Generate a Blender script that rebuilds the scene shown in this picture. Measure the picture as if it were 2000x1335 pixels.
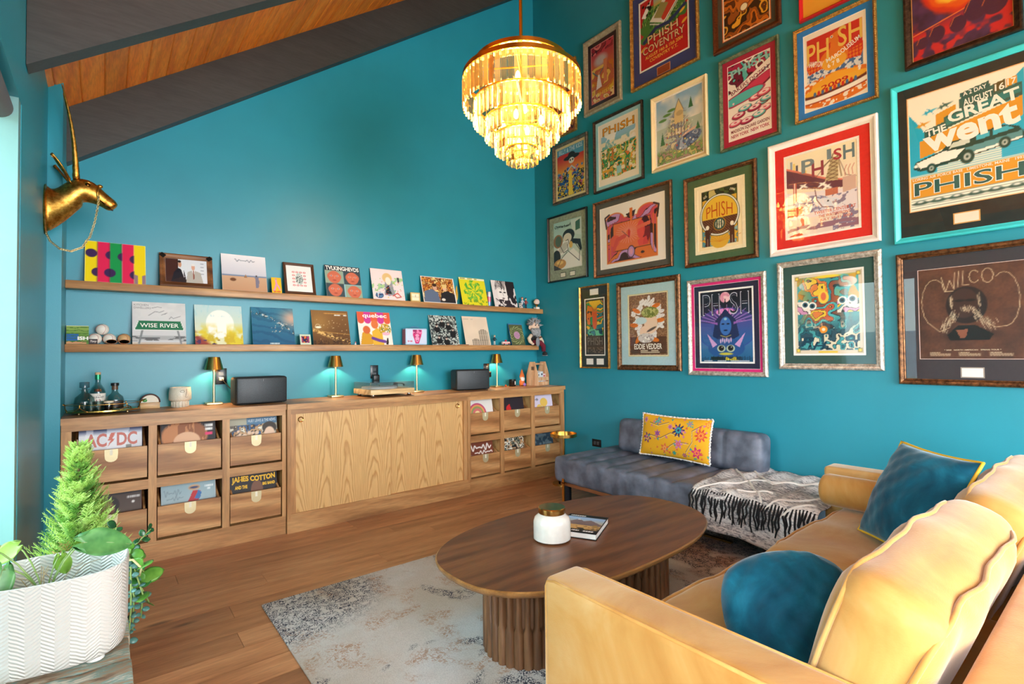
import bpy, bmesh, math, random
import numpy as np
from mathutils import Vector, Matrix, Euler
for o in list(bpy.data.objects): bpy.data.objects.remove(o)
SC = bpy.context.scene
COL = SC.collection
PI = math.pi
random.seed(7)

# ------------------------------------------------------------------ camera
cam = bpy.data.cameras.new('camera')
cam.sensor_width = 36.0
cam.lens = 998.79 / 2000 * 36.0
cam.clip_start = 0.02
co = bpy.data.objects.new('camera', cam); COL.objects.link(co)
yaw, pit, rol = math.radians(38.7083), math.radians(1.3344), math.radians(-0.6238)
fwd = Vector((math.sin(yaw)*math.cos(pit), math.cos(yaw)*math.cos(pit), math.sin(pit)))
rgt = Vector((math.cos(yaw), -math.sin(yaw), 0)); upv = rgt.cross(fwd)
r2 = rgt*math.cos(rol) + upv*math.sin(rol); u2 = upv*math.cos(rol) - rgt*math.sin(rol)
mw = Matrix.Identity(4)
for i in range(3):
    mw[i][0] = r2[i]; mw[i][1] = u2[i]; mw[i][2] = -fwd[i]
mw.translation = (-3.934, -4.45, 1.30)
co.matrix_world = mw
SC.camera = co

# ------------------------------------------------------------------ daylight, exposure
SC.view_settings.view_transform = 'Standard'
SC.view_settings.look = 'None'
SC.view_settings.gamma = 1.0
SC.view_settings.use_curve_mapping = False
SC.view_settings.exposure = 1.62
SC.cycles.use_denoising = True
SC.cycles.max_bounces = 10
SC.cycles.diffuse_bounces = 6
SC.cycles.glossy_bounces = 4
SC.cycles.transmission_bounces = 8
SC.cycles.transparent_max_bounces = 24
SC.cycles.sample_clamp_indirect = 6.0
SC.cycles.caustics_reflective = False
SC.cycles.caustics_refractive = False
SKY_STRENGTH = 5.9
w = bpy.data.worlds.new('sky'); SC.world = w; w.use_nodes = True
nt = w.node_tree; nt.nodes.clear()
wo = nt.nodes.new('ShaderNodeOutputWorld'); bg = nt.nodes.new('ShaderNodeBackground')
tc = nt.nodes.new('ShaderNodeTexCoord'); sp = nt.nodes.new('ShaderNodeSeparateXYZ'); rp = nt.nodes.new('ShaderNodeValToRGB')
nt.links.new(tc.outputs['Generated'], sp.inputs[0]); nt.links.new(sp.outputs['Z'], rp.inputs[0])
rp.color_ramp.elements[0].position = 0.0; rp.color_ramp.elements[0].color = (0.98, 0.98, 0.98, 1)
rp.color_ramp.elements[1].position = 0.7; rp.color_ramp.elements[1].color = (0.78, 0.89, 1.0, 1)
nt.links.new(rp.outputs[0], bg.inputs[0]); bg.inputs[1].default_value = SKY_STRENGTH
nt.links.new(bg.outputs[0], wo.inputs[0])

def portal(name, loc, rot, sx, sy):
    l = bpy.data.lights.new(name, 'AREA'); l.shape = 'RECTANGLE'; l.size = sx; l.size_y = sy
    l.cycles.is_portal = True
    o = bpy.data.objects.new(name, l); COL.objects.link(o); o.location = loc; o.rotation_euler = rot
    return o
# daylight enters through the left window and two unseen openings sized for their light
portal('window_daylight', (-4.42, -2.16, 1.15), (0, -PI/2, 0), 2.2, 0.95)
portal('window_daylight', (-4.42, -5.55, 1.15), (0, -PI/2, 0), 2.2, 2.5)
portal('window_daylight', (-2.1, -7.75, 1.6), (PI/2, 0, 0), 3.6, 3.0)

sn = bpy.data.lights.new('sun', 'SUN'); sn.energy = 5.0; sn.angle = math.radians(1.0); sn.color = (1.0, 0.95, 0.86)
so = bpy.data.objects.new('sun', sn); COL.objects.link(so)      # stands behind the house, lights the garden only
so.rotation_euler = Vector((-0.6, -0.45, -0.66)).to_track_quat('-Z', 'Y').to_euler()

# ------------------------------------------------------------------ colour and materials
def lin(c):
    c = np.asarray(c, float)/255.0
    return np.where(c <= 0.04045, c/12.92, ((c+0.055)/1.055)**2.4)
def L4(c): return (*[float(x) for x in lin(c)], 1.0)
MATS = {}
def newmat(name):
    m = bpy.data.materials.new(name); m.use_nodes = True; m.node_tree.nodes.clear()
    out = m.node_tree.nodes.new('ShaderNodeOutputMaterial')
    return m, m.node_tree, out
def N(nt, t, **kw):
    n = nt.nodes.new('ShaderNode'+t)
    for k, v in kw.items():
        if k.startswith('i_'):
            key = k[2:].replace('_', ' ')
            n.inputs[key].default_value = v
        else: setattr(n, k, v)
    return n
def K(nt, a, b): nt.links.new(a, b)
def principled(nt, out, **kw):
    b = nt.nodes.new('ShaderNodeBsdfPrincipled')
    for k, v in kw.items(): b.inputs[k].default_value = v
    K(nt, b.outputs[0], out.inputs[0]); return b
def pm(name, c, rough=0.5, metal=0.0, var=0.06, scale=14.0, bump=0.0, bscale=60.0, sheen=0.0, spec=0.5, coat=0.0):
    """plain surface with a little procedural variation of tone and relief"""
    if name in MATS: return MATS[name]
    m, nt, out = newmat(name)
    b = principled(nt, out, Roughness=rough, Metallic=metal)
    b.inputs['Specular IOR Level'].default_value = spec
    if sheen: b.inputs['Sheen Weight'].default_value = sheen; b.inputs['Sheen Roughness'].default_value = 0.4
    if coat: b.inputs['Coat Weight'].default_value = coat; b.inputs['Coat Roughness'].default_value = 0.08
    tc = N(nt, 'TexCoord'); nz = N(nt, 'TexNoise'); nz.inputs['Scale'].default_value = scale; nz.inputs['Detail'].default_value = 4
    K(nt, tc.outputs['Object'], nz.inputs['Vector'])
    rp = N(nt, 'ValToRGB'); l = lin(c)
    rp.color_ramp.elements[0].position = 0.3; rp.color_ramp.elements[1].position = 0.7
    rp.color_ramp.elements[0].color = (*[float(max(0, x*(1-var))) for x in l], 1)
    rp.color_ramp.elements[1].color = (*[float(min(1, x*(1+var))) for x in l], 1)
    K(nt, nz.outputs[0], rp.inputs[0]); K(nt, rp.outputs[0], b.inputs['Base Color'])
    if bump:
        n2 = N(nt, 'TexNoise'); n2.inputs['Scale'].default_value = bscale; n2.inputs['Detail'].default_value = 3
        K(nt, tc.outputs['Object'], n2.inputs['Vector'])
        bp = N(nt, 'Bump'); bp.inputs['Strength'].default_value = bump; bp.inputs['Distance'].default_value = 0.004
        K(nt, n2.outputs[0], bp.inputs['Height']); K(nt, bp.outputs[0], b.inputs['Normal'])
    MATS[name] = m; return m
def wood(name, cs, axis='X', rough=0.45, grain=1.0, cath=0.35, knots=False, plankvar=0.25, bump=0.15):
    """wood with stretched grain, figure bands and per-piece variation"""
    if name in MATS: return MATS[name]
    m, nt, out = newmat(name)
    b = principled(nt, out, Roughness=rough)
    tc = N(nt, 'TexCoord'); oi = N(nt, 'ObjectInfo')
    off = N(nt, 'VectorMath', operation='SCALE'); cmb = N(nt, 'CombineXYZ')
    K(nt, oi.outputs['Random'], cmb.inputs[0]); K(nt, oi.outputs['Random'], cmb.inputs[1]); K(nt, oi.outputs['Random'], cmb.inputs[2])
    K(nt, cmb.outputs[0], off.inputs[0]); off.inputs['Scale'].default_value = 37.0
    add = N(nt, 'VectorMath', operation='ADD'); K(nt, tc.outputs['Object'], add.inputs[0]); K(nt, off.outputs[0], add.inputs[1])
    def mp(sc):
        q = N(nt, 'Mapping'); s = [sc]*3; s['XYZ'.index(axis)] = sc*0.12
        q.inputs['Scale'].default_value = s; K(nt, add.outputs[0], q.inputs['Vector']); return q
    n1 = N(nt, 'TexNoise'); n1.inputs['Scale'].default_value = 1.0; n1.inputs['Detail'].default_value = 5; n1.inputs['Distortion'].default_value = 1.2
    K(nt, mp(9*grain).outputs[0], n1.inputs['Vector'])
    wv = N(nt, 'TexWave', wave_type='RINGS' if cath > 0.5 else 'BANDS'); wv.inputs['Scale'].default_value = 1.0; wv.inputs['Distortion'].default_value = 9.0; wv.inputs['Detail'].default_value = 2.5; wv.inputs['Detail Scale'].default_value = 0.8
    if cath <= 0.5: wv.bands_direction = 'DIAGONAL'
    K(nt, mp(7*grain).outputs[0], wv.inputs['Vector'])
    mx = N(nt, 'Mix'); mx.data_type = 'FLOAT'; mx.inputs[0].default_value = min(cath, 0.6)
    K(nt, n1.outputs[0], mx.inputs[2]); K(nt, wv.outputs['Fac'], mx.inputs[3])
    rp = N(nt, 'ValToRGB'); e = rp.color_ramp.elements
    e[0].position = 0.25; e[0].color = L4(cs[0]); e[1].position = 0.78; e[1].color = L4(cs[-1])
    if len(cs) > 2: q = e.new(0.5); q.color = L4(cs[1])
    K(nt, mx.outputs[0], rp.inputs[0])
    n2 = N(nt, 'TexNoise'); n2.inputs['Scale'].default_value = 1.0; n2.inputs['Detail'].default_value = 3
    K(nt, mp(120*grain).outputs[0], n2.inputs['Vector'])
    r2 = N(nt, 'MapRange'); r2.inputs[1].default_value = 0.3; r2.inputs[2].default_value = 0.7; r2.inputs[3].default_value = 0.78; r2.inputs[4].default_value = 1.08
    K(nt, n2.outputs[0], r2.inputs[0])
    hv = N(nt, 'HueSaturation'); K(nt, rp.outputs[0], hv.inputs['Color'])
    mr = N(nt, 'MapRange'); mr.inputs[3].default_value = 1-plankvar; mr.inputs[4].default_value = 1+plankvar*0.7
    K(nt, oi.outputs['Random'], mr.inputs[0])
    ml = N(nt, 'Math', operation='MULTIPLY'); K(nt, mr.outputs[0], ml.inputs[0]); K(nt, r2.outputs[0], ml.inputs[1]); last = ml
    if knots:
        vo = N(nt, 'TexVoronoi'); vo.inputs['Scale'].default_value = 1.0
        q = N(nt, 'Mapping'); s = [5.5]*3; s['XYZ'.index(axis)] = 1.7; q.inputs['Scale'].default_value = s
        K(nt, add.outputs[0], q.inputs['Vector']); K(nt, q.outputs[0], vo.inputs['Vector'])
        kr = N(nt, 'MapRange'); kr.inputs[1].default_value = 0.04; kr.inputs[2].default_value = 0.13; kr.inputs[3].default_value = 0.35; kr.inputs[4].default_value = 1.0
        K(nt, vo.outputs['Distance'], kr.inputs[0])
        m3 = N(nt, 'Math', operation='MULTIPLY'); K(nt, last.outputs[0], m3.inputs[0]); K(nt, kr.outputs[0], m3.inputs[1]); last = m3
    K(nt, last.outputs[0], hv.inputs['Value']); K(nt, hv.outputs[0], b.inputs['Base Color'])
    if bump:
        bp = N(nt, 'Bump'); bp.inputs['Strength'].default_value = bump; bp.inputs['Distance'].default_value = 0.001
        K(nt, n2.outputs[0], bp.inputs['Height']); K(nt, bp.outputs[0], b.inputs['Normal'])
    MATS[name] = m; return m
def velvet(name, c1, c2, c3, scale=3.0):
    if name in MATS: return MATS[name]
    m, nt, out = newmat(name)
    b = principled(nt, out, Roughness=0.75)
    b.inputs['Sheen Weight'].default_value = 0.6; b.inputs['Sheen Roughness'].default_value = 0.35
    b.inputs['Specular IOR Level'].default_value = 0.2
    tc = N(nt, 'TexCoord'); n1 = N(nt, 'TexNoise'); n1.inputs['Scale'].default_value = scale; n1.inputs['Detail'].default_value = 5; n1.inputs['Roughness'].default_value = 0.6; n1.inputs['Distortion'].default_value = 0.8
    K(nt, tc.outputs['Object'], n1.inputs['Vector'])
    rp = N(nt, 'ValToRGB'); e = rp.color_ramp.elements
    e[0].position = 0.32; e[0].color = L4(c1); e[1].position = 0.7; e[1].color = L4(c3); q = e.new(0.5); q.color = L4(c2)
    K(nt, n1.outputs[0], rp.inputs[0])
    fz = N(nt, 'TexNoise'); fz.inputs['Scale'].default_value = 220; fz.inputs['Detail'].default_value = 2; K(nt, tc.outputs['Object'], fz.inputs['Vector'])
    b.inputs['Sheen Tint'].default_value = (*[float(0.65+0.35*x) for x in lin(c3)], 1)
    K(nt, rp.outputs[0], b.inputs['Base Color'])
    bp = N(nt, 'Bump'); bp.inputs['Strength'].default_value = 0.25; bp.inputs['Distance'].default_value = 0.002
    K(nt, fz.outputs[0], bp.inputs['Height']); K(nt, bp.outputs[0], b.inputs['Normal'])
    MATS[name] = m; return m
def glassy(name, tint=(255, 255, 255), ior=1.45, rough=0.0, body=0.0, bodycol=(255, 255, 255)):
    """thin clear sheet: transmits straight through, mirrors by Fresnel"""
    if name in MATS: return MATS[name]
    m, nt, out = newmat(name)
    tr = N(nt, 'BsdfTransparent'); tr.inputs[0].default_value = L4(tint)
    gl = N(nt, 'BsdfGlossy'); gl.inputs['Roughness'].default_value = rough; gl.inputs[0].default_value = (1, 1, 1, 1)
    fr = N(nt, 'Fresnel'); fr.inputs['IOR'].default_value = ior
    ge = N(nt, 'NewGeometry'); iv = N(nt, 'Math', operation='SUBTRACT'); iv.inputs[0].default_value = 1.0; K(nt, ge.outputs['Backfacing'], iv.inputs[1])
    mu = N(nt, 'Math', operation='MULTIPLY'); K(nt, fr.outputs[0], mu.inputs[0]); K(nt, iv.outputs[0], mu.inputs[1])
    mx = N(nt, 'MixShader'); K(nt, mu.outputs[0], mx.inputs[0])
    src = tr
    if body:
        df = N(nt, 'BsdfTranslucent'); df.inputs[0].default_value = L4(bodycol)
        m2 = N(nt, 'MixShader'); m2.inputs[0].default_value = body; K(nt, tr.outputs[0], m2.inputs[1]); K(nt, df.outputs[0], m2.inputs[2]); src = m2
    K(nt, src.outputs[0], mx.inputs[1]); K(nt, gl.outputs[0], mx.inputs[2]); K(nt, mx.outputs[0], out.inputs[0])
    MATS[name] = m; return m
def emit(name, c, s):
    if name in MATS: return MATS[name]
    m, nt, out = newmat(name); e = N(nt, 'Emission'); e.inputs[0].default_value = L4(c); e.inputs[1].default_value = s
    K(nt, e.outputs[0], out.inputs[0]); MATS[name] = m; return m
def print_mat(name='printed_paper', rough=0.5, attr='Col'):
    if name in MATS: return MATS[name]
    m, nt, out = newmat(name); b = principled(nt, out, Roughness=rough)
    b.inputs['Specular IOR Level'].default_value = 0.3
    a = N(nt, 'VertexColor'); a.layer_name = attr; K(nt, a.outputs[0], b.inputs['Base Color'])
    MATS[name] = m; return m
def flat(c, rough=0.5):
    return pm('ink_%d_%d_%d' % tuple(int(x) for x in c), c, rough, var=0.02, spec=0.3)

# ------------------------------------------------------------------ mesh helpers
class MB:
    def __init__(s): s.v = []; s.f = []
    def add(s, vs, fs, mt=None):
        n = len(s.v)
        if mt is not None: vs = [mt @ Vector(p) for p in vs]
        s.v += [tuple(p) for p in vs]; s.f += [tuple(i+n for i in f) for f in fs]; return s
    def box(s, x0, x1, y0, y1, z0, z1, mt=None):
        v = [(x, y, z) for x in (x0, x1) for y in (y0, y1) for z in (z0, z1)]
        f = [(0, 1, 3, 2), (4, 6, 7, 5), (0, 4, 5, 1), (2, 3, 7, 6), (0, 2, 6, 4), (1, 5, 7, 3)]
        return s.add(v, f, mt)
    def cbox(s, c, d, mt=None):
        return s.box(c[0]-d[0]/2, c[0]+d[0]/2, c[1]-d[1]/2, c[1]+d[1]/2, c[2]-d[2]/2, c[2]+d[2]/2, mt)
    def lathe(s, prof, n=24, mt=None, sx=1.0, sy=1.0, closed=False, cap=True):
        vs = []; fs = []; k = len(prof)
        for i in range(n):
            a = 2*PI*i/n
            for r, z in prof: vs.append((r*math.cos(a)*sx, r*math.sin(a)*sy, z))
        for i in range(n):
            j = (i+1) % n
            for q in range(k if closed else k-1):
                q2 = (q+1) % k
                fs.append((i*k+q, j*k+q, j*k+q2, i*k+q2))
        if not closed and cap:
            if prof[0][0] > 1e-5: fs.append(tuple(i*k for i in range(n))[::-1])
            if prof[-1][0] > 1e-5: fs.append(tuple(i*k+k-1 for i in range(n)))
        return s.add(vs, fs, mt)
    def cyl(s, c, r, z0, z1, n=20): return s.lathe([(r, z0), (r, z1)], n, Matrix.Translation((c[0], c[1], 0)))
    def tube(s, path, r, n=8, closed=False, mt=None):
        P = [Vector(p) for p in path]; m = len(P); vs = []; fs = []
        rs = r if hasattr(r, '__len__') else [r]*m
        up = Vector((0, 0, 1)); pn = None
        for i, p in enumerate(P):
            if closed: t = P[(i+1) % m]-P[i-1]
            else: t = P[min(i+1, m-1)]-P[max(i-1, 0)]
            t.normalize()
            if pn is None:
                a = up if abs(t.dot(up)) < 0.9 else Vector((1, 0, 0)); pn = t.cross(a).normalized()
            else:
                pn = (pn - t*pn.dot(t))
                pn = pn.normalized() if pn.length > 1e-6 else t.orthogonal().normalized()
            b = t.cross(pn)
            for k in range(n):
                a = 2*PI*k/n; vs.append(p + (pn*math.cos(a)+b*math.sin(a))*rs[i])
        for i in range(m if closed else m-1):
            j = (i+1) % m
            for k in range(n):
                k2 = (k+1) % n; fs.append((i*n+k, i*n+k2, j*n+k2, j*n+k))
        if not closed: fs.append(tuple(range(n))[::-1]); fs.append(tuple((m-1)*n+k for k in range(n)))
        return s.add(vs, fs, mt)
    def prism(s, pts, z0, z1, mt=None):
        n = len(pts)
        vs = [(x, y, z0) for x, y in pts]+[(x, y, z1) for x, y in pts]
        fs = [tuple(range(n))[::-1], tuple(range(n, 2*n))]+[(i, (i+1) % n, n+(i+1) % n, n+i) for i in range(n)]
        return s.add(vs, fs, mt)
    def sphere(s, c, r, n=14, m=9, mt=None):
        rx, ry, rz = r if hasattr(r, '__len__') else (r, r, r)
        prof = [(math.sin(PI*i/m), -math.cos(PI*i/m)) for i in range(m+1)]
        prof[0] = (1e-6, -1); prof[-1] = (1e-6, 1)
        T = Matrix.Translation(c) @ Matrix.Diagonal((rx, ry, rz, 1))
        return s.lathe(prof, n, T if mt is None else mt @ T)
    def rbox(s, d, r, c=(0, 0, 0), n=3, seg=(4, 4, 4), fn=None, mt=None):
        """rounded box: size d, edge radius r, optional deform fn(x,y,z)->(x,y,z)"""
        h = [q/2 for q in d]
        def ax(i):
            a = [-h[i]+r*(1-math.cos(PI/2*k/n)) for k in range(n)]
            mid = [-h[i]+r+(d[i]-2*r)*k/seg[i] for k in range(seg[i]+1)]
            return a+mid+[-q for q in a[::-1]]
        A = [ax(i) for i in range(3)]; idx = {}; vs = []; fs = []
        def vid(p):
            k = tuple(round(q, 6) for q in p)
            if k not in idx:
                inn = [max(-(h[i]-r), min(h[i]-r, p[i])) for i in range(3)]
                dv = Vector([p[i]-inn[i] for i in range(3)])
                q = Vector(inn)+(dv.normalized()*r if dv.length > 1e-9 else dv)
                if fn: q = Vector(fn(*q))
                idx[k] = len(vs); vs.append((q[0]+c[0], q[1]+c[1], q[2]+c[2]))
            return idx[k]
        for a in range(3):
            b, e = (a+1) % 3, (a+2) % 3
            for sg in (-1, 1):
                for i in range(len(A[b])-1):
                    for j in range(len(A[e])-1):
                        q = []
                        for (di, dj) in ((0, 0), (1, 0), (1, 1), (0, 1)):
                            p = [0, 0, 0]; p[a] = sg*h[a]; p[b] = A[b][i+di]; p[e] = A[e][j+dj]; q.append(vid(p))
                        q = list(dict.fromkeys(q))
                        if len(q) > 2: fs.append(q if sg > 0 else q[::-1])
        return s.add(vs, fs, mt)
    def grid(s, fn, nu, nv, cu=False, cv=False, mt=None):
        vs = [fn(i/(nu if cu else nu-1), j/(nv if cv else nv-1)) for i in range(nu) for j in range(nv)]
        fs = []
        for i in range(nu if cu else nu-1):
            for j in range(nv if cv else nv-1):
                i2, j2 = (i+1) % nu, (j+1) % nv
                fs.append((i*nv+j, i2*nv+j, i2*nv+j2, i*nv+j2))
        return s.add(vs, fs, mt)
    def mesh(s, name, smooth=False, fix=True):
        me = bpy.data.meshes.new(name); me.from_pydata(s.v, [], s.f); me.validate()
        if fix:
            bm = bmesh.new(); bm.from_mesh(me)
            bmesh.ops.remove_doubles(bm, verts=bm.verts, dist=1e-6)
            bmesh.ops.recalc_face_normals(bm, faces=bm.faces); bm.to_mesh(me); bm.free()
        if smooth:
            me.polygons.foreach_set('use_smooth', [True]*len(me.polygons))
            if smooth != 'all': me.set_sharp_from_angle(angle=math.radians(smooth if smooth is not True else 40))
        return me
    def build(s, name, mat, parent=None, smooth=False, loc=None, rot=None, fix=True):
        return link(name, s.mesh(name, smooth, fix), mat, parent, loc, rot)
def link(name, me, mat=None, parent=None, loc=None, rot=None):
    o = bpy.data.objects.new(name, me); COL.objects.link(o)
    if mat is not None and me is not None and len(me.materials) == 0: me.materials.append(mat)
    if parent is not None: o.parent = parent
    if loc is not None: o.location = loc
    if rot is not None: o.rotation_euler = rot
    return o
def tag(o, label=None, cat=None, group=None, kind=None):
    if label: o['label'] = label
    if cat: o['category'] = cat
    if group: o['group'] = group
    if kind: o['kind'] = kind
    return o
def thing(name, label, cat, loc=(0, 0, 0), rot=None, group=None, mat4=None):
    o = bpy.data.objects.new(name, None); o.empty_display_size = 0.05; COL.objects.link(o)
    o.location = loc
    if rot: o.rotation_euler = rot
    if mat4 is not None: o.matrix_world = mat4
    return tag(o, label, cat, group)
def copy_tree(o, parent=None):
    c = o.copy(); COL.objects.link(c)
    if parent is not None: c.parent = parent
    for ch in list(o.children): copy_tree(ch, c)
    return c
def arc(c, r, a0, a1, n, z=None, plane='xy'):
    out = []
    for i in range(n+1):
        a = a0+(a1-a0)*i/n; p, q = c[0]+r*math.cos(a), c[1]+r*math.sin(a)
        out.append((p, q) if z is None else (p, q, z))
    return out
# ------------------------------------------------------------------ room shell
teal = pm('teal_paint', (38, 140, 160), 0.36, var=0.05, scale=2.5, bump=0.08, bscale=180, spec=0.45)
beam_m = wood('dark_stained_beam', [(50, 49, 48), (57, 56, 54), (62, 61, 58)], 'X', 0.5, 0.8, 0.1, plankvar=0.04)
pine = wood('orange_pine', [(226, 112, 24), (246, 140, 36), (255, 162, 64)], 'Y', 0.42, 0.8, 0.18, knots=True, plankvar=0.16)
oak = wood('oak_floor', [(150, 98, 62), (178, 122, 80), (198, 146, 102)], 'X', 0.38, 0.8, 0.12, knots=True, plankvar=0.20)
walnut = wood('walnut', [(146, 98, 58), (184, 132, 82), (210, 162, 108)], 'X', 0.42, 0.7, 0.15, plankvar=0.10)
walnut_v = wood('walnut_upright', [(146, 98, 58), (186, 134, 84), (212, 164, 110)], 'Z', 0.42, 0.7, 0.15, plankvar=0.10)
walnut_d = wood('walnut_drawer', [(150, 98, 56), (190, 136, 84), (212, 162, 108)], 'X', 0.42, 0.6, 0.35, plankvar=0.10)
def veneer():
    m, nt, out = newmat('figured_door_veneer2'); b = principled(nt, out, Roughness=0.4)
    tc = N(nt, 'TexCoord'); sp = N(nt, 'SeparateXYZ'); K(nt, tc.outputs['Object'], sp.inputs[0]); oi = N(nt, 'ObjectInfo')
    def mth(op, a, c=None):
        q = N(nt, 'Math', operation=op)
        for s, v in ((0, a), (1, c)):
            if v is None: continue
            if isinstance(v, (int, float)): q.inputs[s].default_value = v
            else: K(nt, v, q.inputs[s])
        return q.outputs[0]
    mp = N(nt, 'Mapping'); mp.inputs['Scale'].default_value = (7, 7, 1.6); K(nt, tc.outputs['Object'], mp.inputs['Vector'])
    n1 = N(nt, 'TexNoise'); n1.inputs['Scale'].default_value = 1.0; n1.inputs['Detail'].default_value = 4; K(nt, mp.outputs[0], n1.inputs['Vector'])
    m2 = N(nt, 'Mapping'); m2.inputs['Scale'].default_value = (160, 160, 7); K(nt, tc.outputs['Object'], m2.inputs['Vector'])
    n2 = N(nt, 'TexNoise'); n2.inputs['Scale'].default_value = 1.0; K(nt, m2.outputs[0], n2.inputs['Vector'])
    xx = mth('SUBTRACT', mth('PINGPONG', mth('ADD', sp.outputs[0], mth('MULTIPLY', oi.outputs['Random'], 0.3)), 0.19), 0.11)
    v = mth('ADD', mth('ADD', mth('MULTIPLY', sp.outputs[2], 0.55), mth('MULTIPLY', mth('MULTIPLY', xx, xx), 62.0)), mth('MULTIPLY', n1.outputs[0], 0.55))
    fr = mth('FRACT', mth('MULTIPLY', v, 9.0))
    rp = N(nt, 'ValToRGB'); e = rp.color_ramp.elements; e[0].position = 0.0; e[0].color = L4((214, 168, 108)); e[1].position = 1.0; e[1].color = L4((206, 160, 100)); q = e.new(0.55); q.color = L4((218, 174, 116)); q = e.new(0.86); q.color = L4((186, 136, 80))
    K(nt, fr, rp.inputs[0]); r2 = N(nt, 'MapRange'); r2.inputs[1].default_value = 0.3; r2.inputs[2].default_value = 0.7; r2.inputs[3].default_value = 0.9; r2.inputs[4].default_value = 1.04; K(nt, n2.outputs[0], r2.inputs[0])
    hv = N(nt, 'HueSaturation'); K(nt, rp.outputs[0], hv.inputs['Color']); K(nt, r2.outputs[0], hv.inputs['Value']); K(nt, hv.outputs[0], b.inputs['Base Color']); return m
ply = veneer()
CS = 0.7225
def ceil_z(x): return 2.92 + CS*(x+4.138)

def struct(name, mb, mat, smooth=False):
    return tag(mb.build(name, mat, smooth=smooth), kind='structure')
m = MB().prism([(-4.5, 0), (0.14, 0), (0.14, ceil_z(0.14)+0.05), (-4.5, ceil_z(-4.5)+0.05)], 0, 0.14)
o = struct('wall_back', m, teal); o.data.transform(Matrix.Rotation(PI/2, 4, 'X')); o.data.transform(Matrix.Translation((0, 0.14, 0)))
struct('wall_right', MB().box(0, 0.14, -7.8, 0.14, 0, 6.05), teal)
m = MB()
m.box(-4.46, -4.123, -0.47, 0.05, 0, 2.95)
m.box(-4.46, -4.19, -1.67, -0.47, 0, 2.9)
m.box(-4.46, -4.19, -7.8, -1.67, 2.31, 2.9)
m.box(-4.46, -4.19, -4.3, -2.62, 0, 2.31)
m.box(-4.46, -4.19, -7.8, -6.8, 0, 2.31)
struct('wall_left', m, teal)
m = MB()
m.box(-4.46, -3.9, -7.8, -7.66, 0, 3.0); m.box(-0.3, 0.0, -7.8, -7.66, 0, 5.9)
m.prism([(-3.9, 3.1), (-0.3, 3.1), (-0.3, 5.7), (-3.9, 3.12)], -7.8, -7.66, Matrix(((1, 0, 0, 0), (0, 0, 1, 0), (0, 1, 0, 0), (0, 0, 0, 1))))
struct('wall_rear', m, teal)
# floor: single boards, three lengths to a row
fl = struct('floor', MB().box(-4.46, 0.14, -7.8, 0.14, -0.12, -0.006), pm('subfloor', (70, 48, 32), 0.8))
PW = 0.158
rows = int(7.75/PW)
for i in range(rows):
    y1 = -0.30 - i*PW; x = -4.46 - random.random()*1.2
    while x < 0.0:
        L = random.choice((1.35, 1.7, 2.1)); a, b = max(x, -4.46), min(x+L, 0.0); x += L
        if b-a < 0.05: continue
        mb = MB().box(a-(a+b)/2+0.0008, b-(a+b)/2-0.0008, -PW/2+0.0012, PW/2-0.0012, -0.006, 0)
        mb.build('plank', oak, fl, loc=((a+b)/2, y1-PW/2, -random.random()*0.0004))
# ceiling: roof deck, pine boards, beams
rf = MB().prism([(-4.6, ceil_z(-4.6)+0.03), (0.2, ceil_z(0.2)+0.03), (0.2, ceil_z(0.2)+0.16), (-4.6, ceil_z(-4.6)+0.16)], -7.8, 0.14, Matrix(((1, 0, 0, 0), (0, 0, 1, 0), (0, 1, 0, 0), (0, 0, 0, 1))))
cl = struct('ceiling', rf, pine)
ang = math.atan(CS); W = 0.114; wl = W/math.cos(ang)
pl = MB().prism([(-wl/2+0.001, 0.004), (-wl/2+0.007, 0), (wl/2-0.007, 0), (wl/2-0.001, 0.004), (wl/2-0.001, 0.02), (-wl/2+0.001, 0.02)], -3.9, 3.9, Matrix(((1, 0, 0, 0), (0, 0, 1, 0), (0, 1, 0, 0), (0, 0, 0, 1)))).mesh('plank')
x = -4.330
while x < 0.05:
    link('plank', pl, pine, cl, (x, -3.87, ceil_z(x)), (0, -ang, 0)); x += W
def beam(name, y0, y1, label, x0=-4.135):
    pts = [(x0, ceil_z(x0)-0.36), (-0.002, ceil_z(0)-0.36), (-0.002, ceil_z(0)-0.001), (x0, ceil_z(x0)-0.001)]
    o = MB().prism(pts, y0, y1, Matrix(((1, 0, 0, 0), (0, 0, 1, 0), (0, 1, 0, 0), (0, 0, 0, 1)))).build(name, beam_m)
    return tag(o, label, 'beam', 'ceiling beams')
beam('ceiling_beam', -0.095, -0.001, 'dark stained sloping ceiling beam tight against the teal back wall')
beam('ceiling_beam', -1.56, -1.465, 'dark stained sloping ceiling beam nearest the upper left corner, in front of pine boards', -4.188)
beam('ceiling_beam', -3.06, -2.965, 'dark stained sloping ceiling beam over the yellow sofa', -4.188)
beam('ceiling_beam', -4.56, -4.465, 'dark stained sloping ceiling beam behind the viewpoint', -4.188)
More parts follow.
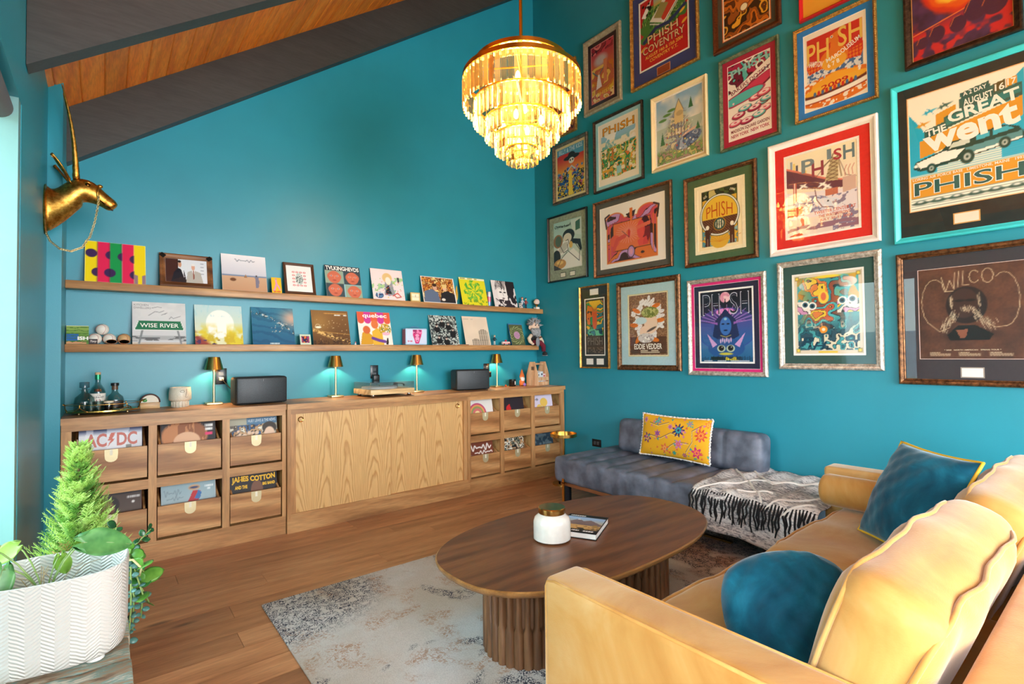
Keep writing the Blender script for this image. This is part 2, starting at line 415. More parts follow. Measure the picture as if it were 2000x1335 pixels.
# window frame, its pale tone painting in daylight glare, with pane and roller shade
pale = pm('glare_pale_frame', (112, 152, 152), 0.35, var=0.03)
def window(name, y0, y1, z0, z1, x, mull=(), gl=None):
    o = MB().box(x-0.05, x+0.108, y1-0.07, y1, z0, z1).box(x-0.05, x+0.05, y0, y0+0.05, z0, z1).box(x-0.05, x+0.05, y0, y1, z0, z0+0.06).box(x-0.05, x+0.05, y0, y1, z1-0.06, z1).build(name, pale)  # deep far stile is added to carry the painted bright strip
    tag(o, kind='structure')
    for y in mull: MB().box(x-0.03, x+0.03, y-0.03, y+0.03, z0, z1).build('mullion', pale, o)
    MB().box(x-0.003, x+0.003, y0+0.04, y1-0.06, z0+0.05, z1-0.05).build('pane', gl or glassy('window_glass', ior=1.35), o)
    return o
window('window_1', -2.62, -1.67, 0.0, 2.31, -4.30, (), glassy('daylight_dimming_glass', (220, 232, 232), ior=1.4))  # tint added to dim the daylight through this pane
window('unseen_window_left', -6.8, -4.3, 0.0, 2.31, -4.30, (-5.55,))  # unseen window, added and sized to light the sofa
o = MB().box(-3.9, -0.3, -7.78, -7.70, 0, 0.06).box(-3.9, -0.3, -7.78, -7.70, 3.04, 3.12).box(-3.9, -3.84, -7.78, -7.70, 0, 3.1).box(-0.36, -0.3, -7.78, -7.70, 0, 3.1).build('unseen_window_rear', pale); tag(o, kind='structure')  # unseen rear window, enlarged to even out light along the room
for xx in (-2.7, -1.5): MB().box(xx-0.03, xx+0.03, -7.78, -7.70, 0, 3.1).build('mullion', pale, o)
MB().box(-3.86, -0.34, -7.742, -7.738, 0.05, 3.06).build('pane', glassy('window_glass', ior=1.35), o)
rs = thing('roller_shade', 'dark grey rolled-up roller shade at the top of the left window', 'shade', (-4.249, -1.69, 2.262))
T = Matrix.Rotation(PI/2, 4, 'X')
MB().lathe([(0.043, 0.02), (0.043, 0.90)], 24, T).build('roll', pm('shade_fabric', (92, 88, 92), 0.6), rs, True)
MB().lathe([(0.047, -0.0), (0.047, 0.02)], 24, T).build('end_cap', pm('black_plastic', (16, 16, 18), 0.35), rs, True)
# outdoors seen only through and in the glass
gd = struct('ground', MB().box(-60, -4.47, -40, 40, -0.35, -0.2), pm('dry_grass', (150, 140, 100), 0.9, var=0.25, scale=0.8))
hl = MB().grid(lambda u, v: (-30-18*v, -40+80*u, -0.3+math.sin(PI*v)*(3.2+1.0*math.sin(u*9)+0.6*math.sin(u*23+1))), 40, 9)
tag(hl.build('hills', pm('far_hillside', (140, 156, 166), 0.95, var=0.2, scale=0.3), smooth='all'), 'blue grey hillside beyond the garden', 'hill')
random.seed(3)
for k in range(6):
    x, y, s = -7.5-random.random()*5, -6.5+k*1.9, 0.5+random.random()*0.35
    def bf(u, v, s=s, k=k):
        a, b = 2*PI*u, PI*v; r = s*(1+0.16*math.sin(5*a+k)*math.sin(4*b)+0.1*math.sin(11*a+3*b))
        return (r*math.sin(b)*math.cos(a), r*math.sin(b)*math.sin(a), s*0.7-r*0.85*math.cos(b))
    o = MB().grid(bf, 22, 12, cu=True).build('garden_bush', pm('sage_leaf', (128, 134, 96), 0.9, var=0.35, scale=9), smooth='all', loc=(x, y, -0.3))
    tag(o, 'round sage green garden bush outside, %s from the hillside end of the row' % ['first', 'second', 'third', 'fourth', 'fifth', 'sixth'][k], 'bush', 'bushes outside the window')

# ------------------------------------------------------------------ picture ledges
for z, x1, lb in ((1.806, -0.004, 'upper of the two long walnut picture ledges on the back wall'), (1.394, -0.075, 'lower of the two long walnut picture ledges on the back wall')):
    o = MB().rbox((x1+4.122, 0.12, 0.052), 0.003, ((x1-4.122)/2, -0.0605, z-0.026), n=1, seg=(1, 1, 1)).build('picture_ledge', walnut, smooth=30)
    tag(o, lb, 'shelf', 'picture ledges')

# ------------------------------------------------------------------ record cabinet
brass = pm('brass', (214, 168, 92), 0.24, 1.0, var=0.05)
brass_pale = pm('satin_brass', (226, 200, 146), 0.32, 1.0, var=0.04)
dark = pm('shadow_gap', (24, 18, 14), 0.9)
CT = 0.948
top = MB().prism([(-4.122, -0.001), (-4.122, -0.462), (-2.872, -0.462), (-2.872, -0.488), (-1.258, -0.488), (-1.258, -0.462), (-0.001, -0.462), (-0.001, -0.001)], CT-0.04, CT).build('countertop', walnut)
tag(top, 'long walnut countertop stepping forward in the middle, running along the back wall', 'countertop')
def bays(root, cols, yf, tag_names, rows=((0.53, 0.868), (0.132, 0.47))):
    out = []
    for r, (z0, z1) in enumerate(rows):
        for c, (x0, x1) in enumerate(cols):
            w_ = x1-x0-0.012; xc = (x0+x1)/2; hf = 0.197
            d = bpy.data.objects.new('record_bin', None); COL.objects.link(d); d.parent = root; d.location = (xc, yf+0.012, z0+0.014)
            MB().box(-w_/2, w_/2, 0, 0.018, 0, hf).build('bin_front', walnut_d, d)
            side = [(0.018, 0), (0.36, 0), (0.36, 0.30), (0.26, 0.30), (0.018, hf)]
            for s in (-1, 1):
                MB().prism(side, s*(w_/2-0.012)-0.006, s*(w_/2-0.012)+0.006, Matrix(((0, 0, 1, 0), (1, 0, 0, 0), (0, 1, 0, 0), (0, 0, 0, 1)))).build('bin_side', walnut_d, d)
            MB().box(-w_/2+0.01, w_/2-0.01, 0.018, 0.36, 0.0, 0.01).build('bin_floor', walnut_d, d)
            pts = [(-0.033, 0.0), (-0.033, -0.03)]+arc((0, -0.045), 0.033, PI, 2*PI, 8)[1:-1]+[(0.033, -0.03), (0.033, 0.0)]
            MB().prism(pts, 0, 0.003, Matrix(((1, 0, 0, 0), (0, 0, -1, 0), (0, 1, 0, hf), (0, 0, 0, 1)))).build('pull_plate', pm('plate_metal', (206, 190, 150), 0.42, 0.45), d)
            MB().box(-0.007, 0.007, -0.0036, -0.003, hf-0.036, hf-0.001).build('pull_slot', pm('pale_slot', (236, 228, 206), 0.5), d)
            out.append((xc, z0, w_))
    return out
def side_unit(x0, x1, cols, label, rows=((0.53, 0.868), (0.132, 0.47))):
    root = thing('record_cabinet', label, 'cabinet', ((x0+x1)/2, -0.225, 0), group='record cabinets'); ox, oy = (x0+x1)/2, -0.225
    bx = lambda nm, a, b, y0, y1, z0, z1, mt=walnut: MB().box(a-ox, b-ox, y0-oy, y1-oy, z0, z1).build(nm, mt, root)
    bx('plinth', x0, x1, -0.448, -0.03, 0, 0.108)
    bx('back_panel', x0, x1, -0.02, -0.008, 0.1, CT-0.041)
    bx('side_panel', x0, x0+0.018, -0.428, -0.02, 0.108, CT-0.041, ply); bx('side_panel', x1-0.018, x1, -0.428, -0.02, 0.108, CT-0.041, ply)
    bx('top_rail', x0, x1, -0.45, -0.43, 0.868, CT-0.041)
    bx('bottom_rail', x0, x1, -0.45, -0.43, 0.108, 0.132)
    edges = [x0]+[q for c in cols for q in c]+[x1]
    for i in range(0, len(edges), 2): bx('stile', edges[i], edges[i+1], -0.452, -0.43, 0.132, 0.868, walnut_v)
    for i, c in enumerate(cols):
        bx('middle_rail', c[0], c[1], -0.45, -0.43, 0.47, 0.53)
        bx('shelf_board', c[0]-0.01, c[1]+0.01, -0.43, -0.02, 0.505, 0.523, ply); bx('shelf_board', c[0]-0.01, c[1]+0.01, -0.43, -0.02, 0.112, 0.130, ply)
        if i: bx('divider', (cols[i-1][1]+c[0])/2-0.012, (cols[i-1][1]+c[0])/2+0.012, -0.43, -0.02, 0.132, 0.868, ply)
    # bins in root space
    res = bays(root, [(a-ox, b-ox) for a, b in cols], -0.452-oy, None, rows)
    return [(a+ox, b, c) for a, b, c in res]
LCOL = [(-4.073, -3.701), (-3.657, -3.287), (-3.242, -2.900)]
RCOL = [(-1.236, -0.884), (-0.840, -0.484), (-0.438, -0.070)]
BL = side_unit(-4.120, -2.874, LCOL, 'walnut record cabinet with six album bins at left, beside the cypress')
BR = side_unit(-1.256, -0.012, RCOL, 'walnut record cabinet with six album bins at right, beside the leather daybed')
mx0, mx1 = -2.870, -1.260; ox = (mx0+mx1)/2
root = thing('sliding_door_cabinet', 'walnut cabinet with two pale figured sliding doors in the middle of the back wall', 'cabinet', (ox, -0.235, 0))
bx = lambda nm, a, b, y0, y1, z0, z1, mt=walnut: MB().box(a-ox, b-ox, y0+0.235, y1+0.235, z0, z1).build(nm, mt, root)
bx('plinth', mx0, mx1, -0.47, -0.03, 0, 0.108); bx('back_panel', mx0, mx1, -0.02, -0.008, 0.1, CT-0.041)
bx('side_panel', mx0, mx0+0.02, -0.45, -0.02, 0.108, CT-0.041, walnut_v); bx('side_panel', mx1-0.02, mx1, -0.45, -0.02, 0.108, CT-0.041, walnut_v)
bx('stile', mx0, mx0+0.026, -0.474, -0.45, 0.108, CT-0.041, walnut_v); bx('stile', mx1-0.026, mx1, -0.474, -0.45, 0.108, CT-0.041, walnut_v)
bx('inner_stile', mx0+0.027, mx0+0.062, -0.466, -0.44, 0.14, 0.872, walnut_v); bx('inner_stile', mx1-0.062, mx1-0.027, -0.466, -0.44, 0.14, 0.872, walnut_v)
bx('top_rail', mx0+0.026, mx1-0.026, -0.474, -0.44, 0.872, CT-0.041); bx('bottom_rail', mx0+0.026, mx1-0.026, -0.474, -0.44, 0.108, 0.140)
for (a, b, yf, kx) in ((mx0+0.05, -2.052, -0.462, -2.772), (-2.075, mx1-0.05, -0.444, -1.378)):
    d = MB().box(a-(a+b)/2, b-(a+b)/2, -0.009, 0.009, -0.366, 0.366).build('sliding_door', ply, root, loc=((a+b)/2-ox, yf+0.009+0.235, 0.506))
    MB().lathe([(0.0, -0.001), (0.013, -0.001), (0.017, 0.002), (0.021, 0.004), (0.021, 0.0), (0.0, -0.002)], 20, Matrix.Rotation(PI/2, 4, 'X')).build('finger_pull', brass, d, True, loc=(kx-(a+b)/2, -0.0095, 0.322))
# ------------------------------------------------------------------ rug
def rug_material():
    m, nt, out = newmat('distressed_rug'); b = principled(nt, out, Roughness=0.95)
    b.inputs['Specular IOR Level'].default_value = 0.1
    tc = N(nt, 'TexCoord'); O = tc.outputs['Object']
    def noise(sc, det=4, dist=0.0, off=0.0, rough=0.55):
        q = N(nt, 'Mapping'); q.inputs['Location'].default_value = (off, off*0.7, 0); K(nt, O, q.inputs['Vector'])
        n = N(nt, 'TexNoise'); n.inputs['Scale'].default_value = sc; n.inputs['Detail'].default_value = det; n.inputs['Distortion'].default_value = dist; n.inputs['Roughness'].default_value = rough
        K(nt, q.outputs[0], n.inputs['Vector']); return n.outputs[0]
    def rng(s, a, b_, c=0.0, d=1.0):
        r = N(nt, 'MapRange'); r.inputs[1].default_value = a; r.inputs[2].default_value = b_; r.inputs[3].default_value = c; r.inputs[4].default_value = d; K(nt, s, r.inputs[0]); return r.outputs[0]
    def mth(op, a, b_):
        q = N(nt, 'Math', operation=op); K(nt, a, q.inputs[0])
        if isinstance(b_, float): q.inputs[1].default_value = b_
        else: K(nt, b_, q.inputs[1])
        return q.outputs[0]
    def mix(f, a, b_):
        q = N(nt, 'Mix'); q.data_type = 'RGBA'; K(nt, f, q.inputs[0])
        for s, k in ((a, 6), (b_, 7)):
            if isinstance(s, tuple): q.inputs[k].default_value = L4(s)
            else: K(nt, s, q.inputs[k])
        return q.outputs[2]
    base = mix(rng(noise(1.6, 5), 0.38, 0.62), (186, 172, 156), (205, 200, 194))
    rust = mth('MULTIPLY', rng(noise(4.5, 4, 0.6, 3.0), 0.52, 0.62), rng(noise(60, 3, 1.5, 1.0), 0.45, 0.58))
    base = mix(mth('MULTIPLY', rust, 0.75), base, (166, 122, 88))
    sp = N(nt, 'SeparateXYZ'); K(nt, O, sp.inputs[0])
    # worn navy motif: heavier towards the far left corner and in loose bands
    cor = mth('MULTIPLY', rng(sp.outputs['X'], -1.40, -0.70, 1.3, 0.0), rng(sp.outputs['Y'], 0.80, 1.25, 0.0, 1.3))
    band = rng(noise(2.1, 3, 1.0, 7.0), 0.55, 0.66)
    worm = N(nt, 'TexWave'); worm.inputs['Scale'].default_value = 16; worm.inputs['Distortion'].default_value = 22; worm.inputs['Detail'].default_value = 3; worm.inputs['Detail Scale'].default_value = 2.2
    K(nt, O, worm.inputs['Vector'])
    strokes = mth('MULTIPLY', rng(worm.outputs['Fac'], 0.42, 0.58), rng(noise(26, 3, 0.5, 2.0), 0.38, 0.50))
    far = mth('MULTIPLY', rng(sp.outputs['X'], 0.35, 0.9, 0.0, 1.0), rng(noise(3.0, 3, 0.5, 5.0), 0.42, 0.55))
    where = mth('MAXIMUM', mth('MAXIMUM', mth('MULTIPLY', cor, 1.0), mth('MULTIPLY', band, 0.85)), far)
    navy = mth('MULTIPLY', strokes, rng(where, 0.25, 0.6))
    red = mth('MULTIPLY', far, 0.55)
    base = mix(red, base, (134, 84, 62))
    col = mix(mth('MULTIPLY', navy, 0.95), base, (52, 54, 68))
    pile = N(nt, 'TexNoise'); pile.inputs['Scale'].default_value = 260; K(nt, O, pile.inputs['Vector'])
    hv = N(nt, 'HueSaturation'); K(nt, col, hv.inputs['Color']); K(nt, rng(pile.outputs[0], 0.3, 0.7, 0.85, 1.1), hv.inputs['Value'])
    K(nt, hv.outputs[0], b.inputs['Base Color'])
    bp = N(nt, 'Bump'); bp.inputs['Strength'].default_value = 0.5; bp.inputs['Distance'].default_value = 0.004
    K(nt, pile.outputs[0], bp.inputs['Height']); K(nt, bp.outputs[0], b.inputs['Normal'])
    return m
rx0, rx1, ry0, ry1 = -3.28, -0.38, -4.35, -1.525
rg = MB().rbox((rx1-rx0, ry1-ry0, 0.011), 0.004, n=2, seg=(2, 2, 1)).build('area_rug', rug_material(), smooth=60, loc=((rx0+rx1)/2, (ry0+ry1)/2, 0.006))
tag(rg, 'distressed grey and cream rug with worn navy motif under the coffee table', 'rug')

# ------------------------------------------------------------------ coffee table
tw = wood('dark_walnut_top', [(84, 46, 22), (110, 64, 32), (128, 80, 44)], 'X', 0.33, 0.9, 0.25, plankvar=0.03, bump=0.05)
tb = wood('dark_walnut_flute', [(84, 56, 34), (112, 76, 48), (136, 98, 64)], 'Z', 0.45, 1.2, 0.2, plankvar=0.10)
te = wood('walnut_edge', [(108, 72, 36), (146, 102, 54), (170, 124, 70)], 'X', 0.35, 1.0, 0.2, plankvar=0.02)
ct = thing('coffee_table', 'dark walnut oval coffee table on two fluted drum bases', 'table', (-2.073, -2.674, 0.012), (0, 0, 0.03))
def sup(a, b, n, k=120):
    out = []
    for i in range(k):
        t = 2*PI*i/k; c, s = math.cos(t), math.sin(t)
        out.append((a*math.copysign(abs(c)**(2/n), c), b*math.copysign(abs(s)**(2/n), s)))
    return out
def loft(rings, cap0=True, cap1=True):
    mb = MB(); n = len(rings[0]); vs = [p for r in rings for p in r]; fs = []
    for i in range(len(rings)-1):
        for k in range(n): fs.append((i*n+k, i*n+(k+1) % n, (i+1)*n+(k+1) % n, (i+1)*n+k))
    if cap0: fs.append(tuple(range(n))[::-1])
    if cap1: fs.append(tuple((len(rings)-1)*n+k for k in range(n)))
    return mb.add(vs, fs)
A, B = 0.772, 0.442; z1 = 0.408
loft([[(x, y, z1-0.0006) for x, y in sup(A-0.006, B-0.006, 2.5)], [(x, y, z1) for x, y in sup(A-0.006, B-0.006, 2.5)]]).build('table_top', tw, ct)
loft([[(x, y, z) for x, y in sup(A-d, B-d, 2.5)] for d, z in ((0.035, z1-0.034), (0.012, z1-0.028), (0.002, z1-0.014), (0.0, z1-0.005), (0.005, z1-0.0008))]).build('table_edge', te, ct, smooth=50)
NF = 30
def flute(z0, z1, wd):
    # a rounded stave, slimmer above and wider at the foot
    pts = lambda w_: [(0.168, -w_), (0.186, -w_), (0.196, -w_*0.6), (0.2, 0), (0.196, w_*0.6), (0.186, w_), (0.168, w_)]
    a, b = pts(wd*0.62), pts(wd)
    return loft([[(*p, z0) for p in b], [(*p, z0+(z1-z0)*0.38) for p in b], [(*p, z0+(z1-z0)*0.43) for p in a], [(*p, z1) for p in a]]).mesh('flute', smooth=50)
f1 = flute(0.0, z1-0.035, 0.0195)
for sx in (-0.3735, 0.3735):
    bo = MB().cyl((0, 0), 0.172, 0.002, z1-0.034, 40).build('drum_base', tb, ct, smooth=40, loc=(sx, 0, 0))
    for k in range(NF): link('flute', f1, tb, bo, (0, 0, 0), (0, 0, 2*PI*k/NF))

# ------------------------------------------------------------------ jar and book on the table
TT = 0.42
jr = thing('candle_jar', 'white pearly glass candle jar with brass lid on the coffee table', 'jar', (-2.262, -2.652, TT+0.0005))
MB().lathe([(0, 0), (0.078, 0), (0.088, 0.008), (0.0885, 0.06), (0.088, 0.085), (0.081, 0.105), (0.066, 0.117), (0.058, 0.124), (0, 0.124)], 40).build('jar_body', pm('pearl_glass', (226, 220, 210), 0.22, var=0.05, scale=30, coat=0.5), jr, True)
MB().lathe([(0, 0.125), (0.063, 0.125), (0.064, 0.128), (0.064, 0.150), (0.061, 0.153), (0, 0.1535)], 40).build('lid', brass, jr, True)

# ------------------------------------------------------------------ sofa
gold_v = velvet('mustard_velvet', (172, 118, 54), (190, 142, 76), (202, 164, 108), 2.6)
sofa = thing('sofa', 'mustard yellow velvet two-cushion sofa in the right foreground', 'sofa', (-1.71, -3.8, 0.012))
def S(p): return (p[0]+1.71, p[1]+3.8, p[2]-0.012)
def cushion(name, c, d, r, puff, mat, parent, rot=(0, 0, 0), pipe=True, seg=(12, 10, 4), pipemat=None, axis=2, wr=0.004, lab=None):
    h = [q/2 for q in d]
    def fn(x, y, z):
        u, v, w_ = x/h[0], y/h[1], z/h[2]
        g = [max(0, 1-q*q) for q in (u, v, w_)]
        a, b = [i for i in range(3) if i != axis]
        f = (g[a]*g[b])**0.55
        p = [x, y, z]
        p[axis] += puff*f*(1 if p[axis] > 0 else -1)*min(1, abs(p[axis])/(h[axis]*0.5))
        for e in (a, b):   # thinner, softly scalloped rim
            p[e] *= 1+0.012*math.sin(9*p[a]+7*p[b])*(1-0.5*g[e])
        wv = wr*(math.sin(17*x+5*z+3*y)+math.sin(11*y-13*z+2)+0.7*math.sin(29*x-19*y+8*z))
        p[axis] += wv
        return p
    o = MB().rbox(d, r, n=4, seg=seg, fn=fn).build(name, mat, parent, smooth='all', loc=c, rot=rot)
    if pipe:
        a, b = [i for i in range(3) if i != axis]
        for sg in (-1, 1):
            path = []
            n = 20; ra, rb = h[a], h[b]
            corners = [(1, 1), (-1, 1), (-1, -1), (1, -1)]
            loop = []
            for k in range(4):
                p, q = corners[k], corners[(k+1) % 4]
                for i in range(n):
                    t = i/n; loop.append((p[0]+(q[0]-p[0])*t, p[1]+(q[1]-p[1])*t))
            for (u, v) in loop:
                L = max(abs(u), abs(v)); e = (abs(u)**6+abs(v)**6)**(1/6)
                p = [0, 0, 0]; p[a] = u/e*(ra-r*0.2)*1.0; p[b] = v/e*(rb-r*0.2); p[axis] = sg*(h[axis]-r*0.2)
                p = fn(*p); path.append(p)
            MB().tube(path, 0.006, 6, closed=True).build('piping', pipemat or mat, o, smooth='all')
    if lab: o['label'] = lab
    return o
def sbox(name, x0, x1, y0, y1, z0, z1, r, seg=(6, 6, 4)):
    c = S(((x0+x1)/2, (y0+y1)/2, (z0+z1)/2))
    return MB().rbox((x1-x0, y1-y0, z1-z0), r, n=4, seg=seg).build(name, gold_v, sofa, smooth='all', loc=c)
ARM = 0.63
na = sbox('arm', -2.89, -2.745, -4.33, -3.285, 0.06, ARM, 0.022)
for xx in (-2.884, -2.751): MB().tube([S((xx, -3.292, 0.1)), S((xx, -3.292, ARM-0.03)), S((xx, -3.30, ARM-0.012)), S((xx, -3.33, ARM-0.005)), S((xx, -4.3, ARM-0.005))], 0.005, 6).build('piping', gold_v, sofa, smooth='all')
sbox('arm', -0.68, -0.535, -4.33, -3.25, 0.06, ARM+0.005, 0.022)
sbox('base_frame', -2.745, -0.68, -4.30, -3.36, 0.10, 0.27, 0.02)
sbox('back_frame', -2.745, -0.68, -4.36, -4.20, 0.10, 0.66, 0.03)
for (x0, x1) in ((-2.742, -1.715), (-1.708, -0.684)):
    cushion('seat_cushion', S(((x0+x1)/2, -3.76, 0.355)), (x1-x0, 0.80, 0.17), 0.035, 0.012, gold_v, sofa, seg=(14, 10, 3))
for i, (x0, x1) in enumerate(((-2.738, -1.795), (-1.785, -0.72))):
    cushion('back_cushion', S(((x0+x1)/2, -4.05-0.02*i, 0.615)), (x1-x0, 0.17, 0.45), 0.07, 0.030, gold_v, sofa, rot=(math.radians(20), 0, 0), axis=1, wr=0.0045, seg=(18, 6, 10))
bl = MB().lathe([(0, -0.33), (0.06, -0.33), (0.078, -0.32), (0.085, -0.30), (0.086, 0.30), (0.078, 0.322), (0.06, 0.33), (0, 0.33)], 28, Matrix.Rotation(PI/2, 4, 'X')).build('bolster', gold_v, sofa, smooth=50, loc=S((-0.80, -3.62, 0.535)))
for (x, y) in ((-2.83, -3.33), (-0.6, -3.33), (-2.83, -4.29), (-0.6, -4.29)):
    MB().lathe([(0.014, 0), (0.02, 0.06)], 12).build('leg', te, sofa, True, loc=S((x, y, 0.012)))

def pillow_mesh(w_, h_, t, nu=30, nv=30, ex=0.5, wr=0.006, pull=0.06, seed=0, rnd=0.0):
    """knife-edge pillow: edges bow in, faces swell, folds run from the corners"""
    mb = MB(); edge = []
    def pt(u, v, sg):
        a, b = 2*u-1, 2*v-1
        x = a*w_/2*(1-pull*(1-b*b)*abs(a)**3*1.0); y = b*h_/2*(1-pull*(1-a*a)*abs(b)**3)
        x *= math.sqrt(1-rnd*b*b); y *= math.sqrt(1-rnd*a*a)
        f = max(0, (1-a*a)*(1-b*b))**ex
        fold = wr*(math.sin(9*a*b+seed)+math.sin(14*(a-b)+2+seed)+0.6*math.sin(23*a+11*b+seed))*min(1, f*2)
        return (x, y, sg*(t*f)+fold)
    mb.grid(lambda u, v: pt(u, v, 1), nu, nv); mb.grid(lambda u, v: pt(u, v, -1), nu, nv)
    n = 16
    for (p, q) in (((0, 0), (1, 0)), ((1, 0), (1, 1)), ((1, 1), (0, 1)), ((0, 1), (0, 0))):
        for i in range(n): edge.append(pt(p[0]+(q[0]-p[0])*i/n, p[1]+(q[1]-p[1])*i/n, 1))
    return mb, edge
teal_v = velvet('teal_velvet', (3, 62, 84), (8, 86, 110), (26, 118, 144), 5.0)
def basis(c, ex, ey):
    ex = Vector(ex).normalized(); ey = Vector(ey); ey = (ey-ex*ey.dot(ex)).normalized(); ez = ex.cross(ey)
    M = Matrix.Identity(4)
    for i in range(3): M[i][0] = ex[i]; M[i][1] = ey[i]; M[i][2] = ez[i]
    M.translation = c; return M
# square pillow: bottom-left, bottom-right, top-left corners
C0, C1, C3 = Vector((-1.215, -3.60, 0.475)), Vector((-1.53, -3.92, 0.475)), Vector((-1.06, -3.72, 0.875))
Mx = basis((C1+C3)/2, C1-C0, C3-C0)
mb, ed = pillow_mesh(0.46, 0.45, 0.085, seed=1, wr=0.002)
pw = thing('throw_pillow', 'square teal velvet pillow with yellow piping leaning on the sofa back', 'pillow', mat4=Mx)
mb.build('cover', teal_v, pw, smooth='all')
MB().tube(ed, 0.006, 6, closed=True).build('piping', pm('yellow_piping', (226, 176, 40), 0.6), pw, smooth='all')
mb, ed = pillow_mesh(0.42, 0.36, 0.11, ex=0.42, wr=0.004, pull=0.0, seed=4, rnd=0.42)
Mx = basis(Vector((-2.315, -3.765, 0.515)), Vector((0.80, -0.60, 0.10)), Vector((0.30, 0.42, 0.70)))
pw = thing('throw_pillow', 'plump dark teal velvet pillow slumped behind the near sofa arm', 'pillow', mat4=Mx)
mb.build('cover', teal_v, pw, smooth='all')

# ------------------------------------------------------------------ leather daybed
def leather():
    m, nt, out = newmat('dark_leather'); b = principled(nt, out, Roughness=0.42)
    tc = N(nt, 'TexCoord'); n1 = N(nt, 'TexNoise'); n1.inputs['Scale'].default_value = 9; n1.inputs['Detail'].default_value = 6; K(nt, tc.outputs['Object'], n1.inputs['Vector'])
    rp = N(nt, 'ValToRGB'); e = rp.color_ramp.elements; e[0].position = 0.35; e[0].color = L4((74, 80, 94)); e[1].position = 0.72; e[1].color = L4((118, 124, 140)); K(nt, n1.outputs[0], rp.inputs[0]); K(nt, rp.outputs[0], b.inputs['Base Color'])
    v = N(nt, 'TexVoronoi'); v.inputs['Scale'].default_value = 240; K(nt, tc.outputs['Object'], v.inputs['Vector'])
    mr = N(nt, 'MapRange'); mr.inputs[3].default_value = 0.34; mr.inputs[4].default_value = 0.55; K(nt, n1.outputs[0], mr.inputs[0]); K(nt, mr.outputs[0], b.inputs['Roughness'])
    bp = N(nt, 'Bump'); bp.inputs['Strength'].default_value = 0.18; bp.inputs['Distance'].default_value = 0.001; K(nt, v.outputs[0], bp.inputs['Height']); K(nt, bp.outputs[0], b.inputs['Normal'])
    return m
lea = leather()
db = thing('daybed', 'dark grey channel-tufted leather daybed with backrest along the right wall', 'daybed', (-0.44, -2.16, 0))
CH = 0.2
def seatfn(x, y, z):
    ph = (y+0.99)/CH; g = math.exp(-(((ph-round(ph))*CH)/0.016)**2)
    if z > 0:
        z += 0.012*math.cos((ph-math.floor(ph)-0.5)*PI) - 0.016*g*(1 if abs(x) < 0.38 else 0.4)
    if x < -0.3 and z < 0.09: x += 0.003*math.sin(31*y+40*z)+0.002*math.sin(57*y-30*z)
    return (x, y, z)
MB().rbox((0.84, 1.98, 0.205), 0.035, n=4, seg=(10, 100, 4), fn=seatfn).build('seat_cushion', lea, db, smooth='all', loc=(0, 0, 0.297))
MB().tube([(-0.4185, -0.05, 0.20), (-0.4215, -0.05, 0.25), (-0.4215, -0.05, 0.36), (-0.40, -0.05, 0.398)], 0.003, 6).build('seam', lea, db, smooth='all')
def backfn(x, y, z):
    for s in (-0.37, 0.37):
        g = math.exp(-((y-s)/0.010)**2); x += 0.012*g*(1 if x < 0 else -1); z -= 0.010*g*(1 if z > 0 else 0)
    return (x-0.10*0.0, y, z + 0.0)
MB().rbox((0.20, 1.32, 0.30), 0.06, n=5, seg=(4, 70, 6), fn=backfn).build('backrest', lea, db, smooth='all', loc=(0.30, 0.14, 0.545), rot=(0, math.radians(6), 0))
rw_ = wood('daybed_rail', [(120, 66, 38), (150, 88, 54), (168, 104, 66)], 'Y', 0.4)
MB().box(-0.385, -0.36, -0.96, 0.96, 0.165, 0.195).build('front_rail', rw_, db); MB().box(0.34, 0.365, -0.96, 0.96, 0.165, 0.195).build('back_rail', rw_, db)
MB().box(-0.385, 0.365, 0.935, 0.96, 0.165, 0.195).build('end_rail', rw_, db); MB().box(-0.385, 0.365, -0.96, -0.935, 0.165, 0.195).build('end_rail', rw_, db)
for y in (0.86, -0.86):
    b0 = 0.0 if y > 0 else 0.012
    MB().box(-0.432, -0.424, y-0.013, y+0.013, b0, 0.235).box(-0.432, -0.39, y-0.013, y+0.013, 0.196, 0.204).box(0.40, 0.408, y-0.013, y+0.013, b0, 0.235).build('brass_leg', brass, db)
    for x in (-0.33, 0.30): MB().cyl((0, 0), 0.035, b0, 0.166, 20).build('post_leg', pm('blued_steel', (44, 48, 56), 0.35, 0.6), db, smooth=40, loc=(x, y+0.05, 0))
MB().box(-0.20, -0.17, -0.5, -0.3, 0.012, 0.024).build('foot_bar', brass, db)

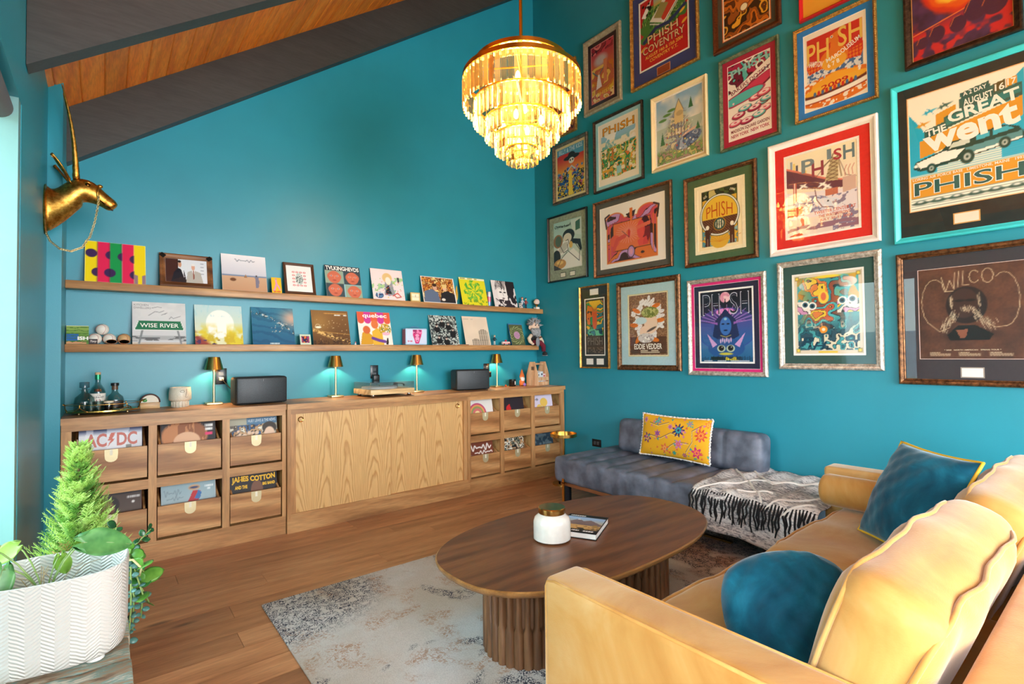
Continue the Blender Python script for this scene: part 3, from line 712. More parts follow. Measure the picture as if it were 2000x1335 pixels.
# ------------------------------------------------------------------ floral pillow (painted cover)
# built with the prints further down
# ------------------------------------------------------------------ knitted throw
def throw_mat():
    m, nt, out = newmat('marled_knit'); b = principled(nt, out, Roughness=0.95); b.inputs['Specular IOR Level'].default_value = 0.1
    tc = N(nt, 'TexCoord'); mp = N(nt, 'Mapping'); mp.inputs['Scale'].default_value = (1, 0.35, 1); K(nt, tc.outputs['Object'], mp.inputs['Vector'])
    n1 = N(nt, 'TexNoise'); n1.inputs['Scale'].default_value = 70; n1.inputs['Detail'].default_value = 5; n1.inputs['Roughness'].default_value = 0.7; n1.inputs['Distortion'].default_value = 1.0; K(nt, mp.outputs[0], n1.inputs['Vector'])
    n0 = N(nt, 'TexNoise'); n0.inputs['Scale'].default_value = 6; K(nt, tc.outputs['Object'], n0.inputs['Vector'])
    ad = N(nt, 'Math', operation='MULTIPLY_ADD'); K(nt, n0.outputs[0], ad.inputs[0]); ad.inputs[1].default_value = 0.35; K(nt, n1.outputs[0], ad.inputs[2])
    rp = N(nt, 'ValToRGB'); e = rp.color_ramp.elements; e[0].position = 0.48; e[0].color = L4((60, 60, 66)); e[1].position = 0.74; e[1].color = L4((232, 228, 224)); q = e.new(0.61); q.color = L4((150, 148, 150)); K(nt, ad.outputs[0], rp.inputs[0]); K(nt, rp.outputs[0], b.inputs['Base Color'])
    bp = N(nt, 'Bump'); bp.inputs['Strength'].default_value = 0.6; bp.inputs['Distance'].default_value = 0.004; K(nt, n1.outputs[0], bp.inputs['Height']); K(nt, bp.outputs[0], b.inputs['Normal'])
    return m
th = thing('throw_blanket', 'grey marled throw blanket with white zigzag cords and black fringe on the daybed', 'blanket', (-0.44, -2.8, 0.40))
def drape(u, v, lift=0.012, hang=0.22):
    # u: from the wall across the seat and over the front edge; v: along the daybed
    y = 0.33-0.80*v + 0.02*math.sin(5*u+1) + 0.10*(u-0.2)*(-0.6)*(1-v)
    xs = 0.40-u*(0.82+hang+0.03)
    wv = 0.006*math.sin(11*v*3+4*u)+0.005*math.sin(23*u+9*v)
    edge = -0.435
    if xs > edge: return (xs, y, lift+wv+0.004*math.sin(y*31)**2 - 0.03*max(0, (-0.38-xs)/0.06)**2)
    d = edge-xs
    return (edge-0.010-0.012*math.sin(14*y)-0.004*math.sin(31*y), y+0.02*d, lift-0.03-d+0.015*math.sin(9*y+1))
mb = MB().grid(lambda u, v: drape(u, v), 60, 44)
bl = mb.build('cloth', throw_mat(), th, smooth='all')
sm = bl.modifiers.new('thick', 'SOLIDIFY'); sm.thickness = 0.008; sm.offset = 1
wht = pm('white_cord', (232, 226, 218), 0.95, bump=0.5, bscale=200)
def cord(uv, r=0.008):
    pts = []
    for i in range(len(uv)-1):
        for k in range(14):
            t = k/14; u = uv[i][0]+(uv[i+1][0]-uv[i][0])*t; v = uv[i][1]+(uv[i+1][1]-uv[i][1])*t
            p = Vector(drape(u, v)); q = Vector((0, 0, 0.010)) if p.x > -0.43 else Vector((-0.010, 0, 0.002)); pts.append(p+q)
    return MB().tube(pts, r, 6)
for uv in ([(0.0, 0.02), (0.42, 0.5), (0.0, 0.98)], [(0.12, 0.0), (0.8, 0.62), (0.5, 1.0)], [(0.80, 0.02), (0.36, 0.42), (0.20, 1.0)], [(0.72, 0.36), (0.62, 0.62)], [(0.84, 0.66), (0.70, 0.98)]):
    cord(uv).build('cord', wht, th, smooth='all')
blk = pm('black_yarn', (24, 24, 27), 0.95)
random.seed(5)
fr = []
for k in range(40):
    v = 0.01+0.97*k/39
    p = Vector(drape(0.775, v)); L = 0.11+0.05*random.random(); dx = random.uniform(-0.02, 0.02)
    path = [p+Vector((0.03, 0, 0.008)), p+Vector((-0.004, 0, 0.004))]
    for t in (0.15, 0.45, 0.75, 1.0):
        path.append(Vector((-0.468-0.006*random.random(), p.y+dx*t+0.006*math.sin(9*t+k), -0.02-L*t)))
    MB().tube(path, [0.004, 0.006, 0.0065, 0.006, 0.0055, 0.004], 5).build('tassel', blk, th, smooth='all')

# ------------------------------------------------------------------ brass drink table by the cabinet
dt = thing('drink_table', 'small brass pedestal drink table between cabinet and daybed', 'side table', (-0.33, -0.76, 0))
MB().lathe([(0, 0), (0.115, 0), (0.115, 0.010), (0.02, 0.016), (0, 0.016)], 36).build('base', brass, dt, True)
MB().cyl((0, 0), 0.009, 0.014, 0.47, 16).build('pole', brass, dt, smooth=40)
MB().lathe([(0, 0.470), (0.13, 0.470), (0.135, 0.473), (0.135, 0.502), (0.131, 0.502), (0.131, 0.476), (0, 0.476)], 44).build('tray_top', brass, dt, True)

# ------------------------------------------------------------------ chandelier
ch = thing('chandelier', 'tiered gold crystal chandelier hanging over the coffee table', 'chandelier', (-1.955, -2.10, 2.41))
gold = pm('chandelier_gold', (206, 148, 52), 0.3, 1.0, var=0.05)
def crystal_mat():
    m, nt, out = newmat('amber_crystal')
    tr = N(nt, 'BsdfTransparent'); tr.inputs[0].default_value = (1, 0.90, 0.70, 1)
    gl = N(nt, 'BsdfGlossy'); gl.inputs['Roughness'].default_value = 0.06; gl.inputs[0].default_value = (1, 0.93, 0.8, 1)
    tl = N(nt, 'BsdfTranslucent'); tl.inputs[0].default_value = (1.0, 0.74, 0.36, 1)
    oi = N(nt, 'ObjectInfo'); mr = N(nt, 'MapRange'); mr.inputs[3].default_value = 0.02; mr.inputs[4].default_value = 0.20; K(nt, oi.outputs['Random'], mr.inputs[0])
    a = N(nt, 'MixShader'); K(nt, mr.outputs[0], a.inputs[0]); K(nt, tr.outputs[0], a.inputs[1]); K(nt, tl.outputs[0], a.inputs[2])
    fr = N(nt, 'LayerWeight'); fr.inputs[0].default_value = 0.35
    b = N(nt, 'MixShader'); K(nt, fr.outputs['Fresnel'], b.inputs[0]); K(nt, a.outputs[0], b.inputs[1]); K(nt, gl.outputs[0], b.inputs[2])
    K(nt, b.outputs[0], out.inputs[0]); return m
cry = crystal_mat()
ctop = ceil_z(-1.955)-2.41
MB().cyl((0, 0), 0.0105, 0.64, ctop-0.02, 14).build('rod', gold, ch, smooth=40)
MB().lathe([(0, ctop-0.05), (0.06, ctop-0.05), (0.065, ctop-0.03), (0.065, ctop+0.04), (0, ctop+0.04)], 24).build('ceiling_canopy', gold, ch, True)
def tier(r, zt, hgt, n, band):
    rg = MB().lathe([(r-0.006, zt), (r+0.007, zt), (r+0.007, zt+band), (r-0.006, zt+band)], 56, closed=True).build('tier_ring', gold, ch, smooth=40)
    wd = 2*PI*r/n*0.46; th_ = 0.008
    me = MB().prism([(-th_*0.6, -wd), (th_*0.3, -wd*0.55), (th_, 0), (th_*0.3, wd*0.55), (-th_*0.6, wd)], 0, hgt).mesh('crystal')
    for k in range(n):
        a = 2*PI*(k+0.5)/n
        link('crystal', me, cry, rg, (r*math.cos(a), r*math.sin(a), zt-hgt-0.001), (0, 0, a))
tier(0.280, 0.622, 0.076, 44, 0.024)
tier(0.352, 0.540, 0.165, 58, 0.026)
tier(0.288, 0.400, 0.125, 48, 0.007)
tier(0.220, 0.295, 0.106, 38, 0.007)
tier(0.159, 0.205, 0.100, 28, 0.007)
tier(0.091, 0.122, 0.080, 18, 0.007)
for zt, r in ((0.634, 0.278), (0.552, 0.35), (0.403, 0.286), (0.298, 0.218), (0.208, 0.157), (0.125, 0.09)):
    mb = MB()
    for k in range(4):
        a = PI/4+k*PI/2; mb.tube([(0, 0, zt), (r*math.cos(a), r*math.sin(a), zt)], 0.005, 6)
    mb.build('spoke', gold, ch)
MB().cyl((0, 0), 0.010, 0.12, 0.645, 12).build('stem', gold, ch, smooth=40)
bulb_m = emit('warm_bulb', (255, 206, 130), 18.0)
for z, r, n in ((0.47, 0.20, 6), (0.29, 0.12, 4), (0.15, 0.04, 2)):
    for k in range(n):
        a = 2*PI*k/n+0.3+z
        MB().lathe([(0.001, 0.0), (0.012, 0.01), (0.015, 0.03), (0.010, 0.05), (0.001, 0.062)], 12).build('bulb', bulb_m, ch, True, loc=(r*math.cos(a), r*math.sin(a), z-0.03))
for z, e in ((0.45, 11), (0.22, 3.5)):
    l = bpy.data.lights.new('chandelier_glow', 'POINT'); l.energy = e; l.color = (1.0, 0.70, 0.34); l.shadow_soft_size = 0.14
    o = bpy.data.objects.new('chandelier_glow', l); COL.objects.link(o); o.parent = ch; o.location = (0, 0, z)
# ------------------------------------------------------------------ painted prints (colour stored on fine meshes)
class Cv:
    def __init__(s, W, H, bg=(255, 255, 255), cell=0.0042):
        s.W, s.H = W, H; s.nx = max(24, int(W/cell)); s.ny = max(24, int(H/cell))
        s.U, s.V = np.meshgrid(np.linspace(0, 1, s.nx), np.linspace(0, 1, s.ny))
        s.k = W/H; s.X = s.U*s.k; s.A = np.zeros((s.ny, s.nx, 3)); s.A[:] = bg; s.e = 1.0/s.ny
    def put(s, m, c):
        m = np.clip(m, 0, 1)[..., None]
        c = np.asarray(c, float); s.A = s.A*(1-m)+c*m; return s
    def soft(s, d, w=1.0): return np.clip(0.5-d/(s.e*w), 0, 1)      # d: signed distance in v units
    def m_ell(s, cx, cy, rx, ry, rot=0.0):
        x, y = s.X-cx*s.k, s.V-cy; c, n = math.cos(rot), math.sin(rot); a, b = x*c+y*n, -x*n+y*c
        q = np.sqrt((a/rx)**2+(b/ry)**2); return s.soft((q-1)*min(rx, ry))
    def ell(s, c, cx, cy, rx, ry=None, rot=0.0): return s.put(s.m_ell(cx, cy, rx, ry or rx, rot), c)
    def m_rect(s, x0, x1, y0, y1):
        return s.soft(np.maximum(np.maximum((x0-s.U)*s.k, (s.U-x1)*s.k), np.maximum(y0-s.V, s.V-y1)))
    def rect(s, c, x0, x1, y0, y1): return s.put(s.m_rect(x0, x1, y0, y1), c)
    def m_poly(s, pts):
        ins = np.zeros(s.U.shape, bool); n = len(pts)
        for i in range(n):
            (x1, y1), (x2, y2) = pts[i], pts[(i+1) % n]
            if y1 == y2: continue
            cnd = ((y1 > s.V) != (y2 > s.V)) & (s.U < (x2-x1)*(s.V-y1)/(y2-y1)+x1); ins ^= cnd
        return ins.astype(float)
    def poly(s, c, pts): return s.put(s.m_poly(pts), c)
    def line(s, c, pts, w):
        d = np.full(s.U.shape, 9.0)
        for (x1, y1), (x2, y2) in zip(pts[:-1], pts[1:]):
            ax, ay, bx_, by = x1*s.k, y1, x2*s.k, y2; dx, dy = bx_-ax, by-ay; L = dx*dx+dy*dy+1e-12
            t = np.clip(((s.X-ax)*dx+(s.V-ay)*dy)/L, 0, 1)
            d = np.minimum(d, np.hypot(s.X-ax-t*dx, s.V-ay-t*dy))
        return s.put(s.soft(d-w/2), c)
    def grad(s, c0, c1, y0=0.0, y1=1.0, m=None):
        t = np.clip((s.V-y0)/(y1-y0), 0, 1)[..., None]; g = np.asarray(c0, float)*(1-t)+np.asarray(c1, float)*t
        if m is None: s.A = g
        else: m = np.clip(m, 0, 1)[..., None]; s.A = s.A*(1-m)+g*m
        return s
    def noise(s, sc, seed=0, oct=3, sx=1.0, sy=1.0):
        r = np.random.RandomState(seed); out = np.zeros(s.U.shape); amp = 1.0; tot = 0
        for o in range(oct):
            f = sc*2**o; gx = int(f*s.k*sx)+3; gy = int(f*sy)+3; G = r.rand(gy, gx)
            x = s.X*f*sx; y = s.V*f*sy; xi = np.clip(x.astype(int), 0, gx-2); yi = np.clip(y.astype(int), 0, gy-2)
            a, b = x-xi, y-yi; a = a*a*(3-2*a); b = b*b*(3-2*b)
            out += amp*((G[yi, xi]*(1-a)+G[yi, xi+1]*a)*(1-b)+(G[yi+1, xi]*(1-a)+G[yi+1, xi+1]*a)*b); tot += amp; amp *= 0.55
        return out/tot
    def bands(s, cols, sc, seed, m=None, k=3.0, ink=None, iw=0.10):
        """flat colour patches with inked outlines, the busy fill of a screen print"""
        n = s.noise(sc, seed, 2)*k*len(cols)*0.5; i = np.floor(n).astype(int) % len(cols)
        P = np.asarray(cols, float)[i]
        if ink is not None:
            fr = n-np.floor(n); P = np.where((np.minimum(fr, 1-fr) < iw)[..., None], np.asarray(ink, float), P)
        m = np.ones(s.U.shape) if m is None else m; m = np.clip(m, 0, 1)[..., None]
        s.A = s.A*(1-m)+P*m; return s
    def dots(s, cols, n, r, seed, m=None, box=(0, 1, 0, 1), petals=0, core=None):
        g = np.random.RandomState(seed)
        for k in range(n):
            x = box[0]+(box[1]-box[0])*g.rand(); y = box[2]+(box[3]-box[2])*g.rand(); q = r*(0.6+0.8*g.rand()); c = cols[g.randint(len(cols))]
            dx, dy = s.X-x*s.k, s.V-y; d = np.hypot(dx, dy)
            rr = q*(1+0.3*np.cos(petals*np.arctan2(dy, dx)+k)) if petals else q
            mm = s.soft(d-rr)
            if m is not None: mm = mm*m
            s.put(mm, c)
            if core is not None: s.put(s.soft(d-q*0.3)*(1 if m is None else m), core)
        return s
    def scr(s, c, x0, x1, y0, y1, seed=1):
        """print too small to read: broken strokes in word-length runs"""
        g = np.random.RandomState(seed); m = s.m_rect(x0, x1, y0, y1); n = max(6, int((x1-x0)*60)); on = np.repeat(g.rand(max(2, n//5)) > 0.12, 5)
        i = np.clip(((s.U-x0)/(x1-x0)*len(on)).astype(int), 0, len(on)-1); j = np.abs(np.sin((s.U-x0)/(x1-x0)*n*2.1+seed))
        return s.put(m*on[i]*np.clip(0.45+0.75*j, 0, 1), c)
    def squig(s, c, x0, x1, y, amp, w, seed=1):
        """handwritten flourish"""
        t = np.linspace(0, 1, 40); return s.line(c, [(x0+(x1-x0)*k, y+amp*math.sin(k*31+seed)*(0.5+0.5*math.sin(k*9+seed))) for k in t], w)
    def fibre(s, a, seed=0, sc=40): s.A = s.A*(1-a+2*a*s.noise(sc, seed, 2)[..., None]); return s
    def mesh(s, name):
        nx, ny = s.nx, s.ny; me = bpy.data.meshes.new(name)
        co_ = np.zeros((ny, nx, 3)); co_[..., 0] = (s.U-0.5)*s.W; co_[..., 1] = (s.V-0.5)*s.H
        me.vertices.add(nx*ny); me.vertices.foreach_set('co', co_.ravel())
        i = np.arange((ny-1)*(nx-1)); r, c = i//(nx-1), i % (nx-1); a = r*nx+c
        q = np.stack([a, a+1, a+nx+1, a+nx], 1).ravel().astype(np.int32); nf = len(i)
        me.loops.add(nf*4); me.polygons.add(nf)
        me.loops.foreach_set('vertex_index', q); me.polygons.foreach_set('loop_start', np.arange(nf, dtype=np.int32)*4)
        me.update(); s.paint(me); return me
    def paint(s, me, arr=None):
        at = me.color_attributes.new('Col', 'FLOAT_COLOR', 'POINT'); c = np.ones((len(me.vertices), 4)); c[:, :3] = lin(np.clip(s.A if arr is None else arr, 0, 255)).reshape(-1, 3)
        at.data.foreach_set('color', c.ravel())
PRINT = print_mat()
_tc = {}
def text_mesh(txt, bold, spacing=1.0):
    cu = bpy.data.curves.new('t', 'FONT'); cu.body = txt; cu.resolution_u = 3; cu.offset = bold; cu.fill_mode = 'FRONT'; cu.space_character = spacing
    ob = bpy.data.objects.new('t', cu); me = bpy.data.meshes.new_from_object(ob); bpy.data.objects.remove(ob); bpy.data.curves.remove(cu)
    return me
def letter(par, W, H, txt, u0, u1, v0, v1, c, z=0.0006, bold=0.02, warp=None, shear=0.0, rot=0.0, spacing=1.0, name='lettering'):
    """flat lettering filling the box (u0..u1, v0..v1) of a W x H sheet"""
    me = text_mesh(txt, bold, spacing); n = len(me.vertices)
    if n == 0: return None
    p = np.zeros(n*3); me.vertices.foreach_get('co', p); p = p.reshape(-1, 3)
    a, b = p.min(0), p.max(0); q = (p-a)/np.maximum(b-a, 1e-6)
    q[:, 0] += shear*(q[:, 1]-0.5)*((v1-v0)*H)/max((u1-u0)*W, 1e-6)
    if warp: q[:, 1] = warp(q[:, 0], q[:, 1])
    x = ((u0+(u1-u0)*q[:, 0])-0.5)*W; y = ((v0+(v1-v0)*q[:, 1])-0.5)*H
    if rot:
        cx, cy = ((u0+u1)/2-0.5)*W, ((v0+v1)/2-0.5)*H; cr, sr = math.cos(rot), math.sin(rot)
        x, y = cx+(x-cx)*cr-(y-cy)*sr, cy+(x-cx)*sr+(y-cy)*cr
    p[:, 0] = x; p[:, 1] = y; p[:, 2] = z
    me.vertices.foreach_set('co', p.ravel()); me.update()
    return link(name, me, flat(c), par)
arch = lambda d: (lambda x, y: y*(1-d*4*(x-0.5)**2))
archt = lambda d: (lambda x, y: y*(1-d)+d*(1-4*(x-0.5)**2))
wave = lambda d, f=6: (lambda x, y: y*(1-d)+d*(0.5+0.5*np.sin(f*x)))

def frame_mesh(w_, h_, fw, depth, prof='flat'):
    """mitred moulding around an opening"""
    P = {'flat': [(0, 0), (0, depth), (fw, depth), (fw, 0.004)],
         'bevel': [(0, 0), (0, depth*0.8), (fw*0.15, depth), (fw*0.35, depth), (fw*0.85, depth*0.55), (fw, depth*0.5), (fw, 0.004)],
         'round': [(0, 0), (0, depth*0.6), (fw*0.12, depth*0.85), (fw*0.35, depth), (fw*0.6, depth*0.88), (fw*0.78, depth*0.6), (fw*0.86, depth*0.72), (fw, depth*0.6), (fw, 0.004)]}[prof]
    mb = MB(); vs = []; k = len(P)
    for sx, sy in ((-1, -1), (1, -1), (1, 1), (-1, 1)):
        for t, z in P: vs.append((sx*(w_/2-t), sy*(h_/2-t), z))
    fs = []
    for i in range(4):
        j = (i+1) % 4
        for q in range(k-1): fs.append((i*k+q, j*k+q, j*k+q+1, i*k+q+1))
        fs.append((i*k+k-1, j*k+k-1, j*k, i*k))
    return mb.add(vs, fs)
def metal_frame(name, c1, c2, rough=0.4, metal=0.6, sc=40):
    if name in MATS: return MATS[name]
    m, nt, out = newmat(name); b = principled(nt, out, Roughness=rough, Metallic=metal)
    tc = N(nt, 'TexCoord'); n1 = N(nt, 'TexNoise'); n1.inputs['Scale'].default_value = sc; n1.inputs['Detail'].default_value = 5; n1.inputs['Roughness'].default_value = 0.7
    K(nt, tc.outputs['Object'], n1.inputs['Vector']); rp = N(nt, 'ValToRGB'); e = rp.color_ramp.elements
    e[0].position = 0.36; e[0].color = L4(c1); e[1].position = 0.66; e[1].color = L4(c2); K(nt, n1.outputs[0], rp.inputs[0]); K(nt, rp.outputs[0], b.inputs['Base Color'])
    bp = N(nt, 'Bump'); bp.inputs['Strength'].default_value = 0.3; bp.inputs['Distance'].default_value = 0.002; K(nt, n1.outputs[0], bp.inputs['Height']); K(nt, bp.outputs[0], b.inputs['Normal'])
    MATS[name] = m; return m
GLAZ = glassy('picture_glass', ior=1.42)
FA = Matrix(((0, 0, -1, 0), (-1, 0, 0, 0), (0, 1, 0, 0), (0, 0, 0, 1)))      # right wall: x -> -y, y -> z, z -> -x
def framed(label, yc, zc, w_, h_, fw, fmat, mats, art, depth=0.03, prof='bevel', beads=None, plates=(), cell=None, off=(0, 0), inset=None, glass=True):
    """mats: list of (width, colour) from the frame inwards; art(cv, sheet, W, H)"""
    M = Matrix.Translation((-0.002, yc, zc)) @ FA
    root = thing('framed_poster', label, 'poster', mat4=M, group='framed concert posters on the right wall')
    frame_mesh(w_, h_, fw, depth, prof).build('frame', fmat, root, smooth=20)
    if beads:
        bm_, r, step = beads; mb = MB()
        for (x, y, L, hz) in ((0, h_/2-fw*0.3, w_, 1), (0, -h_/2+fw*0.3, w_, 1), (w_/2-fw*0.3, 0, h_, 0), (-w_/2+fw*0.3, 0, h_, 0)):
            n = int(L/step)
            for k in range(n):
                t = (k+0.5)/n*L-L/2; c = (x+t, y, depth) if hz else (x, y+t, depth)
                mb.sphere(c, (r, r*0.8, r*0.5) if hz else (r*0.8, r, r*0.5), 6, 4)
        tag(mb.build('beading', bm_, root, smooth='all', fix=False), kind='stuff')
    x, y = w_/2-fw, h_/2-fw
    MB().box(-x-0.002, x+0.002, -y-0.002, y+0.002, 0.001, 0.004).build('backing', flat((60, 55, 50)), root)
    z = 0.006
    for i, mt in enumerate(mats):
        mwid, c = mt[0], mt[1]
        mb = MB(); a = mwid if not isinstance(mwid, tuple) else None
        l, r_, t, b = (a, a, a, a) if a is not None else mwid
        X0, X1, Y0, Y1 = off[0]-x, off[0]+x, off[1]-y, off[1]+y
        mb.box(X0, X1, Y1-t, Y1, z, z+0.002); mb.box(X0, X1, Y0, Y0+b, z, z+0.002); mb.box(X0, X0+l, Y0+b, Y1-t, z, z+0.002); mb.box(X1-r_, X1, Y0+b, Y1-t, z, z+0.002)
        mb.build('mat_board', mt[2] if len(mt) > 2 else pm('mat_%d_%d_%d' % c, c, 0.85, var=0.05, scale=60), root)
        off = (off[0]+(l-r_)/2, off[1]+(b-t)/2); x -= (l+r_)/2; y -= (t+b)/2; z -= 0.0012
    W, H = 2*x, 2*y
    cv = Cv(W, H, cell=cell or max(0.0036, min(0.005, W/110)))
    sheet = bpy.data.objects.new('print', None)
    texts = art(cv, W, H) or []
    sheet = link('print', cv.mesh('print'), PRINT, root, (off[0], off[1], 0.0045))
    for t in texts: letter(sheet, W, H, *t[0], **t[1])
    for (px, py, pw, ph, c1, c2) in plates:
        q = MB().box(px-pw/2, px+pw/2, py-ph/2, py+ph/2, 0.0083, 0.0092).build('plaque', flat(c1), root)
        MB().box(px-pw/2+0.006, px+pw/2-0.006, py-ph/2+0.006, py+ph/2-0.006, 0.0092, 0.0096).build('plaque_card', flat(c2), q)
    if glass: MB().box(-w_/2+fw-0.002, w_/2-fw+0.002, -h_/2+fw-0.002, h_/2-fw+0.002, 0.0105, 0.0115).build('glazing', GLAZ, root)
    return root
def T(*a, **k): return (a, k)
WHT, BLK, CRM = (250, 246, 238), (18, 16, 18), (246, 232, 200)

# --- the posters, row by row
def a_went(c, W, H):
    c.grad((250, 240, 215), (250, 244, 226)); cy = (38, 178, 214); gr = (58, 100, 92); og = (226, 158, 52)
    c.poly(cy, [(0, 0.86), (0.10, 0.74), (0.20, 0.58), (0.25, 0.40), (0.25, 0.30), (0, 0.30)]); c.poly(cy, [(1, 0.98), (0.88, 0.90), (0.80, 0.74), (0.80, 0.30), (1, 0.30)])
    for k in range(6): c.rect((70, 180, 212), 0.0, 1.0, 0.292+k*0.018, 0.298+k*0.018)
    for x, y, q in ((0.34, 0.86, gr), (0.20, 0.845, cy), (0.13, 0.745, og)):
        c.ell(q, x, y, 0.045, 0.008, 0.25); c.poly(q, [(x-0.03, y+0.03), (x, y-0.005), (x+0.03, y-0.03), (x+0.015, y+0.01)]); c.ell(q, x-0.035, y-0.008, 0.008, 0.018, 0.2)
    c.poly(gr, [(0.47, 0.92), (0.72, 0.955), (0.73, 0.905), (0.48, 0.87)]); c.poly(gr, [(0.46, 0.87), (0.84, 0.925), (0.84, 0.84), (0.46, 0.79)])
    c.poly((94, 84, 50), [(0.76, 0.915), (0.85, 0.928), (0.85, 0.85), (0.76, 0.835)]); c.poly(og, [(0.86, 0.92), (0.94, 0.93), (0.94, 0.87), (0.86, 0.855)])
    c.poly(og, [(0.25, 0.80), (0.44, 0.845), (0.44, 0.74), (0.25, 0.70)])
    c.poly(gr, [(0.14, 0.685), (0.36, 0.725), (0.36, 0.65), (0.14, 0.605)]); c.poly(gr, [(0.33, 0.76), (0.80, 0.85), (0.98, 0.87), (0.98, 0.76), (0.80, 0.74), (0.33, 0.655)]); c.poly((52, 130, 126), [(0.34, 0.74), (0.97, 0.85), (0.97, 0.79), (0.34, 0.68)])
    c.poly(og, [(0.10, 0.60), (0.98, 0.76), (0.98, 0.60), (0.10, 0.45)])
    # estate car in three-quarter view
    ink = (38, 74, 66); body = (250, 246, 236)
    c.poly(ink, [(0.03, 0.365), (0.05, 0.425), (0.30, 0.475), (0.36, 0.53), (0.82, 0.565), (0.94, 0.525), (0.985, 0.47), (0.98, 0.42), (0.50, 0.365), (0.10, 0.335)])
    c.poly(body, [(0.06, 0.415), (0.31, 0.465), (0.50, 0.45), (0.42, 0.385), (0.10, 0.36)]); c.poly((92, 150, 156), [(0.50, 0.45), (0.97, 0.485), (0.97, 0.43), (0.55, 0.385)]); c.poly(body, [(0.50, 0.40), (0.97, 0.44), (0.97, 0.425), (0.54, 0.38)])
    c.poly((214, 220, 206), [(0.36, 0.475), (0.40, 0.52), (0.55, 0.53), (0.55, 0.485)]); c.poly((66, 182, 206), [(0.60, 0.49), (0.60, 0.535), (0.71, 0.54), (0.71, 0.50)]); c.poly((66, 182, 206), [(0.74, 0.50), (0.74, 0.545), (0.85, 0.548), (0.91, 0.515)])
    for k in range(4): c.line(body, [(0.07, 0.40-k*0.010), (0.40, 0.425-k*0.010)], 0.003)
    for x, y, r in ((0.20, 0.345, 0.042), (0.52, 0.375, 0.058), (0.83, 0.42, 0.045)): c.ell(ink, x, y, r*0.8, r); c.ell((190, 196, 186), x, y, r*0.4, r*0.52); c.ell(ink, x, y, r*0.16, r*0.2)
    c.ell(WHT, 0.43, 0.425, 0.018); c.ell(WHT, 0.055, 0.39, 0.014)
    c.rect(og, 0, 1, 0.105, 0.285); c.rect((250, 246, 230), 0, 1, 0.0, 0.105)
    for k in range(5): c.rect((96, 120, 110), 0, 1, 0.012+k*0.022, 0.016+k*0.022)
    for k in range(6): x = 0.09+k*0.165; c.ell((70, 100, 90), x, 0.055, 0.062, 0.014); c.ell((70, 100, 90), x, 0.066, 0.035, 0.014); c.ell(WHT, x, 0.068, 0.022, 0.008)
    s = dict(rot=0.105)
    return [T('A 2 DAY', 0.50, 0.70, 0.895, 0.930, WHT, rot=0.09), T('AUGUST', 0.50, 0.75, 0.812, 0.868, WHT, rot=0.09), T('16', 0.765, 0.842, 0.850, 0.906, WHT), T('17', 0.865, 0.935, 0.867, 0.918, WHT),
            T('THE', 0.155, 0.345, 0.632, 0.692, WHT, rot=0.12, bold=0.03), T('GREAT', 0.36, 0.96, 0.715, 0.815, WHT, rot=0.11, bold=0.03), T('went', 0.13, 0.95, 0.515, 0.695, WHT, bold=0.035, rot=0.125),
            T('LORING AIR FORCE BASE   LIMESTONE, MAINE   1997', 0.02, 0.98, 0.255, 0.280, WHT, bold=0.01),
            T('PHISH', 0.025, 0.985, 0.120, 0.245, WHT, bold=0.035), T('PHISH', 0.035, 0.975, 0.126, 0.239, (52, 100, 96), bold=0.012, z=0.0009)]
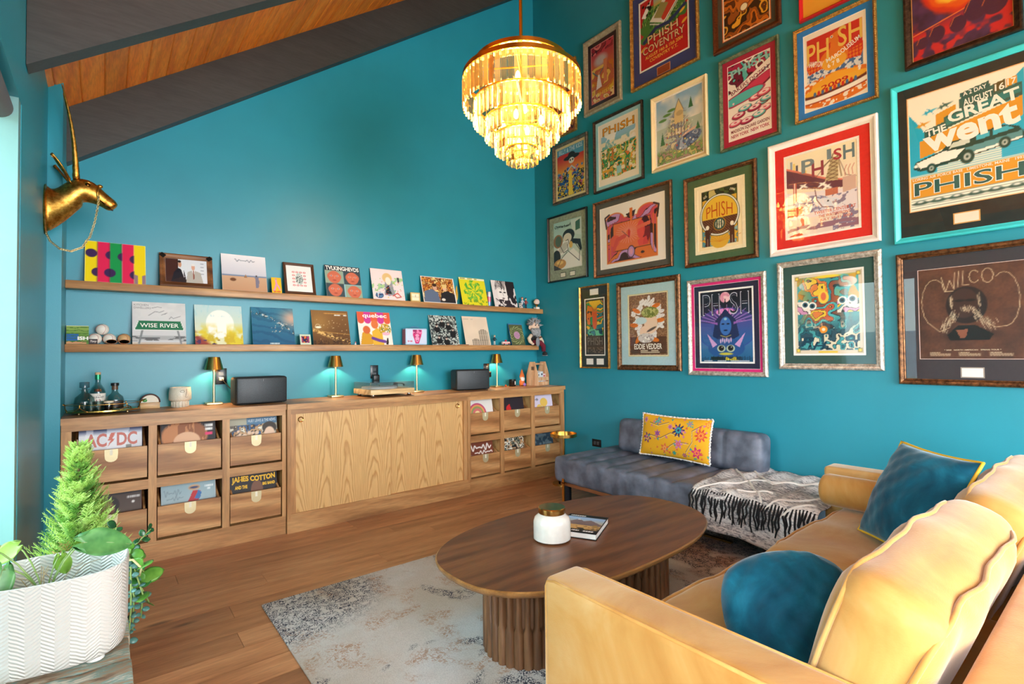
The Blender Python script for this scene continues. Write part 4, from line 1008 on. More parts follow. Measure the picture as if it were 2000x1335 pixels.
def a_red(c, W, H):
    c.grad((236, 222, 214), (250, 238, 206)); pl_ = (106, 62, 78)
    c.poly((236, 226, 232), [(0, 0.55), (0.5, 0.5), (1, 0.45), (1, 0.2), (0, 0.2)])
    for k in range(7): c.rect([(244, 240, 226), (140, 160, 186), (240, 214, 120), (76, 76, 96)][k % 4], 0.02+k*0.042, 0.05+k*0.042, 0.72, 0.97-0.03*k)
    c.poly(pl_, [(0, 0.86), (0.55, 0.64), (0.85, 0.56), (0.85, 0.48), (0.50, 0.52), (0, 0.62)])
    c.poly((228, 130, 112), [(0, 0.875), (0.55, 0.655), (0.86, 0.57), (0.86, 0.555), (0.55, 0.63), (0, 0.85)])
    c.line((160, 140, 108), [(0.50, 0.76), (0.66, 0.84), (0.68, 0.90), (0.74, 0.90), (0.79, 0.62)], 0.014); c.poly((196, 178, 136), [(0.56, 0.60), (0.66, 0.86), (0.76, 0.86), (0.74, 0.58)])
    for k in range(6): y = 0.60+k*0.045; c.line((96, 66, 52), [(0.58+k*0.015, y), (0.74, y+0.04)], 0.006); c.line((96, 66, 52), [(0.74, y), (0.58+k*0.015, y+0.04)], 0.006)
    c.line((120, 90, 80), [(0.68, 0.88), (0.45, 0.68), (0.20, 0.78)], 0.006); c.line((120, 90, 80), [(0.74, 0.88), (0.85, 0.62), (0.98, 0.58)], 0.006)
    for x, y in ((0.24, 0.60), (0.52, 0.57), (0.58, 0.53)): c.ell(WHT, x, y, 0.05, 0.012, 0.5); c.ell(WHT, x+0.02, y, 0.05, 0.012, -0.5)
    c.rect((196, 92, 82), 0.10, 0.15, 0.35, 0.66); c.rect(WHT, 0.115, 0.128, 0.35, 0.66)
    c.poly((196, 112, 92), [(0.56, 0.50), (0.74, 0.50), (0.74, 0.42), (0.56, 0.42)]); c.poly((214, 180, 164), [(0.80, 0.60), (0.98, 0.60), (0.98, 0.44), (0.80, 0.42)])
    for k in range(3): c.line((200, 110, 90), [(0.84+k*0.05, 0.61), (0.83+k*0.05, 0.68), (0.86+k*0.05, 0.73)], 0.006)
    c.ell((206, 212, 232), 0.38, 0.36, 0.22, 0.10, -0.15); c.put(c.m_ell(0.38, 0.36, 0.22, 0.10, -0.15)*(c.noise(40, 3, 2) > 0.55), (120, 126, 170)); c.ell((222, 226, 240), 0.60, 0.34, 0.14, 0.06, -0.2); c.line(pl_, [(0.42, 0.52), (0.44, 0.40), (0.52, 0.30), (0.66, 0.28)], 0.010); c.ell(BLK, 0.60, 0.36, 0.010)
    m = (c.noise(9, 5, 3) > 0.56)*(c.V < 0.36)*(c.U < 0.25); c.put(m, (214, 84, 70))
    m = (c.noise(24, 8, 3) > 0.58)*(c.V < 0.42)*(c.U > 0.66); c.put(m, (140, 130, 158)); m = (c.noise(16, 9, 2, 0.4, 2) > 0.60)*(c.V < 0.12); c.put(m, (150, 110, 130))
    return [T('P', 0.23, 0.42, 0.76, 0.92, (120, 140, 150)), T('H', 0.38, 0.55, 0.68, 0.86, (150, 66, 84)), T('I', 0.60, 0.66, 0.85, 0.97, (120, 140, 150)), T('S', 0.69, 0.80, 0.82, 0.95, (176, 60, 76)), T('H', 0.82, 0.97, 0.80, 0.97, (104, 130, 140)),
            T('TWEETER CENTER AT', 0.40, 0.97, 0.225, 0.262, (206, 96, 74), bold=0.01), T('THE WATERFRONT', 0.46, 0.90, 0.175, 0.212, (206, 96, 74), bold=0.01), T('JULY 30-31 2003', 0.48, 0.92, 0.125, 0.162, (206, 96, 74), bold=0.01)]
def a_cliff(c, W, H):
    c.grad((250, 232, 186), (252, 240, 208)); c.rect((86, 84, 44), 0.09, 0.91, 0.05, 0.95); c.rect((226, 178, 60), 0.11, 0.89, 0.06, 0.93)
    c.bands([(206, 190, 120), (70, 92, 50), (38, 54, 40)], 7, 4, c.m_rect(0.10, 0.90, 0.80, 0.94), 3, (30, 34, 24)); m = c.m_rect(0.10, 0.90, 0.05, 0.30)
    c.bands([(96, 160, 176), (150, 190, 190), (226, 178, 60)], 13, 6, m, 4, (48, 84, 96)); c.ell((226, 178, 60), 0.5, 0.14, 0.16, 0.14)
    for k in range(9): a = -1.2+k*0.3; c.line((214, 140, 40), [(0.5, 0.10), (0.5+0.5*math.sin(a), 0.10+0.2*math.cos(a))], 0.006)
    for r, q in ((0.335, (36, 72, 70)), (0.325, WHT), (0.305, (36, 72, 70)), (0.298, (234, 190, 60))): c.ell(q, 0.5, 0.53, r)
    m = c.m_ell(0.5, 0.53, 0.298, 0.298)*(c.V < 0.48); c.put(m, (84, 50, 34)); c.put(m*(np.sin((c.X+c.V)*150) > 0.55), (126, 84, 60))
    for r, q in ((0.105, (226, 178, 60)), (0.098, (84, 50, 34)), (0.090, (44, 88, 84)), (0.07, (240, 232, 200))): c.ell(q, 0.5, 0.385, r)
    c.put(c.m_ell(0.5, 0.385, 0.07, 0.07)*(np.sin(c.X*160) > 0.2), (44, 88, 84))
    for sx in (0.22, 0.78):
        c.poly((78, 44, 36), [(sx-0.05, 0.05), (sx-0.055, 0.22), (sx-0.06, 0.32), (sx+0.05, 0.32), (sx+0.055, 0.18), (sx+0.05, 0.05)]); c.ell((250, 236, 214), sx, 0.355, 0.030, 0.036); d = 0.12 if sx < 0.5 else -0.12
        c.line((78, 44, 36), [(sx, 0.29), (sx+d*0.5, 0.25), (sx+d, 0.31)], 0.022); c.line((214, 200, 180), [(sx, 0.05), (sx, 0.17)], 0.006)
    return [T('PHISH', 0.20, 0.80, 0.50, 0.735, (196, 84, 30), warp=lambda x, y: (y*(0.72+0.28*(1-4*(x-0.5)**2))), bold=-0.005), T('THE', 0.46, 0.54, 0.405, 0.425, (44, 88, 84)), T('CLIFFORD BALL', 0.405, 0.595, 0.36, 0.40, (30, 60, 58)), T('AUG', 0.13, 0.22, 0.84, 0.88, CRM, rot=0.5), T('1996', 0.75, 0.87, 0.86, 0.90, CRM, rot=-0.35)]
def a_moon(c, W, H):
    c.grad((40, 92, 150), (26, 24, 38), 0.30, 0.85); c.grad((30, 96, 140), (86, 128, 190), 0.0, 0.38, c.m_rect(0, 1, 0, 0.40))
    m = np.exp(-((c.V-0.41)/0.05)**2)*0.9; c.put(m, (222, 120, 196)); c.ell((58, 74, 160), 0.5, 0.46, 0.45, 0.30); c.grad((44, 96, 160), (90, 70, 150), 0.3, 0.7, c.m_ell(0.5, 0.46, 0.44, 0.29))
    c.ell((246, 200, 206), 0.5, 0.905, 0.075); c.put(c.m_ell(0.5, 0.905, 0.075, 0.075)*(c.noise(18, 2, 2) > 0.55), (226, 150, 176)); c.poly((30, 24, 40), [(0.46, 0.74), (0.5, 0.90), (0.54, 0.74)])
    c.ell((230, 140, 210), 0.5, 0.70, 0.14, 0.05)
    for k in range(26): a = -1.5+3.0*k/25; c.line([(30, 30, 60), (206, 150, 220)][k % 2], [(0.5, 0.52), (0.5+0.55*math.sin(a), 0.56+0.24*math.cos(a))], 0.006)
    c.poly((34, 44, 88), [(0.30, 0.58), (0.5, 0.74), (0.70, 0.58), (0.76, 0.36), (0.62, 0.30), (0.38, 0.30), (0.24, 0.36)])
    c.ell((60, 112, 186), 0.5, 0.50, 0.085, 0.13); c.poly((150, 96, 180), [(0.10, 0.58), (0.34, 0.555), (0.34, 0.52)]); c.poly((150, 96, 180), [(0.90, 0.58), (0.66, 0.555), (0.66, 0.52)])
    for sx in (0.45, 0.55): c.ell((20, 24, 50), sx, 0.53, 0.022, 0.010)
    c.ell((20, 24, 50), 0.5, 0.44, 0.028, 0.010); c.ell((150, 200, 214), 0.5, 0.60, 0.022, 0.018); c.line((214, 200, 90), [(0.40, 0.37), (0.5, 0.345), (0.60, 0.37)], 0.008)
    c.ell((40, 86, 150), 0.5, 0.19, 0.27, 0.14); c.poly((206, 160, 214), [(0.13, 0.40), (0.33, 0.24), (0.24, 0.20)]); c.poly((206, 160, 214), [(0.87, 0.40), (0.67, 0.24), (0.76, 0.20)])
    for sx in (0.41, 0.59): c.ell((186, 206, 180), sx, 0.185, 0.062, 0.050); c.ell((24, 26, 30), sx, 0.19, 0.040, 0.038); c.ell(WHT, sx+0.015, 0.205, 0.007)
    for k in range(6): c.ell((226, 190, 226), 0.40+k*0.04, 0.29+0.015*(k % 2), 0.010, 0.032)
    c.ell((206, 196, 70), 0.5, 0.11, 0.10, 0.018); c.bands([(224, 206, 60), (30, 40, 40), (30, 60, 90)], 9, 3, c.m_rect(0.2, 0.8, 0.02, 0.07), 3)
    for k in range(30): x = (k*0.618) % 1; c.line((18, 22, 34), [(x, 0.0), (x+0.02, 0.05+0.04*((k*7) % 5)/5)], 0.006)
    c.scr((226, 226, 236), 0.06, 0.94, 0.006, 0.018)
    lc = (196, 200, 214)
    out = []
    for t, x in (('P', 0.05), ('H', 0.235), ('I', 0.43), ('S', 0.585), ('H', 0.79)):
        w2 = 0.06 if t == 'I' else 0.16
        out += [T(t, x, x+w2, 0.66, 0.965, lc, bold=0.0, warp=None), T(t, x+0.012, x+w2-0.012, 0.675, 0.955, (34, 34, 54), bold=-0.012, z=0.0009)]
    return out[:4]+out[6:] + []
def a_silver(c, W, H):
    c.A[:] = (228, 214, 190); m = c.m_rect(0.05, 0.95, 0.045, 0.965)
    c.grad((40, 110, 120), (96, 190, 192), 0.1, 0.9, m)
    c.put(m*(c.V > 0.5)*(np.abs(c.noise(3, 7, 3)-0.5) > 0.10), (214, 170, 70)); c.ell(WHT, 0.2, 0.86, 0.09, 0.055); c.ell(WHT, 0.80, 0.87, 0.10, 0.06)
    c.bands([(58, 150, 156), (226, 130, 66), (236, 200, 60), (200, 96, 66), (84, 186, 190), (150, 80, 60)], 6, 12, m*np.clip(1.4-3.2*np.abs(c.U-0.45), 0, 1)*(c.V > 0.2), 3.4, (40, 50, 60), 0.08)
    c.bands([(36, 96, 112), (70, 160, 166), (226, 218, 190), (48, 80, 96)], 11, 15, m*np.clip((0.46-c.V)*5, 0, 1), 4, (24, 46, 58), 0.10)
    c.bands([(236, 200, 70), (214, 150, 190), (240, 232, 220), (96, 180, 190)], 8, 19, m*(np.abs(c.V-0.58) < 0.08)*(np.abs(c.U-0.45) > 0.2), 3, (60, 60, 60))
    for x, y in ((0.17, 0.62), (0.28, 0.60), (0.72, 0.645), (0.86, 0.655)): c.ell(WHT, x, y, 0.05); c.ell((50, 90, 110), x, y, 0.032); c.ell(BLK, x, y, 0.014)
    c.ell((240, 206, 70), 0.45, 0.70, 0.06, 0.08); c.ell((226, 110, 70), 0.45, 0.71, 0.03, 0.05); c.ell((236, 150, 40), 0.44, 0.30, 0.045); c.ell(CRM, 0.44, 0.30, 0.02); c.ell((240, 214, 60), 0.5, 0.955, 0.16, 0.018); c.rect((236, 200, 50), 0.36, 0.64, 0.012, 0.032)
    for x, y in ((0.05, 0.96), (0.95, 0.96), (0.05, 0.04), (0.95, 0.04)): c.rect((126, 110, 50), x-0.03, x+0.03, y-0.024, y+0.024); c.rect((240, 214, 90), x-0.022, x+0.022, y-0.017, y+0.017)
    return [T('P', 0.12, 0.28, 0.09, 0.21, (20, 62, 84), shear=0.5), T('H', 0.30, 0.46, 0.05, 0.15, (20, 62, 84), shear=0.5)]
def a_wilco(c, W, H):
    c.grad((78, 48, 34), (88, 54, 36)); c.fibre(0.22, 4, 7); c.fibre(0.1, 9, 60)
    c.put(np.exp(-((c.U-0.5)/0.26)**2-((c.V-0.26)/0.05)**2)*0.8, (34, 22, 18)); c.ell((40, 26, 22), 0.46, 0.58, 0.17, 0.20); c.put(c.m_ell(0.44, 0.60, 0.12, 0.16), (62, 38, 28))
    for sx in (0.40, 0.50): c.ell((30, 20, 17), sx, 0.63, 0.045, 0.014)
    c.poly((22, 16, 15), [(0.27, 0.26), (0.38, 0.36), (0.54, 0.36), (0.70, 0.26), (0.66, 0.20), (0.30, 0.20)]); c.poly((126, 76, 54), [(0.36, 0.31), (0.47, 0.32), (0.45, 0.23), (0.40, 0.22)])
    hair = (176, 160, 132); g = np.random.RandomState(3)
    def tuft(x0, y0, x1, y1, n, sp):
        for k in range(n):
            t = g.rand(); x = x0+(x1-x0)*t+g.randn()*sp; y = y0+(y1-y0)*t+g.randn()*sp; d = 0.035*(0.5+g.rand())
            c.line([hair, (126, 112, 92), (206, 190, 160)][g.randint(3)], [(x, y), (x+(x1-x0)*d*3, y-d)], 0.0035)
    tuft(0.36, 0.52, 0.24, 0.34, 70, 0.022); tuft(0.53, 0.52, 0.68, 0.36, 70, 0.022); tuft(0.31, 0.68, 0.32, 0.58, 20, 0.008); tuft(0.57, 0.70, 0.59, 0.58, 20, 0.008); tuft(0.40, 0.555, 0.52, 0.555, 26, 0.012)
    lc = (206, 186, 150); st = []
    def loop(cx, cy, rx, ry, a0, a1): return [(cx+rx*math.cos(a0+(a1-a0)*i/26)+0.004*math.sin(i*2.3), cy+ry*math.sin(a0+(a1-a0)*i/26)) for i in range(27)]
    c.line(lc, [(0.34, 0.74), (0.26, 0.74), (0.24, 0.80)]+loop(0.16, 0.62, 0.13, 0.26, 0.9, 4.4)+[(0.20, 0.30), (0.30, 0.34)], 0.005)
    c.line(lc, loop(0.80, 0.62, 0.13, 0.28, 2.1, -1.6)+[(0.72, 0.33), (0.64, 0.38)], 0.005)
    for p in ([(0.23, 0.90), (0.27, 0.74), (0.31, 0.86), (0.35, 0.76), (0.36, 0.94)], [(0.40, 0.95), (0.385, 0.78)], [(0.44, 0.95), (0.43, 0.80), (0.49, 0.795)], loop(0.54, 0.88, 0.045, 0.065, 0.7, 5.6), loop(0.66, 0.88, 0.05, 0.075, 0, 6.5)):
        c.line(lc, p, 0.006)
    for x in (0.10, 0.38, 0.66):
        for k in range(3): c.scr((196, 180, 150), x, x+0.20, 0.032+k*0.015, 0.041+k*0.015, k)
    return [T('* 2020   NORTH AMERICAN   SPRING TOUR *', 0.24, 0.76, 0.088, 0.102, (222, 206, 176), bold=0.005)]
def a_ved(c, W, H):
    c.A[:] = (122, 84, 58); c.put(c.noise(60, 3, 2) > 0.56, (160, 120, 86)); c.rect((88, 58, 42), 0.03, 0.97, 0.02, 0.30); g = np.random.RandomState(5)
    for k in range(60):
        a = 2*PI*k/60*1.0; r = 0.20+0.12*g.rand(); x = 0.5+1.25*r*math.cos(a); y = 0.60+r*1.15*math.sin(a)*0.95
        c.ell((236, 232, 228), x, y, 0.05, 0.028, a); c.line((170, 160, 160), [(x-0.02, y), (x+0.03, y+0.01)], 0.004)
    for x, y, q in ((0.72, 0.80, 0.3), (0.20, 0.74, -0.4), (0.82, 0.56, 0.1), (0.13, 0.50, -0.1), (0.24, 0.26, 0.9), (0.68, 0.25, -0.2)): c.ell((222, 120, 40), x, y, 0.085, 0.035, q); c.line((176, 84, 24), [(x-0.06, y), (x+0.06, y+0.02)], 0.006)
    c.ell((236, 206, 178), 0.58, 0.52, 0.13, 0.17); c.ell((236, 206, 178), 0.42, 0.38, 0.10, 0.10); c.bands([(150, 160, 84), (118, 130, 60), (186, 190, 116)], 18, 4, c.m_ell(0.56, 0.70, 0.17, 0.09), 3, (84, 92, 40)); c.ell((196, 220, 224), 0.33, 0.57, 0.11, 0.06)
    c.ell((90, 78, 70), 0.60, 0.42, 0.10, 0.02, 0.4); c.bands([(236, 232, 228), (210, 204, 200)], 14, 8, c.m_ell(0.45, 0.28, 0.16, 0.08), 3, (160, 150, 150))
    c.scr((232, 214, 180), 0.30, 0.86, 0.062, 0.080); c.scr((232, 214, 180), 0.30, 0.80, 0.036, 0.052, 3)
    return [T('EDDIE VEDDER', 0.13, 0.86, 0.095, 0.185, (246, 240, 226), bold=0.02)]
def a_tweez(c, W, H):
    c.A[:] = (62, 52, 46); m = c.m_rect(0.05, 0.95, 0.34, 0.97); c.grad((36, 110, 120), (70, 150, 120), 0.34, 0.9, m); s = np.abs(c.U-0.5)
    c.put(m*(s < 0.32)*(np.sin(s*40-c.V*26) > 0.1), (206, 96, 40)); c.bands([(58, 150, 84), (226, 120, 40), (40, 120, 130), (240, 190, 60)], 7, 3, m*(s > 0.12), 4, (70, 40, 30)); c.poly((246, 206, 60), [(0.2, 0.97), (0.5, 0.78), (0.8, 0.97)])
    for k in range(7): c.line((190, 90, 30), [(0.5, 0.78), (0.2+k*0.1, 0.97)], 0.006)
    c.poly((214, 90, 40), [(0.36, 0.78), (0.64, 0.78), (0.56, 0.5), (0.60, 0.36), (0.40, 0.36), (0.44, 0.5)]); c.bands([(50, 130, 150), (90, 190, 150), (30, 80, 100)], 10, 5, c.m_rect(0.1, 0.9, 0.34, 0.46), 3, (24, 50, 60))
    c.put(c.m_rect(0.06, 0.94, 0.02, 0.13)*(c.noise(40, 2, 2) > 0.5), (110, 96, 80))
    return [T('PHISH', 0.10, 0.90, 0.17, 0.31, (130, 124, 112), bold=-0.01)]
def a_hamp(c, W, H):
    c.A[:] = (246, 238, 224); re, og, bl_ = (206, 52, 44), (226, 120, 44), (66, 110, 164)
    c.rect(re, 0.05, 0.95, 0.60, 0.93); m = c.m_rect(0.05, 0.95, 0.36, 0.66); c.put(m, (220, 226, 232)); c.put(m*(c.noise(42, 2, 2) > 0.48), bl_)
    for sg in (-1, 1):
        X = lambda t: 0.5+sg*t
        c.poly(re, [(X(0.14), 0.66), (X(0.44), 0.78), (X(0.46), 0.55), (X(0.42), 0.47), (X(0.12), 0.50)]); c.put(c.m_poly([(X(0.16), 0.58), (X(0.45), 0.62), (X(0.43), 0.48), (X(0.13), 0.49)])*(np.abs(np.sin(c.U*60)*np.sin(c.V*70)) > 0.35), og)
    c.ell(og, 0.5, 0.58, 0.16, 0.13); c.ell((236, 170, 60), 0.5, 0.53, 0.14, 0.10); c.poly(og, [(0.42, 0.60), (0.46, 0.82), (0.52, 0.88), (0.58, 0.80), (0.58, 0.60)]); c.ell(og, 0.50, 0.84, 0.10, 0.04, 0.5); c.ell(WHT, 0.47, 0.85, 0.016); c.ell(BLK, 0.47, 0.85, 0.008)
    c.put(c.m_ell(0.5, 0.20, 0.48, 0.20)*(c.noise(26, 6, 2) > 0.42), og); c.poly((242, 170, 52), [(0.10, 0.25), (0.9, 0.25), (0.86, 0.35), (0.5, 0.40), (0.14, 0.32)])
    c.ell((150, 44, 30), 0.5, 0.165, 0.44, 0.075, 0.08); c.ell(WHT, 0.5, 0.165, 0.42, 0.06, 0.08); c.ell((96, 44, 40), 0.5, 0.21, 0.38, 0.05, 0.08); c.ell((240, 180, 60), 0.5, 0.245, 0.37, 0.055, 0.08)
    for k in range(11): c.ell([bl_, re][k % 2], 0.17+k*0.066, 0.195+0.009*k*0.3, 0.016, 0.030)
    return [T('PH', 0.05, 0.42, 0.60, 0.86, (236, 196, 96), bold=0.01), T('SH', 0.57, 0.95, 0.68, 0.93, (236, 196, 96), bold=0.01), T('HAMPTON', 0.06, 0.32, 0.55, 0.62, WHT, rot=-0.35), T('COLISEUM', 0.54, 0.93, 0.62, 0.68, WHT, rot=0.42), T('MAR\n6 7 8', 0.38, 0.58, 0.48, 0.61, WHT, rot=0.2), T('2009', 0.28, 0.72, 0.225, 0.285, (190, 36, 36), rot=0.06)]
def a_donut(c, W, H):
    c.A[:] = (246, 238, 232); mg, tq = (178, 40, 84), (86, 190, 190)
    c.bands([mg, (246, 238, 232), (110, 30, 60), tq], 7, 5, c.m_poly([(0, 1), (1, 1), (1, 0.80), (0, 0.50)]), 3.4, (60, 20, 40), 0.1); c.poly((246, 238, 232), [(0, 0.62), (1, 0.90), (1, 0.82), (0, 0.53)])
    c.ell((110, 30, 60), 0.60, 0.60, 0.36, 0.075, 0.42); c.ell((206, 60, 100), 0.60, 0.61, 0.33, 0.06, 0.42); c.ell(mg, 0.34, 0.53, 0.30, 0.075, 0.15); c.ell(tq, 0.34, 0.53, 0.275, 0.06, 0.15); c.dots([(246, 200, 210), (226, 90, 130), WHT], 18, 0.012, 2, c.m_ell(0.34, 0.53, 0.26, 0.05, 0.15))
    g = np.random.RandomState(4)
    for x, y in ((0.66, 0.47), (0.85, 0.49), (0.80, 0.38), (0.40, 0.38), (0.62, 0.34), (0.24, 0.31), (0.86, 0.29), (0.72, 0.24), (0.16, 0.22), (0.44, 0.21), (0.92, 0.41)):
        q = [mg, tq, (220, 90, 120)][g.randint(3)]; c.ell((96, 30, 50), x, y-0.006, 0.092, 0.042, 0.1); c.ell(q, x, y, 0.086, 0.036, 0.1); c.ell((246, 226, 226), x, y+0.008, 0.066, 0.024, 0.1); c.ell(q, x, y+0.008, 0.022, 0.010)
    return [T('PHISH', 0.07, 0.95, 0.86, 0.965, (150, 206, 206), rot=0.16), T('BAKERS DOZEN', 0.04, 0.98, 0.68, 0.735, (120, 36, 66), rot=0.34, bold=0.01), T('MADISON SQUARE GARDEN', 0.05, 0.96, 0.095, 0.145, (120, 36, 66), rot=0.03), T('NEW YORK  NEW YORK', 0.05, 0.96, 0.035, 0.08, mg, rot=0.03)]
def a_castle(c, W, H):
    c.grad((226, 232, 220), (140, 190, 230), 0.35, 1.0); c.put(np.clip(c.noise(4, 3, 3)-0.42, 0, 1)*3*(c.V > 0.4), (246, 246, 240)); c.put((c.V < 0.52+0.1*c.noise(3, 5, 2))*(c.noise(5, 8, 2) > 0.3), (186, 206, 196))
    c.bands([(206, 196, 160), (170, 186, 150), (226, 216, 186), (150, 160, 176), (196, 206, 190)], 9, 11, np.clip((0.62-np.abs(c.U-0.48)*1.1-c.V*0.55)*7, 0, 1)*(c.V < 0.75), 3, (92, 92, 104), 0.07)
    c.poly((226, 206, 150), [(0.40, 0.74), (0.50, 0.90), (0.60, 0.74), (0.60, 0.55), (0.40, 0.55)]); c.line((110, 96, 80), [(0.40, 0.74), (0.50, 0.92), (0.60, 0.74)], 0.008); c.ell((196, 176, 130), 0.52, 0.70, 0.06, 0.04)
    for k in range(5): c.line((120, 110, 120), [(0.34+k*0.07, 0.36), (0.34+k*0.07, 0.56)], 0.014)
    for x, y, h_ in ((0.76, 0.72, 0.16), (0.13, 0.30, 0.2), (0.90, 0.36, 0.12)): c.poly((62, 122, 84), [(x-0.05, y), (x, y+h_), (x+0.05, y)])
    for x, y in ((0.24, 0.74), (0.14, 0.68), (0.34, 0.79)): c.ell((96, 150, 84), x, y, 0.07, 0.022)
    c.bands([(150, 190, 120), (206, 196, 130), (120, 160, 96), (176, 150, 140)], 16, 13, np.clip((0.24-c.V)*12, 0, 1), 3, (84, 96, 90), 0.08); c.ell((226, 190, 170), 0.72, 0.37, 0.13, 0.022, 0.3); c.bands([(120, 150, 196), (170, 186, 210), (96, 120, 160)], 12, 17, c.m_ell(0.70, 0.25, 0.22, 0.10, 0.3), 3, (70, 80, 110))
    c.dots([(206, 70, 60), (240, 226, 120), WHT], 40, 0.010, 6, box=(0.2, 0.8, 0.1, 0.6))
def a_skel(c, W, H):
    c.A[:] = (232, 214, 160); m = c.m_rect(0.06, 0.94, 0.05, 0.95); c.put(m, (84, 160, 196)); c.put(c.m_rect(0.06, 0.94, 0.05, 0.84+0.0)*((c.V < 0.80+0.06*np.sin(c.U*5))), (206, 44, 34)); c.grad((240, 190, 50), (214, 56, 36), 0.45, 0.75, c.m_rect(0.06, 0.94, 0.05, 0.76))
    c.bands([(30, 30, 44), (240, 200, 50), (36, 84, 150), (240, 206, 60)], 16, 3, c.m_rect(0.06, 0.94, 0.05, 0.46), 4, (18, 18, 24), 0.12)
    c.dots([(36, 100, 176), (190, 40, 50), (226, 120, 150), (20, 40, 100), (70, 140, 206)], 70, 0.024, 7, box=(0.1, 0.9, 0.12, 0.56), petals=5, core=(18, 18, 30)); c.poly((240, 206, 60), [(0.42, 0.05), (0.58, 0.05), (0.54, 0.50), (0.46, 0.50)])
    c.ell((40, 30, 30), 0.54, 0.74, 0.20, 0.045); c.ell((40, 30, 30), 0.54, 0.78, 0.09, 0.06); c.ell((240, 232, 214), 0.54, 0.68, 0.07, 0.055)
    for sx in (0.50, 0.58): c.ell(BLK, sx, 0.69, 0.018, 0.016)
    c.line((190, 214, 230), [(0.40, 0.50), (0.54, 0.58), (0.66, 0.50)], 0.02)
    return [T('BILLY & THE KIDS', 0.12, 0.90, 0.855, 0.935, (214, 236, 240), bold=0.01)]
def a_lblue(c, W, H):
    c.A[:] = (244, 236, 220); m = c.m_ell(0.5, 0.47, 0.46*c.k*1.0, 0.42); m = np.clip(c.m_rect(0.06, 0.94, 0.10, 0.80)+c.m_ell(0.5, 0.5, 0.36, 0.42), 0, 1)
    c.grad((70, 150, 90), (150, 200, 226), 0.3, 0.75, m); c.put(m*(c.V > 0.60)*(c.noise(5, 3, 3) > 0.5), (246, 246, 240)); c.put(m*np.clip((c.noise(10, 4, 3)-0.46)*12, 0, 1)*(np.abs(c.V-0.60) < 0.10), (240, 232, 206))
    c.bands([(60, 150, 80), (226, 126, 44), (96, 186, 110), (40, 110, 70), (240, 170, 60), (186, 206, 90)], 12, 6, m*(c.V < 0.58), 3.4, (30, 50, 34), 0.07); c.put(m*(c.noise(20, 12, 2) > 0.64)*(c.V < 0.60), (240, 226, 190)); c.rect((150, 206, 206), 0.46, 0.58, 0.12, 0.24); c.rect((226, 170, 50), 0.08, 0.36, 0.20, 0.24); c.ell((200, 120, 40), 0.36, 0.45, 0.02, 0.12)
    c.rect((150, 206, 90), 0.10, 0.90, 0.80, 0.94); c.A = np.where((c.m_rect(0.08, 0.92, 0.80, 0.95) > 0.5)[..., None], np.asarray((244, 236, 220), float), c.A)
    return [T('PHISH', 0.10, 0.92, 0.79, 0.945, (60, 110, 50), warp=wave(0.12, 9), bold=0.03), T('PHISH', 0.11, 0.91, 0.80, 0.94, (232, 156, 50), warp=wave(0.12, 9), bold=0.005, z=0.0009)]
def a_oys(c, W, H):
    c.grad((226, 226, 212), (170, 206, 196)); c.poly((206, 222, 216), [(0.62, 0.98), (1, 0.98), (1, 0.62), (0.70, 0.70)]); c.poly((70, 110, 90), [(0.78, 0.92), (0.94, 0.96), (0.94, 0.76), (0.78, 0.74)]); c.poly((40, 40, 44), [(0.55, 0.62), (0.95, 0.55), (1, 0.36), (0.96, 0.30), (0.85, 0.46), (0.6, 0.52)])
    c.poly((244, 240, 232), [(0.10, 0.02), (0.30, 0.24), (0.70, 0.40), (1.0, 0.18), (1, 0.02)]); sk = (228, 216, 196)
    c.ell((40, 36, 38), 0.54, 0.68, 0.17, 0.13); c.ell(sk, 0.50, 0.63, 0.12, 0.10); c.ell((244, 240, 232), 0.34, 0.44, 0.20, 0.12, 0.5); c.ell((206, 202, 190), 0.36, 0.45, 0.16, 0.08, 0.5); c.ell((160, 110, 70), 0.16, 0.60, 0.14, 0.14); c.ell((90, 110, 90), 0.17, 0.60, 0.09, 0.11); c.ell((34, 30, 32), 0.10, 0.26, 0.12, 0.16); c.ell((206, 150, 84), 0.22, 0.12, 0.18, 0.10); c.ell((240, 200, 120), 0.22, 0.15, 0.10, 0.04); c.poly((70, 66, 66), [(0, 0.12), (0.30, 0.0), (0, 0)])
    for p in ([(0.52, 0.36), (0.90, 0.12), (0.92, 0.34), (0.78, 0.48)], [(0.24, 0.50), (0.36, 0.34), (0.52, 0.38), (0.50, 0.50)], [(0.10, 0.02), (0.30, 0.24), (0.48, 0.34)], [(0.44, 0.58), (0.52, 0.60), (0.56, 0.50), (0.66, 0.56)]): c.line((36, 32, 34), p, 0.012)
    c.ell((226, 176, 80), 0.62, 0.48, 0.05, 0.07)
    return [T('Oysterhead', 0.04, 0.62, 0.845, 0.94, (26, 24, 26), warp=wave(0.2, 7), bold=0.03)]
